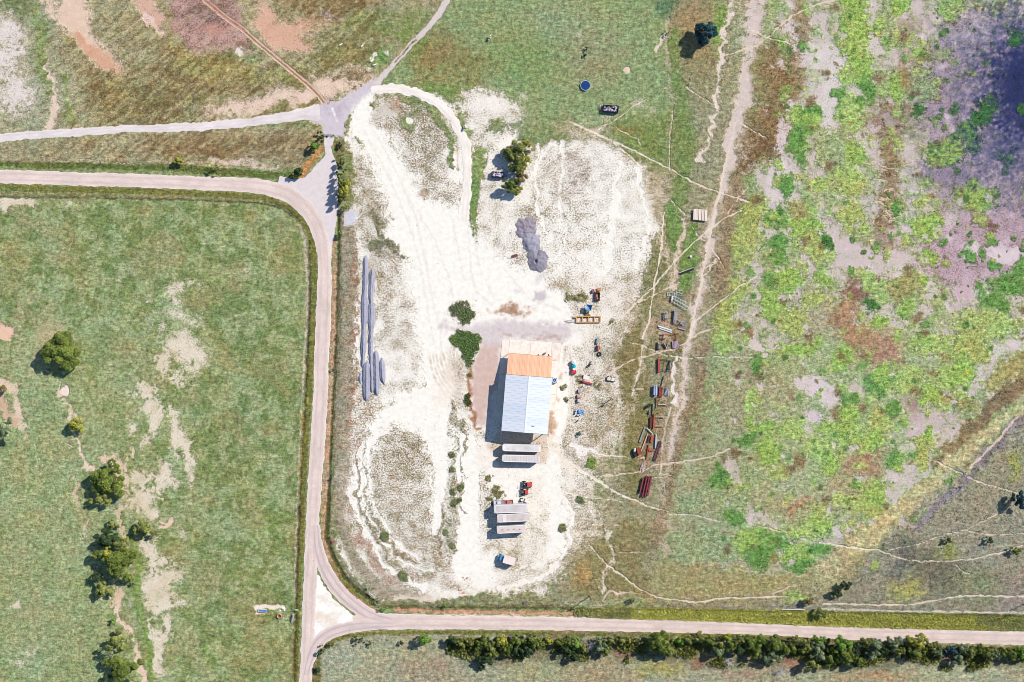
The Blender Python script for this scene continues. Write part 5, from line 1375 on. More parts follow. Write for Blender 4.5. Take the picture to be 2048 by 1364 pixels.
cart = thing('hand_cart', 'small grey hand cart left on the pale concrete north of the copper roof', 'cart', 1090, 706.5, 38, z=.1)
part('tray', MB().box(-.2, 0, .35, 1.1, .6, .25), mat('cart_grey', (120, 112, 110), .7), cart)
part('handle', MB().beam((.35, .25, .45), (1.0, .25, .8), .05, .05).beam((.35, -.25, .45), (1.0, -.25, .8), .05, .05).beam((1.0, .27, .8), (1.0, -.27, .8), .05, .05), STEEL, cart)
for y in (-.34, .34):
    part('wheel', MB().torus((-.4, y, .2), .16, .05, (0, 1, 0), 12, 6), DARKM, cart)
for k, (x, y, lab) in enumerate([(1075.5, 711, 'dark scrap piece by the north edge of the copper roof, left of the hand cart'), (1097, 711.5, 'dark scrap piece by the north edge of the copper roof, right of the hand cart')]):
    t = thing('scrap_bracket', lab, 'scrap metal', x, y, 30 * k, z=.1)
    part('plate', MB().box(0, 0, .12, .9, .35, .22), mat('scrap_brown', (110, 84, 78), .8), t)
    part('flange', MB().box(.3, .3, .1, .3, .5, .16), mat('scrap_brown', (110, 84, 78)), t)

# ---------------------------------------------------------------- semi-trailers, box truck
TRW = mat('trailer_roof_white', (250, 246, 246), .5, var=.08, scale=.7, dirt=(222, 212, 206))
TRG = mat('trailer_roof_grey', (228, 220, 220), .55, var=.08, scale=.8, dirt=(210, 196, 192))
TRP = mat('trailer_roof_tan', (230, 214, 206), .55, var=.08, scale=.6, dirt=(212, 192, 182))
TSIDE = mat('trailer_side', (206, 206, 210), .5, var=.05, scale=1)
TRIB = mat('trailer_rib', (196, 184, 182), .55, var=.05)
def trailer(px, py, L, Wd, deg, Ht, roofm, label, rounded=True, ribs=30, vents=0, stained=0):
    t = thing('semi_trailer', label, 'trailer', px, py, deg, group='box trailers parked south of the shed')
    t.location.x, t.location.y = W(px, py, Ht)
    t.location.z = 0
    fl = 1.15
    ph = []
    r = .7 if rounded else .12
    for cx, cy, a0 in ((-L / 2 + r, -Wd / 2 + r, 180), (L / 2 - .1, -Wd / 2 + .1, 270), (L / 2 - .1, Wd / 2 - .1, 0), (-L / 2 + r, Wd / 2 - r, 90)):
        rr = r if cx < 0 else .1
        for k in range(5):
            a = math.radians(a0 + k * 22.5)
            ph.append((cx + rr * math.cos(a), cy + rr * math.sin(a)))
    part('body', MB().prism(ph, fl, Ht - .06), TSIDE, t)
    roof = part('roof', MB().prism([(x * .997, y * .985) for x, y in ph], Ht - .06, Ht, inset=.01), roofm, t)
    rb = MB()
    for k in range(ribs):
        x = -L / 2 + .9 + (L - 1.4) * (k + .5) / ribs
        rb.box(x, 0, Ht + .012, .09, Wd - .6, .03)
    q = part('roof_bows', rb, TRIB, roof)
    rl = MB()
    for s in (-1, 1):
        rl.box(.1, s * (Wd / 2 - .12), Ht - .02, L - 1.4, .28, .12)
    part('top_rail', rl, mat('rail_white', (250, 248, 248), .45), t)
    for k in range(vents):
        part('roof_vent', MB().tube((-L * .31 + k * L * .2, -.15 * (k % 2), Ht + .0), (-L * .31 + k * L * .2, -.15 * (k % 2), Ht + .14), .2, n=10), mat('vent_dark', (110, 90, 92), .6), t)
    if stained:
        part('roof_patch', MB().box(-L * .27, -.1, Ht + .018, 1.5, Wd * .8, .02), mat('roof_patch', (238, 232, 232), .4, var=.12, scale=2), roof)
    # underside: axles and landing legs
    for x in (L / 2 - 1.6, L / 2 - 2.9):
        ax = part('axle', MB().tube((x, -Wd / 2 + .2, .52), (x, Wd / 2 - .2, .52), .07, n=8), DARKM, t)
        for y in (-Wd / 2 + .22, -Wd / 2 + .52, Wd / 2 - .22, Wd / 2 - .52):
            part('wheel', MB().tube((x, y - .12, .52), (x, y + .12, .52), .5, n=14), DARKM, ax)
    part('chassis', MB().box(0, -.45, fl - .15, L - 1, .12, .26).box(0, .45, fl - .15, L - 1, .12, .26), mat('chassis_dark', (70, 64, 64), .8), t)
    for y in (-.8, .8):
        part('landing_leg', MB().box(-L / 2 + 2.6, y, fl / 2, .14, .14, fl), STEEL, t)
    return t
trailer(1042.9, 896, 15.2, 2.75, -1.4, 4.0, TRW, 'white ribbed box trailer with rounded nose, the one nearest the shed', ribs=34)
trailer(1041.5, 917.4, 15.0, 2.75, -1.2, 4.0, TRG, 'pale box trailer with rounded nose, just south of the ribbed one by the shed', ribs=22)
trailer(1020.8, 1017.6, 13.1, 3.3, 1.5, 4.2, TRG, 'pale grey box trailer, northernmost of the three in the lower yard', False, 28)
trailer(1027.2, 1035.6, 13.1, 3.2, 2.6, 4.2, TRP, 'tan box trailer with bright roof patch, middle of the three in the lower yard', False, 26, stained=1)
trailer(1022.6, 1058.6, 11.5, 2.9, 3.2, 4.2, TRP, 'tan box trailer with four small roof vents, southernmost of the three', False, 0, vents=4)

tk = thing('box_truck', 'white box truck with blue cab parked alone in the lower yard', 'truck', 1013.4, 1117.4, -15)
BX = mat('box_pink_white', (248, 228, 222), .5, var=.03, scale=.7)
part('cargo_box', MB().box(1.05, 0, 2.15, 4.7, 2.75, 2.5), BX, tk)
part('box_edge', MB().box(1.05, 1.32, 3.42, 4.7, .1, .06).box(1.05, -1.32, 3.42, 4.7, .1, .06).box(3.36, 0, 3.42, .1, 2.7, .06).box(-1.27, 0, 3.42, .1, 2.7, .06), mat('rail_white', (250, 248, 248)), tk)
CB = mat('cab_blue', (70, 150, 214), .35, var=.05, spec=.6)
cabb = MB().prism([(-3.0, -1.05), (-1.4, -1.1), (-1.4, 1.1), (-3.0, 1.05)], .5, 1.7)
cabb.prism([(-2.75, -1.0), (-1.4, -1.05), (-1.4, 1.05), (-2.75, 1.0)], 1.7, 2.45, inset=.06)
cb = part('cab', cabb, CB, tk)
part('hood', MB().prism([(-3.6, -.85), (-2.95, -.95), (-2.95, .95), (-3.6, .85)], .5, 1.35, inset=.03), mat('hood_cyan', (130, 214, 240), .35, spec=.6), tk)
part('windshield', MB().add([(-3.02, -.9, 1.66), (-3.02, .9, 1.66), (-2.66, .82, 2.36), (-2.66, -.82, 2.36)], [(0, 3, 2, 1)]).add([(-3.04, -.9, 1.64), (-3.04, .9, 1.64), (-3.02, .9, 1.66), (-3.02, -.9, 1.66)], [(0, 1, 2, 3)]), mat('dark_glass', (40, 60, 84), .12, spec=.8), cb)
for x in (-2.8, 2.2):
    for y in (-1.0, 1.0):
        part('wheel', MB().tube((x, y - .14, .45), (x, y + .14, .45), .45, n=14), DARKM, tk)
part('chassis', MB().box(0, 0, .62, 6.6, .9, .22), mat('chassis_dark', (70, 64, 64)), tk)
part('mirror', MB().box(-2.5, 1.25, 1.9, .1, .25, .35), DARKM, tk)
part('mirror', MB().box(-2.5, -1.25, 1.9, .1, .25, .35), DARKM, tk)

# ---------------------------------------------------------------- vehicles and machines
def tractor(px, py, deg, L, Wd, col, label, s=1.0):
    t = thing('tractor', label, 'tractor', px, py, deg)
    C = mat('paint_' + col, {'red': (214, 84, 70), 'rust': (176, 84, 64), 'teal': (70, 200, 206)}[col], .5, var=.12, scale=2, dirt=(170, 90, 80) if col != 'teal' else None)
    part('hood', MB().prism([(0, -.5 * Wd), (L * .48, -.42 * Wd), (L * .48, .42 * Wd), (0, .5 * Wd)], .7, 1.5, inset=.08), C, t)
    part('seat_deck', MB().box(-L * .22, 0, .8, L * .45, Wd * .8, .35), mat('machine_dark', (58, 50, 60), .8), t)
    part('seat', MB().box(-L * .25, 0, 1.15, .5, .5, .4), mat('seat_grey', (150, 150, 165), .7), t)
    part('roll_bar', MB().beam((-L * .4, -.45, .9), (-L * .4, -.45, 2.3), .08, .08).beam((-L * .4, .45, .9), (-L * .4, .45, 2.3), .08, .08).beam((-L * .4, -.45, 2.3), (-L * .4, .45, 2.3), .08, .08), STEEL, t)
    for y in (-1, 1):
        part('rear_wheel', MB().torus((-L * .3, y * (Wd * .5 + .18), .72), .52, .2, (0, 1, 0), 16, 8), DARKM, t)
        part('front_wheel', MB().torus((L * .38, y * (Wd * .42 + .12), .42), .28, .13, (0, 1, 0), 14, 6), DARKM, t)
    part('steering_wheel', MB().torus((-L * .1, 0, 1.4), .2, .03, (.4, 0, 1), 12, 5), DARKM, t)
    return t
tractor(1054, 968.5, -4, 4.2, 1.9, 'red', 'red tractor facing right, north of the lower trailers')
tractor(1049.5, 983.5, 4, 2.9, 1.9, 'red', 'smaller red tractor just below the larger red one')

def pickup(px, py, deg, L, bodyc, cabc, label, name='pickup_truck', cat='truck', flat=False):
    t = thing(name, label, cat, px, py, deg)
    B = mat('paint_' + '_'.join(map(str, bodyc)), bodyc, .4, var=.05, scale=1.5, spec=.5)
    Cc = mat('paint_' + '_'.join(map(str, cabc)), cabc, .4, var=.05, scale=1.5, spec=.5)
    w = .95
    part('body', MB().box(0, 0, .68, L, 2 * w, .55, taper=.97), B, t)
    part('hood', MB().prism([(-L / 2 + .05, -w * .9), (-L * .2, -w * .95), (-L * .2, w * .95), (-L / 2 + .05, w * .9)], .95, 1.12, inset=.05), Cc, t)
    cabp = part('cab', MB().prism([(-L * .22, -w * .92), (L * .12, -w * .92), (L * .12, w * .92), (-L * .22, w * .92)], .95, 1.72, inset=.16), Cc, t)
    part('windshield', MB().add([(-L * .235, -w * .8, 1.0), (-L * .235, w * .8, 1.0), (-L * .19, w * .7, 1.62), (-L * .19, -w * .7, 1.62)], [(0, 3, 2, 1)]).add([(-L * .245, -w * .8, .99), (-L * .245, w * .8, .99), (-L * .235, w * .8, 1.0), (-L * .235, -w * .8, 1.0)], [(0, 1, 2, 3)]), mat('dark_glass', (40, 60, 84)), cabp)
    part('bed', MB().box(L * .31, 0, .99, L * .34, 1.6, .04), mat('bed_grey', (150, 146, 140), .8), t)
    rl = MB()
    for y in (-1, 1):
        rl.box(L * .31, y * .88, 1.1, L * .37, .1, .3)
    rl.box(L * .49, 0, 1.1, .1, 1.7, .3)
    part('bed_rail', rl, B, t)
    for x in (-L * .33, L * .32):
        for y in (-.86, .86):
            part('wheel', MB().tube((x, y - .1, .36), (x, y + .1, .36), .36, n=12), DARKM, t)
    return t
pickup(999.5, 1005.0, 2, 5.0, (168, 160, 148), (216, 214, 222), 'old grey pickup with pale cab squeezed against the north side of the lower trailers')
pickup(1017.5, 1004.3, 2, 3.4, (110, 52, 60), (222, 104, 112), 'red car with dark windows beside the lower trailers, right of the grey pickup', 'parked_car', 'car')

for px, py, deg, lab, c in [(1043, 999.8, 80, 'small white tank on a dark stand between the red tractors and the lower trailers', (236, 230, 232)), (1053, 1001.5, -20, 'pale square crate right of the small white tank by the lower trailers', (244, 232, 218))]:
    t = thing('stand_tank' if c[2] > 225 else 'crate', lab, 'tank' if c[2] > 225 else 'crate', px, py, deg)
    if c[2] > 225:
        part('tank_body', MB().dome(0, 0, .9, .5, .45, .3).tube((0, 0, .4), (0, 0, .9), .5, n=16), mat('tank_white', (240, 236, 236), .5), t)
        part('stand', MB().box(0, 0, .2, 1.5, 1.1, .4), mat('machine_dark', (58, 50, 60)), t)
    else:
        part('base', MB().box(0, 0, .3, 1.5, 1.4, .5), mat('crate_pale', c, .8), t)
        part('lid', MB().box(.1, 0, .6, 1.6, 1.2, .06), mat('crate_lid', (250, 242, 232), .8), t)

# round tanks and spreader east of the pad
t = thing('water_tank', 'round white tank, northernmost of the row east of the concrete pad', 'tank', 1147, 724)
part('tank_body', MB().tube((0, 0, 0), (0, 0, 1.5), .92, n=24).dome(0, 0, 1.5, .92, .92, .25, 24, 4), mat('tank_white', (240, 236, 236)), t, smooth=False)
part('lid', MB().tube((0, 0, 1.72), (0, 0, 1.82), .25, n=12), mat('lid_grey', (210, 206, 206), .5), t)
t = thing('chemical_drum', 'turquoise round drum between the white tank and the red spreader', 'drum', 1148, 732)
part('drum_body', MB().tube((0, 0, 0), (0, 0, 1.35), .82, n=22).dome(0, 0, 1.35, .82, .82, .18, 22, 4), mat('drum_teal', (40, 198, 206), .4), t)
part('lid', MB().tube((-.15, .05, 1.5), (-.15, .05, 1.6), .3, n=12), mat('drum_teal_dark', (20, 140, 170), .4), t)
t = thing('spreader', 'bright red farm spreader with white hopper, south end of the tank row', 'farm machine', 1147.3, 742)
part('frame', MB().box(0, -.3, .7, 1.8, 1.6, .7), mat('red_bright', (226, 56, 52), .5, var=.15, scale=3), t)
part('hopper', MB().tube((.15, .85, .5), (.15, .85, 1.3), .5, .62, n=16), mat('tank_white', (240, 236, 236)), t)
part('drive_shaft', MB().tube((-.5, -1.2, .5), (-.5, .2, .9), .1, n=8), DARKM, t)
part('guard', MB().box(.4, -.9, 1.1, .7, .25, .2).box(-.4, .4, 1.1, .9, .2, .2), mat('red_dark', (160, 36, 40), .6), t)
for y in (-1, 1):
    part('wheel', MB().torus((y * .95, -.2, .4), .28, .12, (1, 0, 0), 12, 6), DARKM, t)

# ---------------------------------------------------------------- bins, troughs and the other yard gear
RUST = mat('rust', (158, 74, 56), .9, var=.3, scale=3, dirt=(110, 56, 44), bump=.01)
RUST2 = mat('rust_orange', (196, 96, 66), .9, var=.25, scale=3, bump=.01)
MAROON = mat('maroon_beam', (156, 58, 72), .7, var=.15, scale=2)
MAROON2 = mat('maroon_dark', (104, 50, 56), .8, var=.2, scale=2)
PALEW = mat('weathered_board', (240, 226, 210), .9, var=.08, scale=2, dirt=(214, 190, 170))
GREYP = mat('grey_pipe', (176, 168, 186), .6, var=.15, scale=2)
TEALF = mat('pale_green_steel', (206, 224, 218), .6, var=.12, scale=2)
GREEN = mat('green_steel', (110, 160, 132), .6, var=.15, scale=2)
BLACKP = mat('black_plastic', (34, 32, 40), .6, var=.2)
BLUEM = mat('blue_sheet', (112, 160, 214), .5, var=.12, scale=2)

def bin_(px, py, L, Wd, deg, Ht, label, seed, flap):
    t = thing('scrap_bin', label, 'bin', px, py, deg, group='steel bins heaped with scrap')
    t.location.x, t.location.y = W(px, py, Ht)
    t.location.z = 0
    d = mat('bin_dark', (52, 44, 56), .7)
    for a in ((0, Wd / 2, L, .1), (0, -Wd / 2, L, .1)):
        part('side_wall', MB().box(a[0], a[1], Ht / 2, a[2], a[3], Ht), d, t)
    for x in (-L / 2, L / 2):
        part('end_wall', MB().box(x, 0, Ht / 2, .1, Wd - .12, Ht), d, t)
    part('floor', MB().box(0, 0, .15, L - .12, Wd - .12, .1), d, t)
    r = random.Random(seed)
    for c, nn in (((232, 224, 238), 26), ((120, 132, 190), 14), ((196, 150, 150), 10)):
        q = MB()
        for k in range(nn):
            q.box(r.uniform(-L / 2 + .4, L / 2 - .4), r.uniform(-Wd / 2 + .35, Wd / 2 - .35), Ht - .25 + r.uniform(-.1, .25), r.uniform(.2, .7), r.uniform(.15, .45), r.uniform(.1, .3), r.uniform(0, 3.1))
        part('scrap_load', q, mat('load_%d' % c[0], c, .8), t)
    for k in range(flap):
        part('drawbar_slat', MB().box(-L / 2 - .35 - k * .35, .35, .5, .16, Wd * .75, .08), mat('slat_%d' % (k % 2), [(230, 220, 226), (150, 110, 130)][k % 2], .7), t)
    return t
bin_(1221.5, 217, 6.2, 2.5, -5, 1.6, 'dark steel bin heaped with pale scrap in the green field below the water tank', 3, 4)
bin_(995, 349, 4.7, 2.2, -4, 1.7, 'dark steel bin heaped with pale scrap in the shade under the yard trees', 5, 0)
t = thing('blue_barrel', 'pale blue barrel at the right end of the shaded scrap bin', 'barrel', 1013, 348, 10)
part('barrel_body', MB().tube((0, 0, 0), (0, 0, 1.2), .75, n=16), mat('barrel_blue', (120, 160, 220), .5), t)
part('lid', MB().tube((0, 0, 1.2), (0, 0, 1.26), .6, n=16), mat('barrel_blue2', (150, 186, 232), .5), t)

wt = thing('stock_tank', 'round galvanised stock tank full of dark blue water in the green field', 'water trough', 1170.7, 171.5)
part('tank_wall', MB().ring(0, 0, 0, .65, 2.0, 1.86, 40), mat('tank_rim', (214, 224, 236), .4), wt)
part('water', MB().tube((0, 0, .1), (0, 0, .5), 1.85, n=36), mat('water_blue', (34, 70, 128), .08, var=.25, scale=.8, spec=.6), wt)

def frame_skid(px, py, L, Wd, deg, n, m, label, z=.25, cat='steel frame', group='pale green ladder-shaped steel frames', name='ladder_frame', th=.16):
    t = thing(name, label, cat, px, py, deg, group=group)
    for y in (-1, 1):
        part('rail', MB().box(0, y * Wd / 2, z, L, th, th * 1.2), m, t)
    for k in range(n):
        part('rung', MB().box(-L / 2 + L * (k + .0) / (n - 1) * .985 + .1, 0, z, th, Wd - th, th), m, t)
    return t
yf = frame_skid(1177, 638.6, 9.7, 2.3, 0.5, 5, mat('yellow_steel', (232, 168, 84), .6, var=.15, scale=2), 'long yellow steel chassis frame lying beside the bare ground', .55, 'chassis', None, 'trailer_frame', .3)
yel = mat('yellow_steel', (232, 168, 84))
part('hitch', MB().beam((-4.85, 1.0, .5), (-6.3, -.1, .45), .12, .12).beam((-4.85, -1.0, .5), (-7.6, -.9, .4), .12, .12).beam((-6.3, -.1, .45), (-9.3, -.55, .35), .1, .1).beam((-9.3, -.55, .35), (-7.3, -1.3, .4), .1, .1), mat('hitch_dark', (120, 92, 90), .8), yf)
part('hitch', MB().beam((-4.85, .9, .55), (-6.1, .9, .5), .5, .3), yel, yf)
for x in (-1.5, -.3):
    for y in (-1.0, 1.0):
        part('spring_block', MB().box(x, y * 1.1, .35, .7, .35, .3), RUST2, yf)

frame_skid(1359, 583.5, 2.6, 1.0, -12, 3, TEALF, 'shortest pale green ladder frame, uppermost of the heap right of the yard')
frame_skid(1343.5, 589, 3.8, 1.2, -5, 5, TEALF, 'pale green ladder frame lying flat at the left end of the heap')
frame_skid(1361, 594, 3.4, .9, -8, 5, GREEN, 'greener ladder frame lying behind the two longest ones')
f1 = frame_skid(1357.5, 600.5, 5.6, 1.2, -25, 6, TEALF, 'long pale green ladder frame, upper of the steeply slanting pair', .5)
f2 = frame_skid(1360, 608.5, 7.4, 1.2, -30, 7, TEALF, 'longest pale green ladder frame with a blunt white end, lower of the slanting pair', .75)
for f_, L_ in ((f1, 5.6), (f2, 7.4)):
    part('end_cap', MB().prism([(-L_ / 2 - .4, -.3), (-L_ / 2 + .2, -.62), (-L_ / 2 + .2, .62), (-L_ / 2 - .4, .3)], .4, .95), mat('cap_white', (240, 244, 246), .6), f_)

def bars(name, label, cat, px, py, deg, n, L, pitch, w, m, z=.5, jit=.1, group=None, seed=1, pn='pipe', lift=True, ms=None):
    t = thing(name, label, cat, px, py, deg, group=group)
    r = random.Random(seed)
    for k in range(n):
        x = (k - (n - 1) / 2) * pitch
        a = r.uniform(-jit, jit)
        l = L * r.uniform(.88, 1.0)
        part(pn, MB().beam((x - a, -l / 2 + r.uniform(-.2, .2), z), (x + a, l / 2, z), w, w), (ms[k % len(ms)] if ms else m), t)
    if lift:
        for y in (-.32, .32):
            part('bearer', MB().box(0, y * L, (z - w / 2) / 2, n * pitch + .2, .18, z - w / 2), mat('bearer_dark', (86, 66, 60), .9), t)
    return t
bars('pipe_rack', 'short row of pale green pipes beside a dark gap, left of the long grey pipes', 'pipes', 1330.5, 631.5, 0, 4, 3.3, .42, .14, TEALF, .9, .05, seed=2)
bars('pipe_stack', 'bundle of long weathered grey pipes, tallest item left of the twisted scrap heap', 'pipes', 1350.5, 632, -6, 5, 5.6, .3, .2, GREYP, 1.0, .22, seed=3)
t = thing('scrap_heap', 'tangle of twisted grey and dark bars right of the long grey pipes', 'scrap metal', 1363.5, 646, 0)
r = random.Random(8)
for k in range(16):
    x, y, a, l = r.uniform(-1.9, 1.9), r.uniform(-1.2, 1.2), r.choice([-.6, -.5, .9, 1.0, -.3]) + r.uniform(-.25, .25), r.uniform(.8, 2.4)
    part('bar', MB().beam((x - l / 2 * math.cos(a), y - l / 2 * math.sin(a), r.uniform(.1, .5)), (x + l / 2 * math.cos(a), y + l / 2 * math.sin(a), r.uniform(.2, .7)), .16, .12), [GREYP, mat('machine_dark', (58, 50, 60)), mat('bar_pale', (224, 216, 226), .6)][k % 3], t)
def one_beam(name, label, cat, x0, y0, x1, y1, w, h, m, z=.25, group=None, extra=None):
    mx, my = (x0 + x1) / 2, (y0 + y1) / 2
    t = thing(name, label, cat, mx, my, math.degrees(math.atan2(-(y1 - y0), x1 - x0)), group=group)
    L = math.hypot(x1 - x0, y1 - y0) * S
    part('web', MB().box(0, 0, z, L, w * .25, h), m, t)
    part('top_flange', MB().box(0, 0, z + h / 2 + .02, L, w, .04), m, t)
    part('bottom_flange', MB().box(0, 0, z - h / 2 - .02, L, w, .04), m, t)
    return t
WB = mat('white_steel', (232, 238, 240), .6, var=.1, scale=2)
one_beam('steel_beam', 'white steel beam slanting below the brick-coloured patch, upper of two', 'beam', 1316, 652, 1344, 661, .5, .3, WB, .3)
one_beam('steel_beam', 'white steel beam slanting below the brick-coloured patch, lower of two', 'beam', 1318, 656.5, 1344, 665, .4, .25, WB, .2)
one_beam('steel_beam', 'short grey-white beam lying just below the tangle of bars', 'beam', 1356, 656, 1371, 660, .4, .3, GREYP, .3)
one_beam('steel_beam', 'thin rusty rod across the pale ground below the white beams', 'rod', 1331, 668.5, 1350, 671, .18, .1, RUST2, .12)
bars('fence_rails', 'dark narrow rails standing left of the pink ground below the white beams', 'rails', 1324.5, 674.5, 3, 3, 2.8, .6, .14, mat('machine_dark', (58, 50, 60)), .35, .08, seed=12, pn='rail')
bars('rusty_rods', 'pair of long thin rusty rods pointing at the stack of purple-grey boards', 'rods', 1351.5, 674, 0, 2, 3.4, .55, .12, RUST2, .3, .05, seed=13, pn='rod')
t = thing('oil_drum', 'small dark drum, upper of two at the left of the scrap row', 'drum', 1316.6, 685.5, 20)
part('drum_body', MB().tube((0, 0, 0), (0, 0, .9), .45, n=14), BLACKP, t)
part('lid', MB().tube((0, 0, .9), (0, 0, .94), .38, n=14), GREYP, t)
t = thing('oil_drum', 'larger grey drum lying on its side, lower of two left of the scrap row', 'drum', 1317, 693.6, 84)
part('drum_body', MB().tube((-.8, 0, .62), (.8, 0, .62), .6, n=16), mat('drum_grey', (128, 118, 134), .6), t)
part('rim', MB().torus((-.8, 0, .62), .58, .06, (1, 0, 0), 18, 6), BLACKP, t)
part('rim', MB().torus((.8, 0, .62), .58, .06, (1, 0, 0), 18, 6), BLACKP, t)
t = thing('v_frame', 'dark V-shaped frame with pale edges between the drums and the board stack', 'steel frame', 1332, 692, 0)
part('arm', MB().beam((-1.1, 1.0, .6), (-.1, -1.1, .3), .3, .5), BLACKP, t)
part('arm', MB().beam((.9, 1.1, .6), (-.1, -1.1, .3), .3, .5), GREYP, t)
part('edge', MB().beam((-.8, 1.1, .9), (.25, -1.0, .6), .12, .06), mat('bar_pale', (224, 216, 226)), t)
bars('board_stack', 'stack of four purple-grey boards, right of the V-shaped frame', 'boards', 1350.3, 689.4, 4, 5, 2.9, .5, .36, mat('board_mauve', (186, 160, 180), .8, var=.12), .45, .04, seed=14, pn='board')

one_beam('steel_beam', 'tall bright red steel beam at the left side of the open black frame', 'beam', 1317, 717, 1317.5, 745, .75, .7, mat('beam_red', (180, 72, 66), .7, var=.15, scale=2), .55)
bf = thing('open_frame', 'open rectangular frame of dark bars right of the tall red beam', 'steel frame', 1331.5, 731, -2)
part('bar', MB().beam((-2.3, 2.35, .6), (2.0, 2.2, .6), .2, .25), BLACKP, bf)
part('bar', MB().beam((-3.2, -2.3, .5), (2.6, -2.1, .5), .25, .2), mat('bar_teal_grey', (130, 146, 150), .7), bf)
part('bar', MB().beam((1.6, 2.0, .5), (.2, -2.6, .45), .25, .3), BLACKP, bf)
part('bar', MB().beam((2.6, 2.1, .5), (1.7, -1.6, .45), .22, .3), MAROON2, bf)
part('bar', MB().beam((2.0, 1.6, .8), (1.6, -1.2, .8), .3, .12), GREYP, bf)
part('bar', MB().beam((-.6, 1.6, .3), (-.9, -2.0, .3), .1, .1), RUST2, bf)
one_beam('steel_beam', 'thin black pole slanting between the open frame and the pipe heap', 'pole', 1327, 752, 1322, 772, .22, .16, BLACKP, .3)
one_beam('timber_plank', 'pale plank lying alone in the grass left of the scrap row', 'plank', 1271, 778, 1287.5, 778, .42, .18, PALEW, .15)
bars('pipe_bundle', 'heap of blue-white pipes stacked high at the left, above the long thin red rail', 'pipes', 1310.5, 780, -3, 5, 4.2, .36, .26, None, 1.3, .12, seed=17, ms=[mat('pipe_blue', (110, 130, 190), .5), mat('pipe_white', (222, 218, 234), .5)])
t = bars('rusty_sheets', 'rust-red sheets lying between two heaps of blue-white pipes', 'sheet metal', 1321, 783, -4, 3, 4.2, .5, .42, RUST, .5, .08, seed=18, pn='sheet')
t = thing('tube_tangle', 'crossed pale tubes heaped right of the rust-red sheets', 'pipes', 1332, 783, 0)
r = random.Random(19)
for k in range(12):
    x, a, l = r.uniform(-1.0, 1.0), 1.35 + r.uniform(-.35, .35), r.uniform(2.0, 3.6)
    part('tube', MB().tube((x - l / 2 * math.cos(a), -l / 2 * math.sin(a), r.uniform(.2, .5)), (x + l / 2 * math.cos(a), l / 2 * math.sin(a), r.uniform(.4, 1.0)), .09, n=6), [mat('pipe_white', (222, 218, 234)), GREYP, mat('pipe_blue', (110, 130, 190))][k % 3], t)
one_beam('steel_beam', 'thin red rail hanging below the heap of blue-white pipes', 'rail', 1313, 794, 1314, 814, .3, .3, RUST, .6)
t = thing('plastic_tank', 'black cylindrical tank lying tilted left of the green pole', 'tank', 1296, 812, 35)
part('tank_body', MB().tube((-1.0, 0, .6), (1.0, 0, .6), .55, n=18), BLACKP, t)
part('end_cap', MB().tube((1.0, 0, .6), (1.12, 0, .6), .5, .3, n=18), BLACKP, t)
part('filler_neck', MB().tube((.2, 0, 1.1), (.2, 0, 1.25), .14, n=10), mat('seat_grey', (150, 150, 165)), t)
t = thing('oval_tank', 'small purple-brown oval tank just below the black cylinder', 'tank', 1298, 825, 82)
part('tank_body', MB().dome(0, 0, .05, 1.05, .45, .8, 16, 5), mat('oval_mauve', (150, 118, 124), .6), t)
part('strap', MB().box(0, 0, .45, .12, .95, .85), BLACKP, t)
one_beam('green_pole', 'pale green pole standing on end beside the left of the red rails', 'pole', 1306.5, 806, 1305.5, 829, .3, .25, GREEN, .5)
for k, (y, x0, x1, lab) in enumerate([(809.5, 1316, 1332, 'white rack rail, uppermost of three right of the red beams'), (834.5, 1310, 1328, 'white rack rail, middle of three right of the red beams'), (852.6, 1310, 1326, 'white rack rail, lowest of three right of the red beams')]):
    t = thing('rack_rail', lab, 'rack', (x0 + x1) / 2, y, 0, group='white rack rails beside the red beams')
    L = (x1 - x0) * S
    part('rail', MB().box(0, .12, .5, L, .16, .12), PALEW, t)
    part('rail', MB().box(0, -.35, .3, L, .12, .12), mat('bearer_dark', (86, 66, 60)), t)
    for q in range(5):
        part('tooth', MB().box(-L / 2 + .4 + q * (L - .8) / 4, .3, .55, .14, .3, .14), PALEW, t)
one_beam('steel_beam', 'long rust-red beam running between the rack rails and the dark maroon one', 'beam', 1308.5, 826, 1307, 857, .5, .45, RUST2, .6)
one_beam('steel_beam', 'dark maroon beam, left of the long rust-red one', 'beam', 1302.5, 833, 1301, 855, .9, .5, MAROON2, .5)
one_beam('green_pole', 'short pale green bar meeting the top of the slanting grey-green board', 'pole', 1293, 855, 1305, 867, .3, .2, TEALF, .6)
one_beam('grey_board', 'long narrow grey-green board slanting down to the left', 'board', 1290, 854, 1279, 884, .6, .2, mat('board_grey_green', (150, 160, 154), .7), .4)
one_beam('pink_pole', 'long pale pink pole slanting above the red tank', 'pole', 1295, 868, 1282.5, 901, .28, .2, mat('pole_pink', (236, 196, 176), .7), .4)
t = thing('rust_plate', 'flat orange-rust plate leaning beside the pale blue beam', 'sheet metal', 1304, 877.5, -14)
part('plate', MB().box(0, 0, .7, 1.0, 2.6, .12), RUST2, t)
part('leg', MB().box(-.5, 0, .3, .2, 2.0, .6), MAROON2, t)
part('side_frame', MB().box(-1.3, -.2, .4, .5, 2.6, .4), MAROON2, t)
one_beam('steel_beam', 'pale blue-grey beam right of the rust plate, ending in a pink tip', 'beam', 1312.5, 868, 1310.5, 896, .55, .3, mat('beam_pale_blue', (184, 196, 214), .6), .5)
t = thing('harrow', 'dark maroon toothed harrow bar slanting at the right of the scrap row', 'farm machine', 1314.5, 901, 72.0)
part('bar', MB().box(0, 0, .55, 8.2, .5, .3), MAROON2, t)
for k in range(14):
    part('tooth', MB().box(-3.8 + k * .58, -.5, .35, .22, .7, .2), mat('tooth_dark', (70, 44, 50), .8), t)
part('back_bar', MB().box(-.2, .35, .6, 7.6, .12, .12), mat('bar_mauve', (150, 110, 120), .7), t)
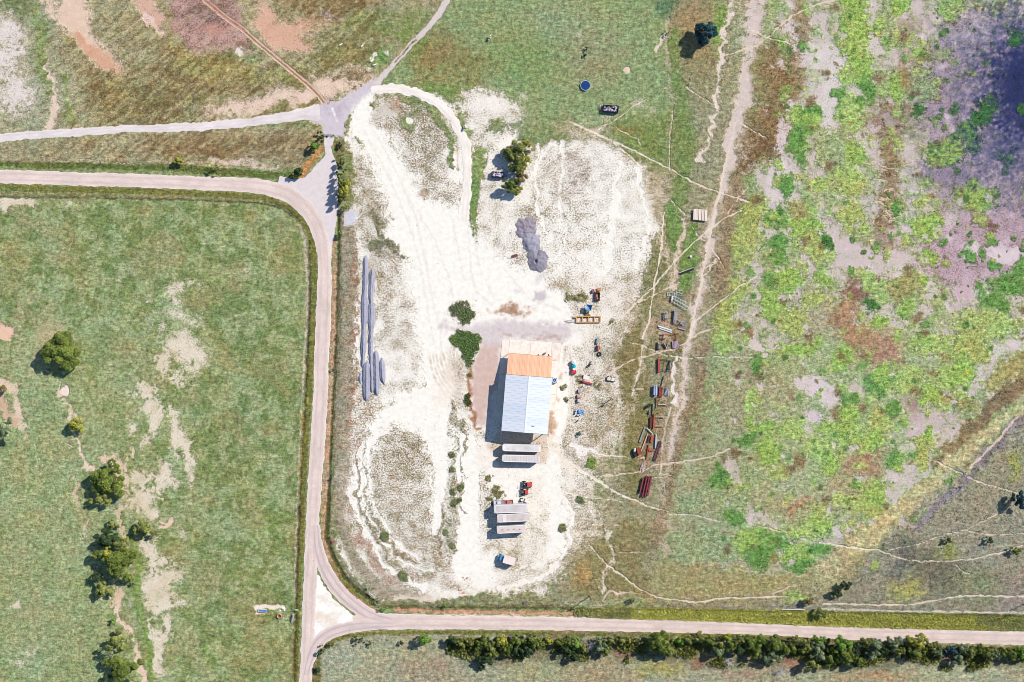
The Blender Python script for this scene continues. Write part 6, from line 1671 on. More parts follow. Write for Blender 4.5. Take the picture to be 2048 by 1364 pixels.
t = thing('red_tank', 'rust-red machine with a white tank end, at the left foot of the scrap row', 'farm machine', 1275, 903, 22)
part('body', MB().prism([(-.6, -1.6), (1.3, -1.5), (1.5, .4), (1.0, 1.5), (-.2, 1.4)], .3, 1.5, inset=.12), RUST, t)
part('white_tank', MB().tube((-1.2, .6, 1.0), (-.5, 1.7, 1.0), .42, n=14), mat('tank_white', (240, 236, 236)), t)
part('black_housing', MB().box(-1.3, -.4, .6, 1.2, 2.6, 1.1, taper=.9), BLACKP, t)
part('ridge', MB().box(.2, -.1, 1.55, .3, 2.2, .1), RUST2, t)
for y in (-1.1, 1.0):
    part('wheel', MB().torus((-1.9, y, .4), .3, .12, (1, 0, 0), 12, 6), DARKM, t)
one_beam('steel_beam', 'long thin red pole running down left of the red angle piece', 'pole', 1297, 889, 1292.5, 919, .3, .25, mat('beam_red', (180, 72, 66)), .35)
t = thing('angle_piece', 'small bright red angled casting beside the long thin red pole', 'scrap metal', 1298.8, 901, 15)
part('plate', MB().prism([(-.6, -.5), (.7, -.3), (.3, .7), (-.4, .6)], .2, .8, inset=.2), mat('red_bright', (226, 56, 52)), t)
part('rod', MB().beam((.5, -.2, .5), (2.6, -.8, .4), .14, .14), RUST2, t)
t = thing('driftwood_heap', 'bleached pinkish heap of dry branches above the four maroon beams', 'wood', 1285, 932, 0)
r = random.Random(31)
for k in range(16):
    a = 1.2 + r.uniform(-.5, .5)
    l = r.uniform(1.4, 4.4)
    x = r.uniform(-.7, .9)
    y = r.uniform(-.9, .9)
    part('branch', MB().tube((x - l / 2 * math.cos(a), y - l / 2 * math.sin(a), r.uniform(.1, .3)), (x + l / 2 * math.cos(a), y + l / 2 * math.sin(a), r.uniform(.2, .7)), r.uniform(.1, .2), .05, n=5), mat('bleached_wood', (236, 206, 200), .9, var=.12, scale=3), t)
for k, (a, b, lab) in enumerate([((1287, 954), (1279, 986), 'maroon beam, leftmost of the four lying together at the lower end of the scrap row'), ((1293.5, 950.5), (1284.5, 992.5), 'maroon beam, second from the left of the four lying together'), ((1298.5, 951), (1290, 992.5), 'maroon beam, third from the left of the four lying together'), ((1303, 951), (1295, 991.5), 'maroon beam, rightmost of the four lying together')]):
    one_beam('steel_beam', lab, 'beam', a[0], a[1], b[0], b[1], .42, .7, MAROON, .85, group='four maroon beams laid side by side')
for k, y in enumerate((962, 982)):
    t = thing('timber_bearer', ['dark timber bearer under the maroon beams, upper of two', 'dark timber bearer under the maroon beams, lower of two'][k], 'timber', 1290 - k * 3, y, -3)
    part('timber', MB().box(0, 0, .22, 4.6, .4, .42), mat('bearer_dark', (86, 66, 60)), t)
t = thing('feed_trough', 'long black feed trough with a pale rim in the grass left of the stock track', 'trough', 1372.5, 541, 20.5)
part('trough_body', MB().box(0, -.35, .3, 6.0, .7, .5, taper=.97), BLACKP, t)
part('rim', MB().box(0, .12, .62, 6.0, .16, .08), mat('rim_pale', (236, 228, 224), .6), t)
part('rim', MB().box(0, -.68, .6, 6.0, .1, .06), BLACKP, t)
for x in (-2.4, 2.4):
    part('leg', MB().box(x, -.3, .1, .14, .9, .2), STEEL, t)
ps = thing('plank_stack', 'square stack of pale boards with dark gaps beside the upper stock track', 'boards', 1402.5, 429, -2)
ps.location.x, ps.location.y = W(1402.5, 429, 1.0)
ps.location.z = 0
xs = [-2.62, -1.58, -.42, .76, 1.92]
for k, x in enumerate(xs):
    for q in (-1, 1):
        part('board', MB().box(x + q * .26, -.06 * k, .9, .46, 4.3 + .14 * (k > 1), .18), mat('pale_board_%d' % (k % 2), [(250, 232, 218), (240, 220, 204)][k % 2], .85, var=.07, scale=1.5), ps)
for y in (-1.6, 0, 1.6):
    part('bearer', MB().box(-.35, y, .4, 5.4, .25, .8), mat('bearer_dark', (86, 66, 60)), ps)
t = thing('rusty_bin', 'small black-framed bin with a rusty floor, right of the bare ground', 'bin', 1194.8, 593, -2)
for a in ((0, 1.6, 1.8, .12), (0, -1.6, 1.8, .12), (-.85, 0, .14, 3.2), (.85, 0, .14, 3.2)):
    part('side_wall', MB().box(a[0], a[1], .55, a[2], a[3], 1.1), BLACKP, t)
part('floor', MB().box(0, 0, .42, 1.56, 3.06, .1), RUST, t)
part('load', MB().box(.1, -.8, .6, .5, .6, .25).box(-.2, .3, .52, .4, .9, .1), mat('load_tan', (222, 164, 140), .8), t)
t = thing('purple_machine', 'small purple-brown machine touching the rusty bin on its upper left', 'farm machine', 1186.3, 582.5, 25)
part('housing', MB().prism([(-.6, -.8), (.5, -.8), (.7, .5), (0, .9), (-.7, .5)], .1, .9, inset=.2), mat('machine_purple', (150, 92, 112), .7), t)
part('wheel', MB().torus((.6, .5, .4), .3, .1, (1, .3, 0), 12, 6), mat('wheel_pale', (226, 204, 214), .7), t)
t = thing('orange_hopper', 'little orange hopper just above the rusty bin', 'farm machine', 1198, 578.3, 0)
part('hopper', MB().prism([(-.6, -.5), (.6, -.5), (.6, .4), (-.6, .4)], .1, .7, inset=-.2), mat('hopper_orange', (216, 142, 70), .7), t)
part('spout', MB().box(-.5, -.6, .3, .5, .4, .3), RUST2, t)
t = thing('blue_hopper', 'raised light blue hopper with sloping sides above the yellow chassis frame', 'hopper', 1177, 615.3, -10)
q = MB()
for a in range(4):
    c, s_ = math.cos(a * math.pi / 2), math.sin(a * math.pi / 2)
    P4 = [(-1.25, 1.15, 2.3), (1.25, 1.15, 2.3), (.5, .4, 1.2), (-.5, .4, 1.2)]
    part('hopper_side', MB().add([(x * c - y * s_, x * s_ + y * c, z) for x, y, z in P4] + [(x * c * .93 - y * .93 * s_, x * .93 * s_ + y * .93 * c, z - .08) for x, y, z in P4], [(0, 1, 2, 3), (7, 6, 5, 4), (0, 4, 5, 1), (1, 5, 6, 2), (2, 6, 7, 3), (3, 7, 4, 0)]), [BLUEM, mat('blue_sheet_b', (140, 190, 228), .5), BLUEM, mat('blue_sheet_c', (90, 130, 186), .5)][a], t)
part('hopper_floor', MB().box(0, 0, 1.2, 1.1, .9, .08), BLUEM, t)
for x in (-1, 1):
    for y in (-1, 1):
        part('leg', MB().box(x * 1.0, y * .9, 1.1, .12, .12, 2.2), mat('blue_leg', (60, 90, 130), .6), t)
t = thing('steel_box', 'narrow grey steel box above the dull red one, right of the pad', 'box', 1194.8, 682, -10)
part('box_body', MB().box(0, 0, .4, .9, 2.1, .8), mat('box_grey', (128, 140, 152), .6), t)
part('lid', MB().box(.05, 0, .83, .8, 2.0, .06), mat('box_grey2', (160, 170, 178), .6), t)
t = thing('red_box', 'dull red box with pink strip between the grey box and the tyre', 'box', 1195.5, 696, -4)
part('box_body', MB().box(-.1, 0, .45, .8, 2.0, .9), MAROON2, t)
part('strip', MB().box(.25, .05, .93, .25, 1.7, .06), mat('strip_pink', (222, 130, 130), .7), t)
part('step', MB().box(.65, .1, .2, .5, 1.3, .35), RUST2, t)
t = thing('tyre', 'big black tractor tyre lying flat right of the round tanks', 'tyre', 1198.4, 708.3, 0)
part('tread', MB().torus((0, 0, .28), .62, .27, (0, 0, 1), 24, 8), DARKM, t)
part('rim', MB().ring(0, 0, .1, .3, .4, .3, 18), mat('rim_white', (232, 226, 236), .5), t)
for x, y, rz_, lab, rr in [(1182.3, 726, 80, 'white-rimmed wheel hoop leaning on its edge above two dark slats', 1.0), (1178.3, 730.5, 62, 'dark tyre standing on edge, left of the white-rimmed hoop', .75), (1174.3, 733, 58, 'dark tyre standing on edge, leftmost of the three leaning hoops', .7)]:
    t = thing('tyre', lab, 'tyre', x, y, 0, group='wheels leaning in a row')
    a = math.radians(rz_ + 90)
    part('tread', MB().torus((0, 0, rr * .6 + .1), rr * .75, .13, (math.cos(a) , math.sin(a), .55), 18, 6), mat('rim_white', (232, 226, 236)) if rr == 1.0 else DARKM, t)
    part('rim', MB().torus((0, 0, rr * .6 + .1), rr * .5, .06, (math.cos(a), math.sin(a), .55), 14, 5), mat('slate_ring', (70, 84, 120), .6) if rr == 1.0 else GREYP, t)
t = thing('pale_slab', 'pinkish white slab lying above the red mower bar', 'slab', 1172.5, 755, -8)
part('slab_plate', MB().box(0, 0, .15, 2.4, 1.7, .22), mat('slab_pink', (252, 234, 228), .8, var=.06), t)
part('crate_edge', MB().box(-1.3, .2, .2, .25, 1.4, .35).box(.9, .95, .2, .8, .2, .35), mat('machine_dark', (58, 50, 60)), t)
t = thing('mower_bar', 'long red mower bar lying beside the cattle path', 'farm machine', 1174.3, 765.3, -14)
part('bar', MB().box(0, 0, .45, 4.3, .75, .4, taper=.93), mat('beam_red', (180, 72, 66)), t)
part('gearbox', MB().box(-1.9, .15, .6, .7, .8, .6), mat('red_dark', (160, 36, 40)), t)
part('brace', MB().beam((-.9, -.4, .3), (.8, -.9, .3), .12, .12).beam((-.2, -.4, .3), (.1, -1.1, .2), .1, .1), RUST, t)
t = thing('flatbed_cart', 'little flatbed cart with white panels beside the cattle path', 'cart', 1221.5, 758, -8)
part('frame', MB().box(0, .8, .55, 3.4, .14, .16).box(0, -.8, .55, 3.4, .14, .16).box(-1.6, 0, .55, .14, 1.6, .16).box(.1, 0, .55, .14, 1.6, .16).box(1.6, 0, .55, .14, 1.6, .16), mat('machine_dark', (58, 50, 60)), t)
part('panel', MB().box(-.75, 0, .62, 1.3, 1.3, .08), mat('panel_cream', (236, 224, 208), .7), t)
part('panel', MB().box(.85, 0, .66, 1.2, 1.4, .08), mat('panel_white', (250, 246, 246), .6), t)
part('bolt', MB().tube((.85, 0, .7), (.85, 0, .8), .12, n=8), BLACKP, t)
for x in (-1.2, 1.2):
    for y in (-.9, .9):
        part('wheel', MB().tube((x, y - .08, .28), (x, y + .08, .28), .28, n=10), DARKM, t)
for x, y, w_, l_, h_, c, lab in [(1158.3, 782.3, 1.1, 1.3, .9, (168, 158, 180), 'mauve crate, uppermost of three in line above the yard path'), (1158, 792.3, 1.5, 1.1, .9, (214, 156, 130), 'tan crate, middle of three in line above the yard path'), (1157.3, 800.8, 1.1, 1.4, 1.0, (198, 186, 206), 'pale grey crate, lowest of three in line above the yard path')]:
    t = thing('crate', lab, 'crate', x, y, 0, group='three crates in line right of the pad')
    part('box_body', MB().box(0, 0, h_ / 2, w_, l_, h_), mat('crate_%d' % c[0], c, .8, var=.1), t)
    part('lid', MB().box(0, .05, h_ + .03, w_ * .9, l_ * .85, .05), mat('cratelid_%d' % c[0], tuple(min(255, v + 14) for v in c), .8), t)
    part('side_board', MB().box(-w_ / 2 - .15, -.1, h_ * .4, .2, l_ * .9, h_ * .8), mat('machine_dark', (58, 50, 60)), t)
for x, y, lab in [(1152.3, 821, 'blue-white barrel, uppermost of the four around the blue tarp'), (1151.3, 825.6, 'blue-white barrel left of the blue tarp, second from the top'), (1156, 830, 'blue-white barrel, lowest of the four around the blue tarp'), (1160.2, 829, 'blue-white barrel tucked under the right side of the blue tarp')]:
    t = thing('barrel', lab, 'barrel', x, y, 0, group='barrels around the blue tarp')
    part('barrel_body', MB().tube((0, 0, 0), (0, 0, .88), .4, n=14), mat('barrel_navy', (64, 100, 160), .5), t)
    part('lid', MB().tube((0, 0, .88), (0, 0, .93), .34, n=14), mat('barrel_lid', (214, 230, 248), .5), t)
t = thing('tarp_pile', 'light blue tarpaulin thrown over a low pile east of the shed', 'tarp', 1162, 823.5, -6)
q = MB()
r = random.Random(5)
n1_, n2_ = 9, 7
hs = [[(0 if i in (0, n1_ - 1) or j in (0, n2_ - 1) else .5 + r.uniform(-.15, .25)) for j in range(n2_)] for i in range(n1_)]
q.add([(-1.3 + 2.6 * i / (n1_ - 1) + r.uniform(-.08, .08), -.95 + 1.9 * j / (n2_ - 1) + r.uniform(-.08, .08), hs[i][j]) for i in range(n1_) for j in range(n2_)], [(i * n2_ + j, (i + 1) * n2_ + j, (i + 1) * n2_ + j + 1, i * n2_ + j + 1) for i in range(n1_ - 1) for j in range(n2_ - 1)])
part('tarpaulin', q, mat('tarp_blue', (134, 172, 226), .6, var=.15, scale=2), t)
part('pile', MB().box(0, 0, .2, 2.2, 1.5, .4), GREYP, t)
t = thing('pump', 'small dark metal pump south of the blue tarp', 'machine', 1154.5, 842, 40)
part('housing', MB().box(0, 0, .3, 1.0, .4, .5), BLACKP, t)
part('outlet', MB().tube((.4, 0, .4), (.9, .1, .5), .1, n=8), BLACKP, t)
t = thing('green_mower', 'dark green mower with a pale deck, left of the white stock path', 'farm machine', 1157, 867.5, 20)
part('hood', MB().prism([(-.2, -.6), (.9, -.5), (.9, .6), (-.2, .6)], .3, .9, inset=.15), mat('mower_green', (52, 104, 84), .5), t)
part('deck', MB().box(-.7, -.7, .25, 1.0, .9, .3), mat('deck_grey', (170, 160, 178), .6), t)
part('seat', MB().box(-.5, .1, .8, .4, .5, .3), BLACKP, t)
for x, y in ((.6, -.7), (.6, .7), (-.7, .7), (-.7, -1.2)):
    part('wheel', MB().torus((x, y, .25), .18, .08, (0, 1, 0), 10, 5), DARKM, t)
t = thing('rusty_grille', 'rusty slatted grille with a pale end left of the gravel mounds', 'scrap metal', 1028, 512, 18)
for k in range(4):
    part('slat', MB().box(-.6 + k * .62, 0, .3, .4, 1.1, .12), mat('grille_rust', (138, 84, 80), .9, var=.3), t)
part('backbone', MB().box(.2, -.2, .2, 3.0, .15, .15), mat('grille_rust', (138, 84, 80)), t)
part('end_panel', MB().box(-1.9, -.05, .2, 1.2, .7, .08), mat('panel_cream', (236, 224, 208)), t)
# left field: trough, feeder ring, rubble, leaning gate panel
t = thing('long_trough', 'blue-grey steel trough on bare ground in the left pasture', 'trough', 525.8, 1221, -4)
part('trough_wall', MB().box(0, .5, .35, 3.4, .12, .6).box(0, -.5, .3, 3.4, .12, .5), mat('trough_white', (222, 232, 242), .5), t)
part('end_wall', MB().box(-1.65, 0, .3, .1, .95, .5).box(1.65, 0, .3, .1, .95, .5), mat('trough_white', (222, 232, 242)), t)
part('water', MB().box(0, 0, .25, 3.2, .9, .3), mat('trough_water', (104, 142, 198), .15), t)
t = thing('feeder_ring', 'rusty round feeder ring with orange inside, right of the steel trough', 'feeder', 559, 1231.6)
part('ring_wall', MB().ring(0, 0, 0, .8, .88, .76, 24), mat('ring_pink', (226, 184, 168), .8), t)
part('ring_floor', MB().tube((0, 0, 0), (0, 0, .1), .75, n=20), RUST2, t)
for k, (x, y, s_) in enumerate([(566, 1217, 1.2), (560.5, 1221.5, .7), (568.5, 1220, .8)]):
    t = thing('pale_boulder', ['largest pale boulder above the feeder ring', 'small pale boulder directly above the feeder ring', 'pale boulder lowest right of the three above the feeder ring'][k], 'rock', x, y, 40 * k, group='pale boulders by the feeder ring')
    rr = random.Random(k)
    q = MB().dome(0, 0, -.05, .7 * s_, .5 * s_, .45 * s_, 9, 3)
    q.v = [(a + rr.uniform(-.1, .1), b + rr.uniform(-.1, .1), c + rr.uniform(-.05, .05)) for a, b, c in q.v]
    part('rock', q, mat('boulder', (240, 230, 214), .9, var=.1), t)
t = thing('gate_panel', 'grey metal gate panel leaning on the fence beside the county road', 'gate', 585.8, 1235.5, 80)
for z_ in (.15, .5, .85, 1.2):
    part('rail', MB().box(0, -.45 + z_ * .55, z_, 3.2, .1, .1), STEEL, t)
part('stile', MB().beam((-1.6, -.4, .1), (-1.6, .25, 1.25), .1, .1).beam((1.6, -.4, .1), (1.6, .25, 1.25), .1, .1), mat('stile_white', (226, 232, 230), .5), t)
part('sheet', MB().add([(-1.5, -.38, .15), (1.5, -.38, .15), (1.5, .1, 1.0), (-1.5, .1, 1.0), (-1.5, -.41, .13), (1.5, -.41, .13), (1.5, .07, .98), (-1.5, .07, .98)], [(0, 1, 2, 3), (7, 6, 5, 4)]), GREYP, t)
t = thing('mailbox', 'pale green mailbox on a post between the left fence and the county road', 'mailbox', 594.5, 1218.5, -10)
part('post', MB().box(0, 0, .55, .1, .1, 1.1), mat('bearer_dark', (86, 66, 60)), t)
part('box_body', MB().prism([(-.6, -.25), (.7, -.25), (.7, .25), (-.6, .25)], 1.1, 1.45, inset=.08), mat('mail_green', (160, 214, 184), .5), t)
t = thing('small_trough', 'white and blue trough against the fence inside the curve', 'trough', 741, 1188.5, -38)
part('trough_wall', MB().box(0, .2, .4, 1.8, .1, .6).box(0, -.25, .4, 1.8, .1, .6), mat('rail_white', (250, 248, 248)), t)
part('water', MB().box(0, -.02, .35, 1.7, .4, .4), BLACKP, t)
for k, (x, y, c, lab, cat) in enumerate([(666.3, 1083, (206, 70, 84), 'small red fuel can inside the lower left corner of the yard fence', 'can'), (732.5, 1178, (60, 50, 54), 'small dark bucket inside the fence above the white trough', 'bucket'), (1049.3, 1205, (90, 110, 150), 'small blue bucket in the rough grass above the lower road', 'bucket'), (1381.5, 513, (244, 244, 240), 'tiny white feed tub in the grass beside the stock track', 'tub'), (1278.5, 1223, (236, 232, 222), 'pale marker drum in the verge north of the lower road', 'drum')]):
    t = thing(['fuel_can', 'bucket', 'bucket', 'feed_tub', 'marker_drum'][k], lab, cat, x, y, 20 * k)
    part('body', MB().tube((0, 0, 0), (0, 0, .6), .38, .44, n=12), mat('small_%d' % k, c, .6), t)
    part('rim', MB().torus((0, 0, .6), .44, .04, (0, 0, 1), 14, 5), mat('small_%d' % k, c), t)
for k, (x, y, lab) in enumerate([(923, 1183, 'larger heap of broken orange plastic at the bottom of the yard'), (931, 1157, 'smaller scatter of broken orange plastic above the larger heap')]):
    t = thing('plastic_debris', lab, 'debris', x, y, 0)
    r = random.Random(40 + k)
    for q in range(7 - 2 * k):
        part('shard', MB().box(r.uniform(-1.2, 1.2), r.uniform(-.8, .8), .12, r.uniform(.4, 1.0), r.uniform(.2, .4), .1, r.uniform(0, 3)), mat('orange_plastic', (222, 132, 84), .7), t)
t = thing('headwall', 'long low concrete headwall on the verge by the dark thorn bushes', 'wall', 1586, 1218.5, -.6)
part('coping', MB().box(0, 0, .55, 9.4, .4, .12), mat('headwall_white', (228, 222, 216), .8), t)
part('wall_face', MB().box(0, -.1, .25, 9.2, .25, .5), mat('bearer_dark', (86, 66, 60)), t)
# ---------------------------------------------------------------- heaps of milled asphalt and gravel
MILL = mat('asphalt_millings', (168, 167, 184), .95, var=.22, scale=1.6, bump=.05, spec=.1)
MILL2 = mat('grey_gravel', (182, 176, 192), .95, var=.12, scale=.9, bump=.05, spec=.1, dirt=(160, 146, 158))
def windrow(label, pts, Ht, seed, m=MILL, lumps=.5):
    C = smooth_path(pts, 3.0)
    xy = np.stack([(C[:, 0] - 1024) * S, (682 - C[:, 1]) * S], 1)
    wd = C[:, 2] * S / 2 * 1.35
    t = np.gradient(xy, axis=0)
    t /= np.linalg.norm(t, axis=1)[:, None] + 1e-9
    nr = np.stack([-t[:, 1], t[:, 0]], 1)
    n = len(C)
    us = np.linspace(-1, 1, 11)
    along = np.arange(n) * .6
    l1 = fbm(along, along * 0, 3.2, seed, 3, .6)
    ends = np.minimum(sstep(0, 3.5, np.arange(n)), sstep(0, 3.5, n - 1 - np.arange(n)))
    vs = []
    for i in range(n):
        for j, u in enumerate(us):
            w = wd[i] * (.86 + .34 * (l1[i] - .5) * 2 * lumps) * (.35 + .65 * ends[i])
            h = Ht * .62 * min(1, 1.9 * (1 - abs(u))) * (.75 + lumps * (l1[i] - .4)) * ends[i] * (1 + .28 * math.cos(u * 7.5))
            h += .16 * float(rng.normal()) * (1 - abs(u)) * lumps
            p = xy[i] + nr[i] * (u * w + .1 * float(rng.normal()) * (abs(u) < 1))
            vs.append((p[0], p[1], max(h, -.1) if abs(u) < 1 else -.12))
    k = len(us)
    fs = [(i * k + j, (i + 1) * k + j, (i + 1) * k + j + 1, i * k + j + 1) for i in range(n - 1) for j in range(k - 1)]
    me = bpy.data.meshes.new('gravel_windrow')
    me.from_pydata(vs, [], fs)
    me.materials.append(m)
    me.update()
    me.shade_smooth()
    o = link('gravel_windrow', me)
    o['label'] = label
    o['category'] = 'gravel heap'
    o['group'] = 'long heaps of grey millings'
    mark_hard([tuple(p[:2]) for p in pts], max(p[2] for p in pts))
    return o
windrow('longest ridge of blue-grey millings, left of the pair, starting highest up', [(731.5, 511, 8), (731, 540, 10), (730, 575, 9), (729, 592, 9), (729, 600, 13), (729, 640, 12), (728, 650, 8), (727, 690, 9), (726, 720, 7), (724, 735, 7)], 1.3, 11)
windrow('second long ridge of blue-grey millings, right of the pair, starting with a knob', [(744, 535, 9), (744, 548, 11), (742.5, 580, 9), (742, 606, 8), (742.5, 614, 13), (742.5, 650, 13), (742, 660, 9), (741.6, 700, 9), (743, 740, 8), (744, 785, 8)], 1.3, 12)
windrow('tiny low ridge of millings at the far left foot of the heaps', [(720.6, 746, 7), (720.4, 758, 8), (721, 768, 6)], .9, 13, lumps=.3)
windrow('broad smooth ridge of millings reaching lowest of all', [(733.8, 723, 9), (733.4, 735, 14), (733, 780, 14), (733.2, 803, 9)], 1.7, 14, lumps=.15)
windrow('broad smooth ridge of millings in the middle of the lower heaps', [(751, 701, 8), (752, 715, 12), (753, 760, 12), (754, 792, 8)], 1.7, 15, lumps=.15)
windrow('short broad ridge of millings at the right of the lower heaps', [(763.5, 716, 8), (764, 728, 11), (765, 750, 11), (767, 764, 7), (771.5, 771, 4)], 1.5, 16, lumps=.25)
blobs_ = [('purple-grey gravel mound with dark pits, uppermost of three by the yard trees', [(1052, 450, 17, 14, .8), (1043, 464, 10, 12, .6), (1058, 464, 12, 11, .7)], 1, (160, 150, 162)),
          ('smooth pale grey gravel mound, middle of three', [(1062.5, 484, 15.5, 15, 1.4), (1056, 472, 12, 12, .8), (1068, 496, 10, 10, .7)], 2, (166, 163, 176)),
          ('large grey gravel mound with a dark notch, lowest of three', [(1075, 524, 17, 19, 1.2), (1068, 512, 12, 12, .8), (1082, 516, 11, 14, .9)], 3, (152, 147, 160))]
for lab, bs, sd, c in blobs_:
    x0, x1 = min(b[0] - b[2] for b in bs) - 4, max(b[0] + b[2] for b in bs) + 4
    y0, y1 = min(b[1] - b[3] for b in bs) - 4, max(b[1] + b[3] for b in bs) + 4
    gx, gy = np.meshgrid(np.arange(x0, x1, 1.5), np.arange(y0, y1, 1.5))
    wx, wy = gx + (fbm(gx, gy, 10, 70 + sd, 3) - .5) * 13, gy + (fbm(gx, gy, 10, 80 + sd, 3) - .5) * 13
    z = np.full(gx.shape, -.3)
    for bx, by, rx, ry, hh in bs:
        d = np.sqrt(((wx - bx) / rx / 1.12) ** 2 + ((wy - by) / ry / 1.12) ** 2)
        z = np.maximum(z, hh * (1 - d ** 1.25) * 1.0)
    z += (fbm(gx, gy, 5, 90 + sd, 4, .6) - .5) * (.7 if sd != 2 else .35) * (z > 0)
    if sd == 3:
        z -= 1.1 * np.exp(-(((gx - 1071.5) / 2.2) ** 2 + ((gy - 523) / 3.5) ** 2))
        z -= .5 * np.exp(-(((gx - 1074) / 1.8) ** 2 + ((gy - 509) / 6) ** 2))
    if sd == 1:
        z -= .7 * np.exp(-(((gx - 1048) / 2) ** 2 + ((gy - 472) / 2.4) ** 2)) + .5 * np.exp(-(((gx - 1052) / 1.2) ** 2 + ((gy - 452) / 3) ** 2))
    z = np.clip(z, -.15, None)
    ny, nx = gx.shape
    vs = [((gx[j, i] - 1024) * S, (682 - gy[j, i]) * S, z[j, i]) for j in range(ny) for i in range(nx)]
    keep = lambda j, i: max(z[j, i], z[j + 1, i], z[j, i + 1], z[j + 1, i + 1]) > -.149
    fs = [(j * nx + i, (j + 1) * nx + i, (j + 1) * nx + i + 1, j * nx + i + 1) for j in range(ny - 1) for i in range(nx - 1) if keep(j, i)]
    me = bpy.data.meshes.new('gravel_mound')
    me.from_pydata(vs, [], fs)
    me.materials.append(mat('mound_%d' % sd, c, .95, var=.12, scale=.9, bump=.04, spec=.1, dirt=tuple(int(v * .9) for v in c)))
    me.update()
    me.shade_smooth()
    o = link('gravel_mound', me)
    o['label'] = lab
    o['category'] = 'gravel heap'
    o['group'] = 'three gravel mounds in a row'
    mark_hard([(b[0] + b[2] * .9 * math.cos(a), b[1] + b[3] * .9 * math.sin(a)) for b in bs[:1] for a in np.linspace(0, 6.1, 12)])

# ---------------------------------------------------------------- fences: posts and strands
POSTM = mat('fence_post', (120, 106, 92), .9, var=.2, scale=5)
WIREM = mat('fence_wire', (150, 146, 140), .5, metal=.3)
post_me = MB().tube((0, 0, -.3), (0, 0, 1.3), .085, .07, n=6).mesh('fence_post', POSTM)
def fence(name, label, pts, spacing=24.0, wires=(.4, .8, 1.2), start_skip=0, wr=.02):
    t = thing(name, label, 'fence', pts[0][0], pts[0][1])
    ox, oy = t.location.x, t.location.y
    acc, posts = 0.0, []
    prev = None
    for a, b in zip(pts[:-1], pts[1:]):
        L = math.hypot(b[0] - a[0], b[1] - a[1])
        d = -acc if prev else 0.0
        while d + spacing <= L + 1e-6 or prev is None:
            if prev is not None:
                d += spacing
            prev = (a[0] + (b[0] - a[0]) * d / L, a[1] + (b[1] - a[1]) * d / L)
            posts.append(prev)
        acc = L - d
    for q in posts:
        x, y = W(*q)
        o = part('post', post_me, None, t, (x - ox, y - oy, 0), random.uniform(0, 6))
        o.rotation_euler = (random.uniform(-.05, .05), random.uniform(-.05, .05), 0)
    wm = MB()
    P = [W(*q) for q in posts]
    for z in wires:
        for a, b in zip(P[:-1], P[1:]):
            wm.beam((a[0] - ox, a[1] - oy, z), (b[0] - ox, b[1] - oy, z), wr, wr)
    part('wire', wm, WIREM, t)
    return t
fence('wire_fence', 'wire fence round the left pasture, following the inside of the road curve', [(-20, 391), (256, 397), (512, 402.5), (549, 409), (574, 421), (597, 439), (608, 462), (613, 490), (615, 566), (612, 641), (604, 782), (601, 882), (597, 982), (592, 1080), (590, 1160), (586.5, 1250), (583, 1364), (582, 1390)], 18)
fence('wire_fence', 'wire fence along the left side and lower left corner of the white yard', [(689, 314), (685.5, 409), (681, 500), (679, 540), (676, 682), (672, 732), (668, 832), (665, 932), (662.5, 1030), (661.5, 1085), (676, 1118), (699, 1160), (732, 1183.5), (762, 1207), (900, 1210), (1024, 1213), (1174, 1212.5), (1400, 1213.5), (1560, 1216.5)], 20)
fence('wire_fence', 'wire fence north of the lower road, right of the concrete headwall', [(1612, 1218), (1740, 1222), (1900, 1225), (2048, 1227.5), (2080, 1228)], 20)
fence('wire_fence', 'wire fence north of the upper road in the top left field', [(-20, 320), (140, 325), (332, 333), (480, 338), (570, 343)], 20)
fence('wire_fence', 'short wire fence beside the farm entrance, left of the gate', [(590, 348), (599, 332), (618, 309), (634, 287), (647, 270)], 11)
fence('wire_fence', 'short wire fence right of the farm gate turning down the hedge', [(669, 272), (688, 272.3), (689, 300), (688.5, 312)], 9)
gt = thing('farm_gate', 'grey steel farm gate across the farm entrance', 'gate', 657.5, 269.5, -1.5)
for z_ in (.3, .6, .9, 1.2):
    part('rail', MB().box(0, 0, z_, 4.0, .08, .08), STEEL, gt)
for x in (-2, 0, 2):
    part('stile', MB().box(x, 0, .75, .08, .1, 1.1), STEEL, gt)
for x in (-2.25, 2.25):
    part('gate_post', MB().box(x, 0, .8, .22, .22, 1.6), mat('gatepost_white', (226, 220, 212), .6), gt)

# ---------------------------------------------------------------- utility poles
WOODP = mat('pole_wood', (92, 80, 70), .9, var=.2, scale=4)
def upole(px, py, Ht, label, arm_deg, cross=True):
    t = thing('utility_pole', label, 'utility pole', px, py, arm_deg)
    part('pole', MB().tube((0, 0, -.3), (0, 0, Ht), .19, .13, n=10), WOODP, t)
    if cross:
        c = part('crossarm', MB().box(0, .18, Ht - .6, 2.4, .12, .14), WOODP, t)
        for x in (-1.1, 0, 1.1):
            part('insulator', MB().tube((x, .18, Ht - .52), (x, .18, Ht - .28), .07, .04, n=8), mat('insulator', (190, 196, 200), .3), c)
    part('transformer', MB().tube((0, -.38, Ht - 2.2), (0, -.38, Ht - 1.3), .24, n=12), STEEL, t)
    return t
upole(1179.5, 1192, 9.6, 'wooden utility pole with crossarm in the grass left of centre above the lower road', 60)
upole(2044.5, 1208, 9.4, 'wooden utility pole at the right edge of the photo above the lower road', 60)
upole(1223, 797.5, 5.8, 'short wooden pole standing alone right of the shed between cattle paths', 40, False)

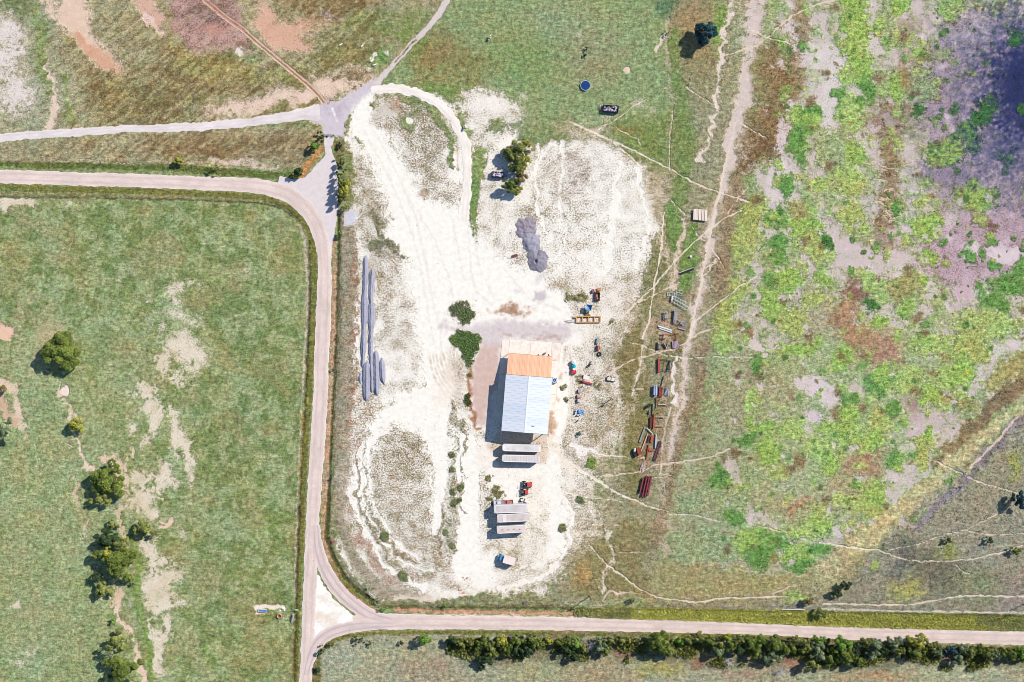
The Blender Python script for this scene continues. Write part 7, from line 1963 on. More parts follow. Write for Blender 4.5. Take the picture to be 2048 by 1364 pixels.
# ---------------------------------------------------------------- cattle
def cow_mesh(s, seed):
    """one skinned body: trunk, neck, head, four jointed legs, tail"""
    V = [(-.75, 0, 1.02), (-.35, 0, 1.05), (.15, 0, 1.03), (.6, 0, 1.08), (.95, 0, 1.22), (1.22, .05, 1.25), (1.5, .08, 1.08),
         (-.72, .24, .95), (-.82, .26, .6), (-.74, .26, .05), (-.72, -.24, .95), (-.84, -.26, .58), (-.76, -.26, .05),
         (.58, .22, .85), (.62, .24, .48), (.58, .24, .05), (.58, -.22, .85), (.56, -.24, .48), (.6, -.24, .05), (-1.0, 0, 1.0), (-1.1, 0, .45),
         (1.2, .28, 1.34), (1.2, -.2, 1.34)]
    E = [(0, 1), (1, 2), (2, 3), (3, 4), (4, 5), (5, 6), (0, 7), (7, 8), (8, 9), (0, 10), (10, 11), (11, 12), (3, 13), (13, 14), (14, 15), (3, 16), (16, 17), (17, 18), (0, 19), (19, 20), (5, 21), (5, 22)]
    R = [.34, .38, .38, .32, .2, .17, .1, .17, .09, .07, .17, .09, .07, .14, .08, .07, .14, .08, .07, .05, .04, .05, .05]
    me = bpy.data.meshes.new('cow_body')
    me.from_pydata([(x * s, y * s, z * s) for x, y, z in V], E, [])
    o = bpy.data.objects.new('tmp', me)
    COL.objects.link(o)
    md = o.modifiers.new('skin', 'SKIN')
    sv = me.skin_vertices[0].data
    for i, r_ in enumerate(R):
        sv[i].radius = (r_ * s, r_ * s)
    sv[0].use_root = True
    sb = o.modifiers.new('sub', 'SUBSURF')
    sb.levels = 1
    dg = bpy.context.evaluated_depsgraph_get()
    out = bpy.data.meshes.new_from_object(o.evaluated_get(dg))
    bpy.data.objects.remove(o)
    out.shade_smooth()
    return out
def cow_coat(name, blk, thr):
    m, nt, b = new_mat(name)
    g = NT(nt)
    P = g.n('ShaderNodeTexCoord').outputs['Object']
    f = g.rng(g.noise(P, 1.6, 1, .4), thr, thr + .03, 0, 1)
    col = g.mix(f, (.74, .70, .64, 1), (*blk, 1))
    nt.links.new(col, b.inputs['Base Color'])
    b.inputs['Roughness'].default_value = .8
    return m
cw = cow_mesh(1.0, 1)
calf = cow_mesh(.62, 2)
COATS = [cow_coat('coat_pied', (.02, .018, .018), .5), cow_coat('coat_white', (.5, .4, .32), .62), cow_coat('coat_black', (.02, .018, .018), .3)]
for k, (x, y, deg, big, coat, lab) in enumerate([
        (979, 77, 60, 1, 0, 'black and white cow alone in the top middle field, right of the diagonal path'),
        (929, 256, 70, 1, 0, 'black and white cow standing on the curved white loop track'),
        (681.5, 90, 30, 0, 1, 'white calf, leftmost of the four in the field above the gravel junction'),
        (724.5, 92.5, 50, 0, 1, 'white calf level with the leftmost one, nearer the diagonal path'),
        (743.5, 122.5, 40, 0, 1, 'smaller-looking white calf, upper of the close pair beside the diagonal path'),
        (749, 130.5, 20, 0, 1, 'white calf, lower of the close pair beside the diagonal path')]):
    t = thing('cow' if big else 'calf', lab, 'cow' if big else 'calf', x, y, deg, group='cattle grazing in the top fields')
    o = part('body', cw if big else calf, None, t)
    if not o.data.materials:
        o.data.materials.append(COATS[coat])
    o.material_slots[0].link = 'OBJECT'
    o.material_slots[0].material = COATS[coat]
# ---------------------------------------------------------------- trees and bushes
def leaf_mesh(name, R, Hh, nclump, per, leaf, seed, lobes=1.0, flat=.75, droop=.25, gap=.0):
    """crown of real leaf clumps: every clump is a shell of small quads, pale above, gaps between"""
    r = np.random.default_rng(seed)
    cl = []
    for k in range(nclump):
        for _ in range(30):
            a = r.uniform(0, 2 * math.pi)
            q = math.sqrt(r.uniform(0, 1))
            edge = 1 + .22 * lobes * (math.sin(a * 3 + seed) + .6 * math.sin(a * 5 + seed * 2.1) + .4 * math.sin(a * 8 + seed * 1.3))
            rad = q * R * edge * .88
            dome = math.sqrt(max(0.0, 1 - min(1, q * .97) ** 2.4))
            z = Hh * (.30 + .62 * dome * r.uniform(.35, 1.0))
            c = np.array([rad * math.cos(a), rad * math.sin(a), z])
            if all(np.linalg.norm(c - d[0]) > d[1] * .62 for d in cl):
                break
        cr = R * r.uniform(.15, .30) * (1.12 - .4 * q)
        cl.append((c, cr, r.uniform(.70, 1.25)))
    n = nclump * per
    C = np.repeat(np.array([c[0] for c in cl]), per, 0)
    CR = np.repeat(np.array([c[1] for c in cl]), per)
    CT = np.repeat(np.array([c[2] for c in cl]), per)
    d = r.normal(size=(n, 3))
    d[:, 2] = np.abs(d[:, 2]) * .9 - .25
    d /= np.linalg.norm(d, axis=1)[:, None]
    rr = CR * r.uniform(.72, 1.12, n)
    pos = C + d * rr[:, None] * np.array([1, 1, flat])
    nrm = d * .75 + r.normal(size=(n, 3)) * .55 + np.array([0, 0, .35])
    nrm /= np.linalg.norm(nrm, axis=1)[:, None]
    t = np.cross(nrm, r.normal(size=(n, 3)))
    t /= np.linalg.norm(t, axis=1)[:, None]
    b = np.cross(nrm, t)
    s1 = leaf * r.uniform(.6, 1.35, n)[:, None]
    s2 = s1 * r.uniform(.45, .8, n)[:, None]
    v = np.empty((n, 4, 3))
    v[:, 0] = pos - t * s1
    v[:, 1] = pos - b * s2 * .8 + t * s1 * .1
    v[:, 2] = pos + t * s1
    v[:, 3] = pos + b * s2
    v = v.reshape(-1, 3)
    v[:, 2] = np.maximum(v[:, 2], .05)
    me = bpy.data.meshes.new(name)
    me.vertices.add(n * 4)
    me.vertices.foreach_set('co', v.astype(np.float32).ravel())
    me.loops.add(n * 4)
    me.loops.foreach_set('vertex_index', np.arange(n * 4, dtype=np.int32))
    me.polygons.add(n)
    me.polygons.foreach_set('loop_start', np.arange(0, n * 4, 4, dtype=np.int32))
    me.update(calc_edges=True)
    a = me.attributes.new('tone', 'FLOAT', 'POINT')
    tone = np.repeat(CT * r.uniform(.75, 1.25, n), 4)
    a.data.foreach_set('value', tone.astype(np.float32))
    me.materials.append(LEAF0)
    return me

def leaf_mat(name, rgb, rgb2):
    m, nt, b = new_mat(name)
    g = NT(nt)
    P = g.n('ShaderNodeTexCoord').outputs['Object']
    tone = g.attr('tone', 'Fac')
    n = g.noise(P, .5, 3, .6)
    col = g.mix(g.rng(n, .38, .62, 0, 1), (*alb(rgb), 1), (*alb(rgb2), 1))
    nt.links.new(g.scale(col, g.math('MULTIPLY', tone, 2.0)), b.inputs['Base Color'])
    b.inputs['Roughness'].default_value = .65
    b.inputs['Specular IOR Level'].default_value = .25
    tr = g.n('ShaderNodeBsdfTranslucent')
    g.put(tr.inputs['Color'], g.scale(col, g.math('MULTIPLY', tone, .8)))
    mx = g.n('ShaderNodeMixShader')
    mx.inputs[0].default_value = .18
    nt.links.new(b.outputs[0], mx.inputs[1])
    nt.links.new(tr.outputs[0], mx.inputs[2])
    nt.links.new(mx.outputs[0], nt.nodes['Material Output'].inputs['Surface'])
    return m
LEAF0 = leaf_mat('leaves_green', (108, 120, 50), (84, 98, 42))
LM = {'g': LEAF0, 'b': leaf_mat('leaves_bright', (98, 132, 50), (110, 138, 58)), 'o': leaf_mat('leaves_olive', (128, 132, 70), (104, 112, 56)),
      'y': leaf_mat('leaves_yellow', (156, 152, 62), (132, 136, 56)), 'd': leaf_mat('leaves_dark', (64, 82, 48), (50, 70, 44)),
      's': leaf_mat('leaves_silver', (132, 142, 106), (104, 118, 84)), 'k': leaf_mat('leaves_blue_green', (52, 86, 92), (40, 66, 70)), 'r': leaf_mat('leaves_brown', (134, 112, 76), (112, 98, 60))}
BARK = mat('bark', (116, 98, 84), .95, var=.25, scale=3, bump=.02)
BLEACH = mat('dead_wood', (214, 204, 208), .85, var=.12, scale=2)

def branch_mesh(name, Ht, R, seed, m, levels=3, spread=.75, first=5, r0=.2):
    """tapered trunk with forking limbs"""
    r = random.Random(seed)
    q = MB()
    def grow(p, d, L, rad, lv):
        e = p + d * L
        q.tube(p, e, rad, rad * .62, n=6 if lv == 0 else 5, caps=False)
        if lv >= levels:
            return
        k = first if lv == 0 else r.choice([2, 3])
        for i in range(k):
            a = 2 * math.pi * (i + r.uniform(-.3, .3)) / k + lv
            side = Vector((math.cos(a), math.sin(a), 0))
            nd = (d * (1 - spread * r.uniform(.7, 1.1)) + side * spread + Vector((0, 0, .18))).normalized()
            st = p + d * L * (r.uniform(.6, 1.0) if lv == 0 else r.uniform(.7, 1.0))
            grow(st, nd, L * r.uniform(.6, .95) * (1.0 if lv else R / Ht * 1.6), rad * .55, lv + 1)
    grow(Vector((0, 0, -.2)), Vector((.04, .03, 1)).normalized(), Ht * .45, r0, 0)
    return q.mesh(name, m)

SIZES = {'L': (7.0, 7.5, 46, 330, .34), 'M': (3.6, 5.0, 24, 230, .26), 'S': (1.6, 2.2, 10, 130, .19)}
PROTO = {}
for k, (R, Hh, nc, per, lf) in SIZES.items():
    PROTO[k] = ([leaf_mesh('crown', R, Hh, nc, per, lf, 100 + 7 * i + ord(k), lobes=.8 + .3 * i) for i in range(4 if k != 'S' else 3)],
                branch_mesh('trunk', Hh, R * .8, 5 + ord(k), BARK, 2 if k == 'S' else 3, .7, 5, {'L': .32, 'M': .18, 'S': .08}[k]), R, Hh)
DEADM = [branch_mesh('branches', 6.0, 3.6, 200 + i, BLEACH, 4, .85, 6, .22) for i in range(3)]

def tree(px, py, rx, ry, Ht, kind, label, name='tree', cat='tree', group=None, rot=None, lean=None):
    Rm = max(rx, ry) * S
    sz = 'L' if Rm > 4.6 else ('M' if Rm > 2.1 else 'S')
    crowns, trunk, R, Hh = PROTO[sz]
    x, y = W(px, py, Ht * .7)
    t = bpy.data.objects.new(name, None)
    COL.objects.link(t)
    t.location = (x, y, 0)
    t['label'] = label
    t['category'] = cat
    if group:
        t['group'] = group
    c = part('crown', random.choice(crowns), None, t)
    a = random.uniform(0, 6.28)
    c.rotation_euler = (0, 0, a)
    k = Rm / R
    t.scale = (rx * S / R, ry * S / R, Ht / Hh)
    c.material_slots[0].link = 'OBJECT'
    c.material_slots[0].material = LM[kind]
    part('trunk', trunk, None, t, rz=random.uniform(0, 6))
    return t
def snag(px, py, s, label, deg, tilt=0.0):
    t = thing('dead_tree', label, 'tree', px, py, deg)
    o = part('branches', random.choice(DEADM), None, t)
    o.scale = (s, s, s * .8)
    o.rotation_euler = (tilt, 0, 0)
    return t

PAST = 'trees and bushes along the gully in the left pasture'
for a in [
    (118, 705, 39, 37, 8.5, 'g', 'biggest round tree standing alone in the left pasture', 'oak_tree'),
    (151, 850, 17, 16, 6, 'y', 'small yellow-green tree with a long shadow below the biggest pasture tree', 'tree'),
    (214, 958, 33, 34, 8, 'g', 'large dark tree beside a patch of bare pink earth in the left pasture', 'oak_tree'),
    (200, 998, 20, 16, 6, 'o', 'olive tree tucked against the lower left of the tree by the pink earth', 'tree'),
    (289, 1057, 22, 18, 6.5, 'o', 'tree standing just right of the gully trees, at the end of a pink path', 'tree'),
    (225, 1050, 11, 10, 4, 'o', 'small bushy tree at the top of the tall clump in the gully', 'tree'),
    (214, 1078, 23, 18, 7, 'd', 'dark tree in the upper half of the tall gully clump', 'tree'),
    (238, 1088, 17, 17, 6, 'o', 'grey-olive tree right of the dark one in the gully clump', 'tree'),
    (232, 1124, 34, 31, 8.5, 'g', 'largest tree in the gully clump, with a yellowish shoulder', 'oak_tree'),
    (214, 1108, 12, 12, 8.5, 'y', 'yellow-leaved treetop on the left shoulder of the largest gully tree', 'tree'),
    (206, 1182, 16, 16, 6, 'o', 'tree at the bottom of the tall gully clump beside bare pink ground', 'tree'),
    (193, 1155, 12, 12, 5, 'd', 'dark little tree at the left edge of the tall gully clump', 'tree'),
    (227, 1242, 6, 6, 3, 'b', 'small bright green bush alone beside the gully path', 'bush'),
    (264, 1167, 5, 4, 3, 'd', 'slender dark sapling right of the gully clump', 'sapling'),
    (230, 1283, 22, 19, 6.5, 'o', 'olive tree, uppermost of the group at the bottom left', 'tree'),
    (214, 1306, 18, 13, 5.5, 's', 'grey thin-leaved tree in the bottom left group', 'tree'),
    (243, 1336, 30, 24, 7, 'g', 'broad tree with dead limbs at the bottom edge of the left pasture', 'oak_tree'),
    (228, 1358, 22, 18, 6, 'd', 'dark tree cut by the bottom edge of the photo in the left pasture', 'tree'),
    (5, 858, 18, 22, 7, 's', 'grey-green tree cut by the left edge of the photo', 'tree'),
    (-6, 780, 15, 14, 5, 'r', 'brown bare-looking tree at the left edge of the photo', 'tree')]:
    tree(*a[:7], name=a[7], cat=a[7].split('_')[-1], group=PAST)
snag(235, 1338, .6, 'bleached dead limbs rising from the broad bottom left tree', 30)
snag(262, 1208, .42, 'low grey dead bush beside the bare pink gully', 100)
snag(238, 1005, .4, 'bleached fallen limbs at the foot of the tree by the pink earth', 200)
snag(250, 1132, .32, 'bleached bare limb sticking out of the largest gully tree', 10)
snag(180, 802, .18, 'tiny dark dead branch lying in the left pasture', 50)

tree(1413, 66, 22, 25, 8.5, 'k', 'lone dark blue-green tree in the olive grass at the top', 'cedar_tree')
YG = 'trees in the upper part of the white yard'
for a in [(1037, 296, 20, 16, 6.5, 'o', 'olive tree at the top of the yard cluster', 'tree'), (1050, 287, 12, 9, 5, 'y', 'yellow-green treetop at the upper right of the yard cluster', 'tree'), (1018, 305, 16, 16, 6, 'o', 'tree at the upper left of the yard cluster', 'tree'),
          (1030, 316, 17, 15, 6.5, 'o', 'middle tree of the yard cluster, above the shaded bin', 'tree'), (1034, 335, 15, 12, 6, 'g', 'tree right of the blue barrel in the yard cluster', 'tree'), (1049, 322, 11, 16, 4, 'y', 'straw-coloured bush on the right side of the yard cluster', 'bush'),
          (1043, 355, 12, 16, 4.5, 'r', 'brown-leaved bush low on the right of the yard cluster', 'bush'), (1020, 370, 16, 14, 6.5, 'g', 'rounded green tree at the bottom of the yard cluster', 'tree'), (1033, 380, 12, 9, 4.5, 'y', 'small yellowish tree at the very bottom of the yard cluster', 'tree')]:
    tree(*a[:7], name=a[7], cat=a[7], group=YG)
HG = 'hedge beside the farm entrance'
for k, a in enumerate([(680, 290, 5, 8, 2.5, 'd', 'low dark bush at the top of the entrance hedge, under the gate fence'), (680, 321, 8, 9, 5, 'o', 'tree in the entrance hedge, first below the low dark bush'), (681, 337, 8, 9, 5, 'd', 'dark tree in the entrance hedge where the shade on the gravel starts'), (682, 352, 9, 10, 6, 'o', 'tree in the entrance hedge above the widest shadow'),
          (682, 368, 9, 10, 7, 'g', 'tall tree in the middle of the widest shadow beside the gravel'), (683, 384, 11, 11, 7, 'y', 'yellowish tree, broadest of the entrance hedge'), (682, 398, 9, 9, 6.5, 'g', 'lowest tree of the closed entrance hedge'), (692, 374, 9, 16, 3, 'y', 'low yellow thicket on the yard side of the entrance hedge'),
          (687, 416.5, 7, 6, 3.5, 'b', 'bright green bush standing just below the entrance hedge'), (680.5, 468, 6, 7, 3.5, 'b', 'small bright bush alone on the yard fence beside the road'), (668, 740, 4, 4, 2, 'd', 'tiny dark bush in the reddish verge beside the straight road, upper one'), (661, 956.5, 3.5, 3.5, 1.8, 'd', 'tiny dark bush in the reddish verge beside the straight road, lower one')]):
    tree(*a, name='bush' if a[2] < 8 else 'tree', cat='bush' if a[2] < 8 else 'tree', group=HG)
for a in [(642, 272, 9, 9, 4, 'd', 'dark bush touching the left gate post', 'bush'), (628, 292, 11, 10, 4.5, 'b', 'bright round tree on the left fence of the farm entrance', 'tree'), (596, 343, 11, 9, 4.5, 'd', 'dark tree at the corner where the entrance meets the upper road', 'tree'), (586, 350, 8, 7, 3.5, 'o', 'small olive bush left of the entrance corner tree', 'bush'),
          (357, 321, 11, 9, 3.5, 'y', 'yellow-green bush above the upper road in the left field strip', 'bush'), (350, 326, 7, 6, 2.5, 'd', 'small dark bush clinging to the lower left of the yellow-green roadside bush', 'bush'), (427, 338, 10, 7, 3.8, 'g', 'green bush above the upper road casting its shadow on the tarmac', 'bush'),
          (752.5, 1203, 5, 5, 2.2, 'd', 'small dark bush on the fence corner above the slip road', 'bush'), (762, 1219, 7, 5, 1.8, 'b', 'low bright green weeds at the tip where slip road and lower road meet', 'bush'), (889, 1213, 6, 5, 2.2, 'b', 'small green bush on the fence above the lower road', 'bush'),
          (1262, 1203, 7, 6, 2.8, 'd', 'round dark bush in the grass right of the utility pole', 'bush'), (1693, 1171, 11, 9, 5, 'd', 'dark tree, upper of the slanting pair in the lower right grassland', 'tree'), (1676, 1187, 11, 9, 4.5, 'd', 'dark tree, lower of the slanting pair in the lower right grassland', 'tree'),
          (1619, 1203, 11, 8, 4, 'r', 'brownish thorn bush left of the slanting dark pair', 'bush'), (1643, 1228, 13, 11, 5, 'o', 'bush in the tall yellow verge above the lower road', 'bush'), (2041, 999, 14, 17, 7, 'k', 'big dark tree cut by the right edge of the photo', 'tree'),
          (1895, 1081, 9, 7, 3, 'd', 'dark round bush, leftmost of three between the lower right paths', 'bush'), (1978, 1081, 9, 8, 3.2, 'd', 'dark round bush, middle of three between the lower right paths', 'bush'), (2032, 1102, 11, 8, 3.5, 'g', 'green bush, rightmost of three between the lower right paths', 'bush'),
          (1170, 110, 4, 4, 1.6, 'd', 'small dark bush, lower of two in the field above the stock tank', 'bush'), (1175, 97, 4.5, 4.5, 1.8, 'd', 'small dark bush, upper of two in the field above the stock tank', 'bush'), (1333, 66, 4, 5, 2, 'r', 'little brown bush left of the lone blue-green tree', 'bush')]:
    tree(*a[:7], name=a[7], cat=a[7])
# hedgerow south of the lower road, left to right
ORD = ['first', 'second', 'third', 'fourth', 'fifth', 'sixth', 'seventh', 'eighth', 'ninth', 'tenth', 'eleventh', 'twelfth', 'thirteenth', 'fourteenth', 'fifteenth', 'sixteenth', 'seventeenth', 'eighteenth', 'nineteenth', 'twentieth']
def ordw(n):
    if n < 20:
        return ORD[n]
    tens = {2: 'twenty', 3: 'thirty', 4: 'forty', 5: 'fifty', 6: 'sixty', 7: 'seventy'}[(n + 1) // 10]
    return tens + '-' + ORD[(n + 1) % 10 - 1] if (n + 1) % 10 else {20: 'twentieth', 30: 'thirtieth', 40: 'fortieth', 50: 'fiftieth', 60: 'sixtieth', 70: 'seventieth'}[n + 1]
KN = {'g': 'mid green', 'b': 'bright green', 'o': 'olive green', 'y': 'yellow-green', 'd': 'dark green', 's': 'grey-green', 'k': 'blue-green', 'r': 'brownish'}
HR = [(639, 1306, 6, 6, 'd'), (635, 1340, 7, 8, 'd'), (647, 1296, 7, 6, 'o'), (662, 1289, 8, 6, 'g'), (715, 1281, 8, 7, 'd'), (740, 1287, 6, 6, 'o'), (803, 1286, 5, 5, 'd'), (849, 1280, 14, 12, 'b'), (906, 1281, 12, 10, 'd'), (921, 1287, 12, 9, 'o'), (938, 1283, 13, 9, 'o'), (952, 1295, 10, 9, 'g'), (968, 1284, 14, 13, 'g'), (983, 1297, 11, 11, 'o'),
      (1002, 1283, 15, 14, 'y'), (1014, 1300, 14, 14, 'g'), (972, 1320, 15, 12, 'd'), (985, 1308, 12, 10, 'o'), (962, 1335, 9, 9, 'd'), (1036, 1284, 15, 13, 'g'), (1030, 1302, 12, 11, 'd'), (1066, 1282, 15, 13, 'g'), (1055, 1302, 13, 13, 'd'), (1078, 1292, 12, 11, 'o'), (1098, 1283, 11, 8, 'y'), (1118, 1285, 11, 10, 'g'), (1136, 1283, 14, 11, 'g'), (1132, 1299, 12, 9, 'd'),
      (1153, 1290, 13, 12, 'b'), (1166, 1297, 10, 11, 'o'), (1116, 1312, 8, 7, 's'), (1150, 1314, 11, 10, 'd'), (1200, 1292, 13, 15, 's'), (1212, 1302, 11, 12, 'o'), (1222, 1281, 14, 9, 'o'), (1243, 1279, 15, 10, 'o'), (1262, 1282, 10, 8, 'y'), (1276, 1281, 10, 8, 'o'), (1322, 1288, 24, 22, 'g'), (1340, 1302, 13, 16, 'o'), (1306, 1282, 12, 10, 'b'), (1358, 1282, 12, 9, 'b'), (1376, 1280, 13, 10, 'o'),
      (1398, 1277, 16, 11, 'o'), (1420, 1283, 15, 12, 'g'), (1440, 1290, 14, 11, 'o'), (1436, 1304, 15, 11, 's'), (1462, 1290, 14, 14, 'g'), (1455, 1275, 12, 8, 'y'), (1482, 1280, 14, 10, 'o'), (1478, 1300, 13, 12, 'd'), (1500, 1284, 16, 12, 'g'), (1512, 1302, 15, 14, 'g'), (1522, 1280, 12, 9, 'b'), (1534, 1318, 12, 12, 's'),
      (1550, 1289, 20, 17, 'g'), (1570, 1300, 14, 15, 'g'), (1550, 1317, 15, 14, 's'), (1592, 1280, 12, 9, 'o'), (1585, 1295, 12, 12, 'g'), (1614, 1294, 15, 14, 'o'), (1634, 1296, 14, 12, 's'), (1640, 1281, 14, 9, 'b'), (1624, 1329, 17, 13, 'o'), (1640, 1312, 15, 13, 's'), (1660, 1320, 14, 16, 'g'), (1684, 1290, 20, 16, 'b'), (1692, 1312, 22, 18, 'g'),
      (1710, 1300, 14, 14, 'd'), (1718, 1324, 15, 12, 'g'), (1736, 1286, 14, 11, 'o'), (1752, 1290, 16, 13, 's'), (1745, 1310, 14, 13, 's'), (1768, 1301, 12, 12, 'd'), (1792, 1287, 16, 14, 's'), (1800, 1304, 12, 11, 'o'), (1822, 1284, 10, 12, 'y'), (1838, 1283, 20, 15, 'y'), (1832, 1306, 15, 14, 'o'), (1850, 1300, 12, 11, 'g'), (1868, 1294, 13, 11, 'o'), (1880, 1304, 11, 12, 's'),
      (1904, 1302, 14, 11, 'k'), (1918, 1318, 13, 13, 's'), (1926, 1298, 12, 10, 's'), (1942, 1306, 14, 13, 'o'), (1960, 1300, 11, 11, 'g'), (1976, 1308, 14, 13, 'o'), (1994, 1310, 11, 11, 's'), (2008, 1304, 10, 10, 'g'), (2024, 1308, 15, 13, 'g'), (2044, 1306, 14, 14, 'b'), (2062, 1308, 14, 14, 'g')]
HR.sort(key=lambda q: q[0])
cnt = {}
for k, (x, y, rx, ry, kd) in enumerate(HR):
    c = cnt.get(kd, 0)
    cnt[kd] = c + 1
    big = 'large' if rx >= 18 else ('small' if rx < 10 else 'middling')
    tree(x, y, rx * 1.03, ry * 1.03, (3.0 + rx * .24) if rx > 9 else 2.6, kd,
         '%s %s hedgerow %s, %s %s one from the left' % (big, KN[kd], 'tree' if rx > 9 else 'bush', ordw(c), KN[kd]),
         'tree' if rx > 9 else 'bush', 'tree' if rx > 9 else 'bush', 'hedgerow south of the lower road')
snag(1184, 1291, .85, 'bleached dead tree with spread limbs in the hedgerow below the utility pole', 20)
snag(1456, 1325, .8, 'bleached dead tree set back in the middle of the hedgerow', 140, .3)
snag(1563, 1341, 1.0, 'largest bleached dead tree, fallen towards the bottom edge of the photo', 250, .4)
snag(1652, 1316, .6, 'bleached dead limbs behind the grey-green trees, right of the largest dead tree', 60)
snag(1803, 1316, .5, 'bleached dead limbs near the yellow-green hedgerow tree', 330)
snag(1122, 1310, .4, 'small bleached dead bush behind the hedgerow left of the dead tree', 80)
snag(1748, 1296, .5, 'bleached limbs among grey-green trees in the right part of the hedgerow', 190)

# ---------------------------------------------------------------- tufts of grass and weeds (real little clumps)
def sample(arr, px, py):
    i = np.clip(((px + 24) / 2).astype(int) + _i0, 0, NX - 1)
    j = np.clip(((py + 24) / 2).astype(int) + _j0, 0, NY - 1)
    return arr[j, i]
_i0 = int(np.searchsorted(AX, -24))
_j0 = int(np.searchsorted(AY, -24))
def tuft_mat(name):
    m, nt, b = new_mat(name)
    g = NT(nt)
    nt.links.new(g.attr('blade'), b.inputs['Base Color'])
    b.inputs['Roughness'].default_value = .85
    b.inputs['Specular IOR Level'].default_value = .15
    return m
TM = tuft_mat('grass_blades')
def tufts(name, label, px, py, rad, hgt, col, blades=5):
    """blades: narrow triangles splayed from each tuft's foot"""
    n = len(px)
    r = rng
    bx = np.repeat((px - 1024) * S, blades)
    by = np.repeat((682 - py) * S, blades)
    R = np.repeat(rad, blades)
    Hh = np.repeat(hgt, blades)
    C = np.repeat(col, blades, 0)
    m = n * blades
    a = r.uniform(0, 2 * math.pi, m)
    o = r.uniform(0, .45, m) * R
    a2 = a + r.normal(size=m) * .5
    fx, fy = bx + np.cos(a) * o, by + np.sin(a) * o
    reach = R * r.uniform(.5, 1.1, m)
    tx, ty = fx + np.cos(a2) * reach, fy + np.sin(a2) * reach
    tz = Hh * r.uniform(.5, 1.1, m)
    w = R * r.uniform(.28, .55, m)
    sx, sy = -np.sin(a2) * w, np.cos(a2) * w
    v = np.empty((m, 3, 3), np.float32)
    v[:, 0] = np.stack([fx + sx, fy + sy, np.full(m, -.05)], 1)
    v[:, 1] = np.stack([fx - sx, fy - sy, np.full(m, -.05) + Hh * .25], 1)
    v[:, 2] = np.stack([tx, ty, tz], 1)
    me = bpy.data.meshes.new(name)
    me.vertices.add(m * 3)
    me.vertices.foreach_set('co', v.ravel())
    me.loops.add(m * 3)
    me.loops.foreach_set('vertex_index', np.arange(m * 3, dtype=np.int32))
    me.polygons.add(m)
    me.polygons.foreach_set('loop_start', np.arange(0, m * 3, 3, dtype=np.int32))
    me.update(calc_edges=True)
    c4 = np.ones((m * 3, 4), np.float32)
    c4[:, :3] = np.repeat(C, 3, 0)
    at = me.attributes.new('blade', 'FLOAT_COLOR', 'POINT')
    at.data.foreach_set('color', c4.ravel())
    me.materials.append(TM)
    o = link(name, me)
    o['kind'] = 'stuff'
    o['label'] = label
    return o
def scatter(n, accept):
    px = rng.uniform(-20, 2068, n)
    py = rng.uniform(-20, 1384, n)
    ok = ~sample(HARD, px, py)
    px, py = px[ok], py[ok]
    cov, tall = sample(COV, px, py), sample(TALL, px, py)
    p = accept(px, py, cov, tall)
    ok = rng.uniform(0, 1, len(px)) < p
    return px[ok], py[ok], cov[ok], tall[ok]
def tint(px, py, lo, hi, k=1.0):
    c = sample(VEG, px, py)
    c = np.clip(lin(np.clip(c * k, 0, 255)) / KEY, .006, .8)
    return c * rng.uniform(lo, hi, len(px))[:, None]
# weeds on the white yard
px, py, cov, tall = scatter(260000, lambda x, y, c, t: np.where((x > 660) & (x < 1340) & (y > 160) & (y < 1205) & (c < .75), np.clip(c * c * .5, 0, 1) * (fbm(x, y, 14, 33, 3, .7) > .42), 0))
tufts('weeds', 'thin weeds scattered over the white yard', px, py, rng.uniform(.12, .36, len(px)), rng.uniform(.06, .22, len(px)), tint(px, py, .7, 1.1), 4)
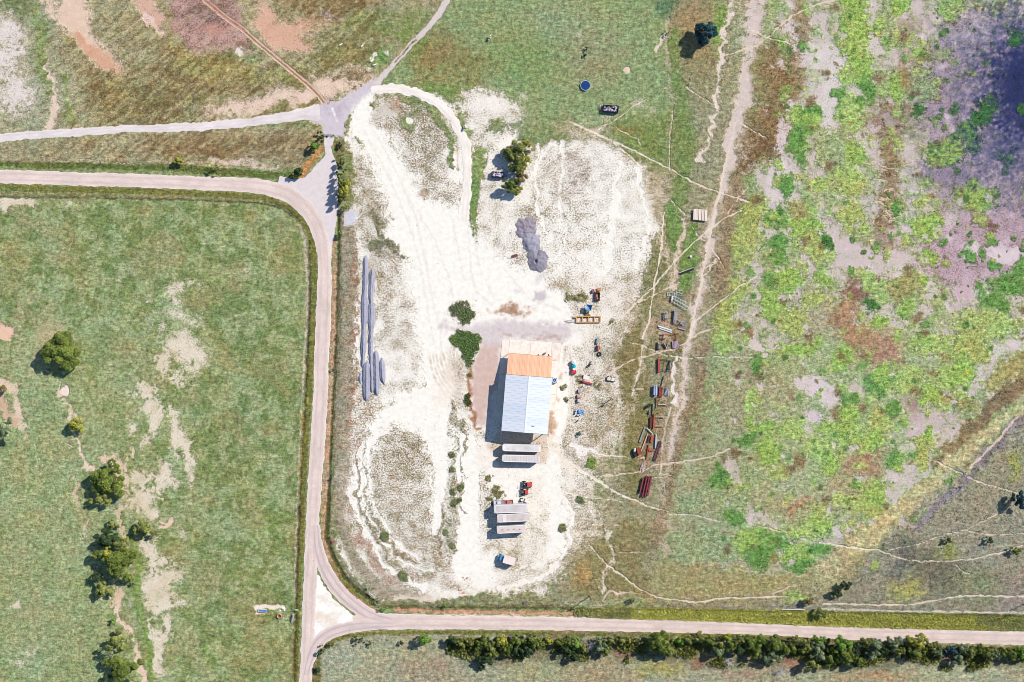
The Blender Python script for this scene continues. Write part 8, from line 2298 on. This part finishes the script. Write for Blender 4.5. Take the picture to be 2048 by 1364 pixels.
# rough grass east of the yard, marsh and corner
px, py, cov, tall = scatter(230000, lambda x, y, c, t: np.where((c > .4) & (t > .4), np.clip(t * .32, 0, 1), 0))
tufts('rough_grass', 'rough tall grass of the marsh, banks and road verges', px, py, rng.uniform(.18, .5, len(px)), rng.uniform(.15, .5, len(px)) * (.6 + tall), tint(px, py, .6, 1.45), 4)
# pasture tufts, sparse
px, py, cov, tall = scatter(150000, lambda x, y, c, t: np.where((c > .5) & (t <= .4), .16, 0))
tufts('pasture_grass', 'short pasture grass tufts', px, py, rng.uniform(.15, .45, len(px)), rng.uniform(.1, .3, len(px)), tint(px, py, .55, 1.4), 4)
# tall reedy grass in the verge above the lower road
n = 16000
px = rng.uniform(1150, 2068, n)
py = 1217 + (px - 1150) * .0155 + rng.uniform(0, 1, n) * (14 + np.clip((px - 1150) / 250, 0, 1) * 14)
ok = (rng.uniform(0, 1, n) < np.clip((px - 1150) / 130, .25, 1)) & (px < 2068) & ~sample(HARD, px, py)
px, py = px[ok], py[ok]
_cl = fbm(px, py, 16, 61, 3, .6)
tufts('verge_grass', 'tall yellow-green grass in the verge above the lower road', px, py, rng.uniform(.3, .8, len(px)), rng.uniform(.25, .8, len(px)) * (.4 + 1.2 * _cl), tint(px, py, .9, 1.7) * (.55 + .95 * _cl)[:, None], 5)
# leafy weeds by the shed
px, py, cov, tall = scatter(900000, lambda x, y, c, t: np.where((x > 890) & (x < 962) & (y > 595) & (y < 812) & (t > .7) & (c > .5), .9, 0))
tufts('leafy_weeds', 'dark leafy weeds growing in clumps left of the shed', px, py, rng.uniform(.25, .6, len(px)), rng.uniform(.2, .55, len(px)), tint(px, py, .55, 1.25), 6)
# brambles and saplings filling the hedgerow
n = 15000
px = rng.uniform(895, 2066, n)
py = 1279 + (px - 895) * .016 + rng.uniform(0, 1, n) ** 1.3 * (34 + 12 * np.sin(px / 37.0))
ok = (fbm(px, py, 30, 62, 3, .6) > .50) & ~sample(HARD, px, py)
px, py = px[ok], py[ok]
_c = np.array(alb(118, 122, 66)) * rng.uniform(.9, 2.5, len(px))[:, None] * np.array([1, 1, 1])
tufts('undergrowth', 'dense olive undergrowth between the trees of the southern hedgerow', px, py, rng.uniform(.35, .95, len(px)), rng.uniform(.5, 2.0, len(px)), np.clip(_c, 0, .6), 6)
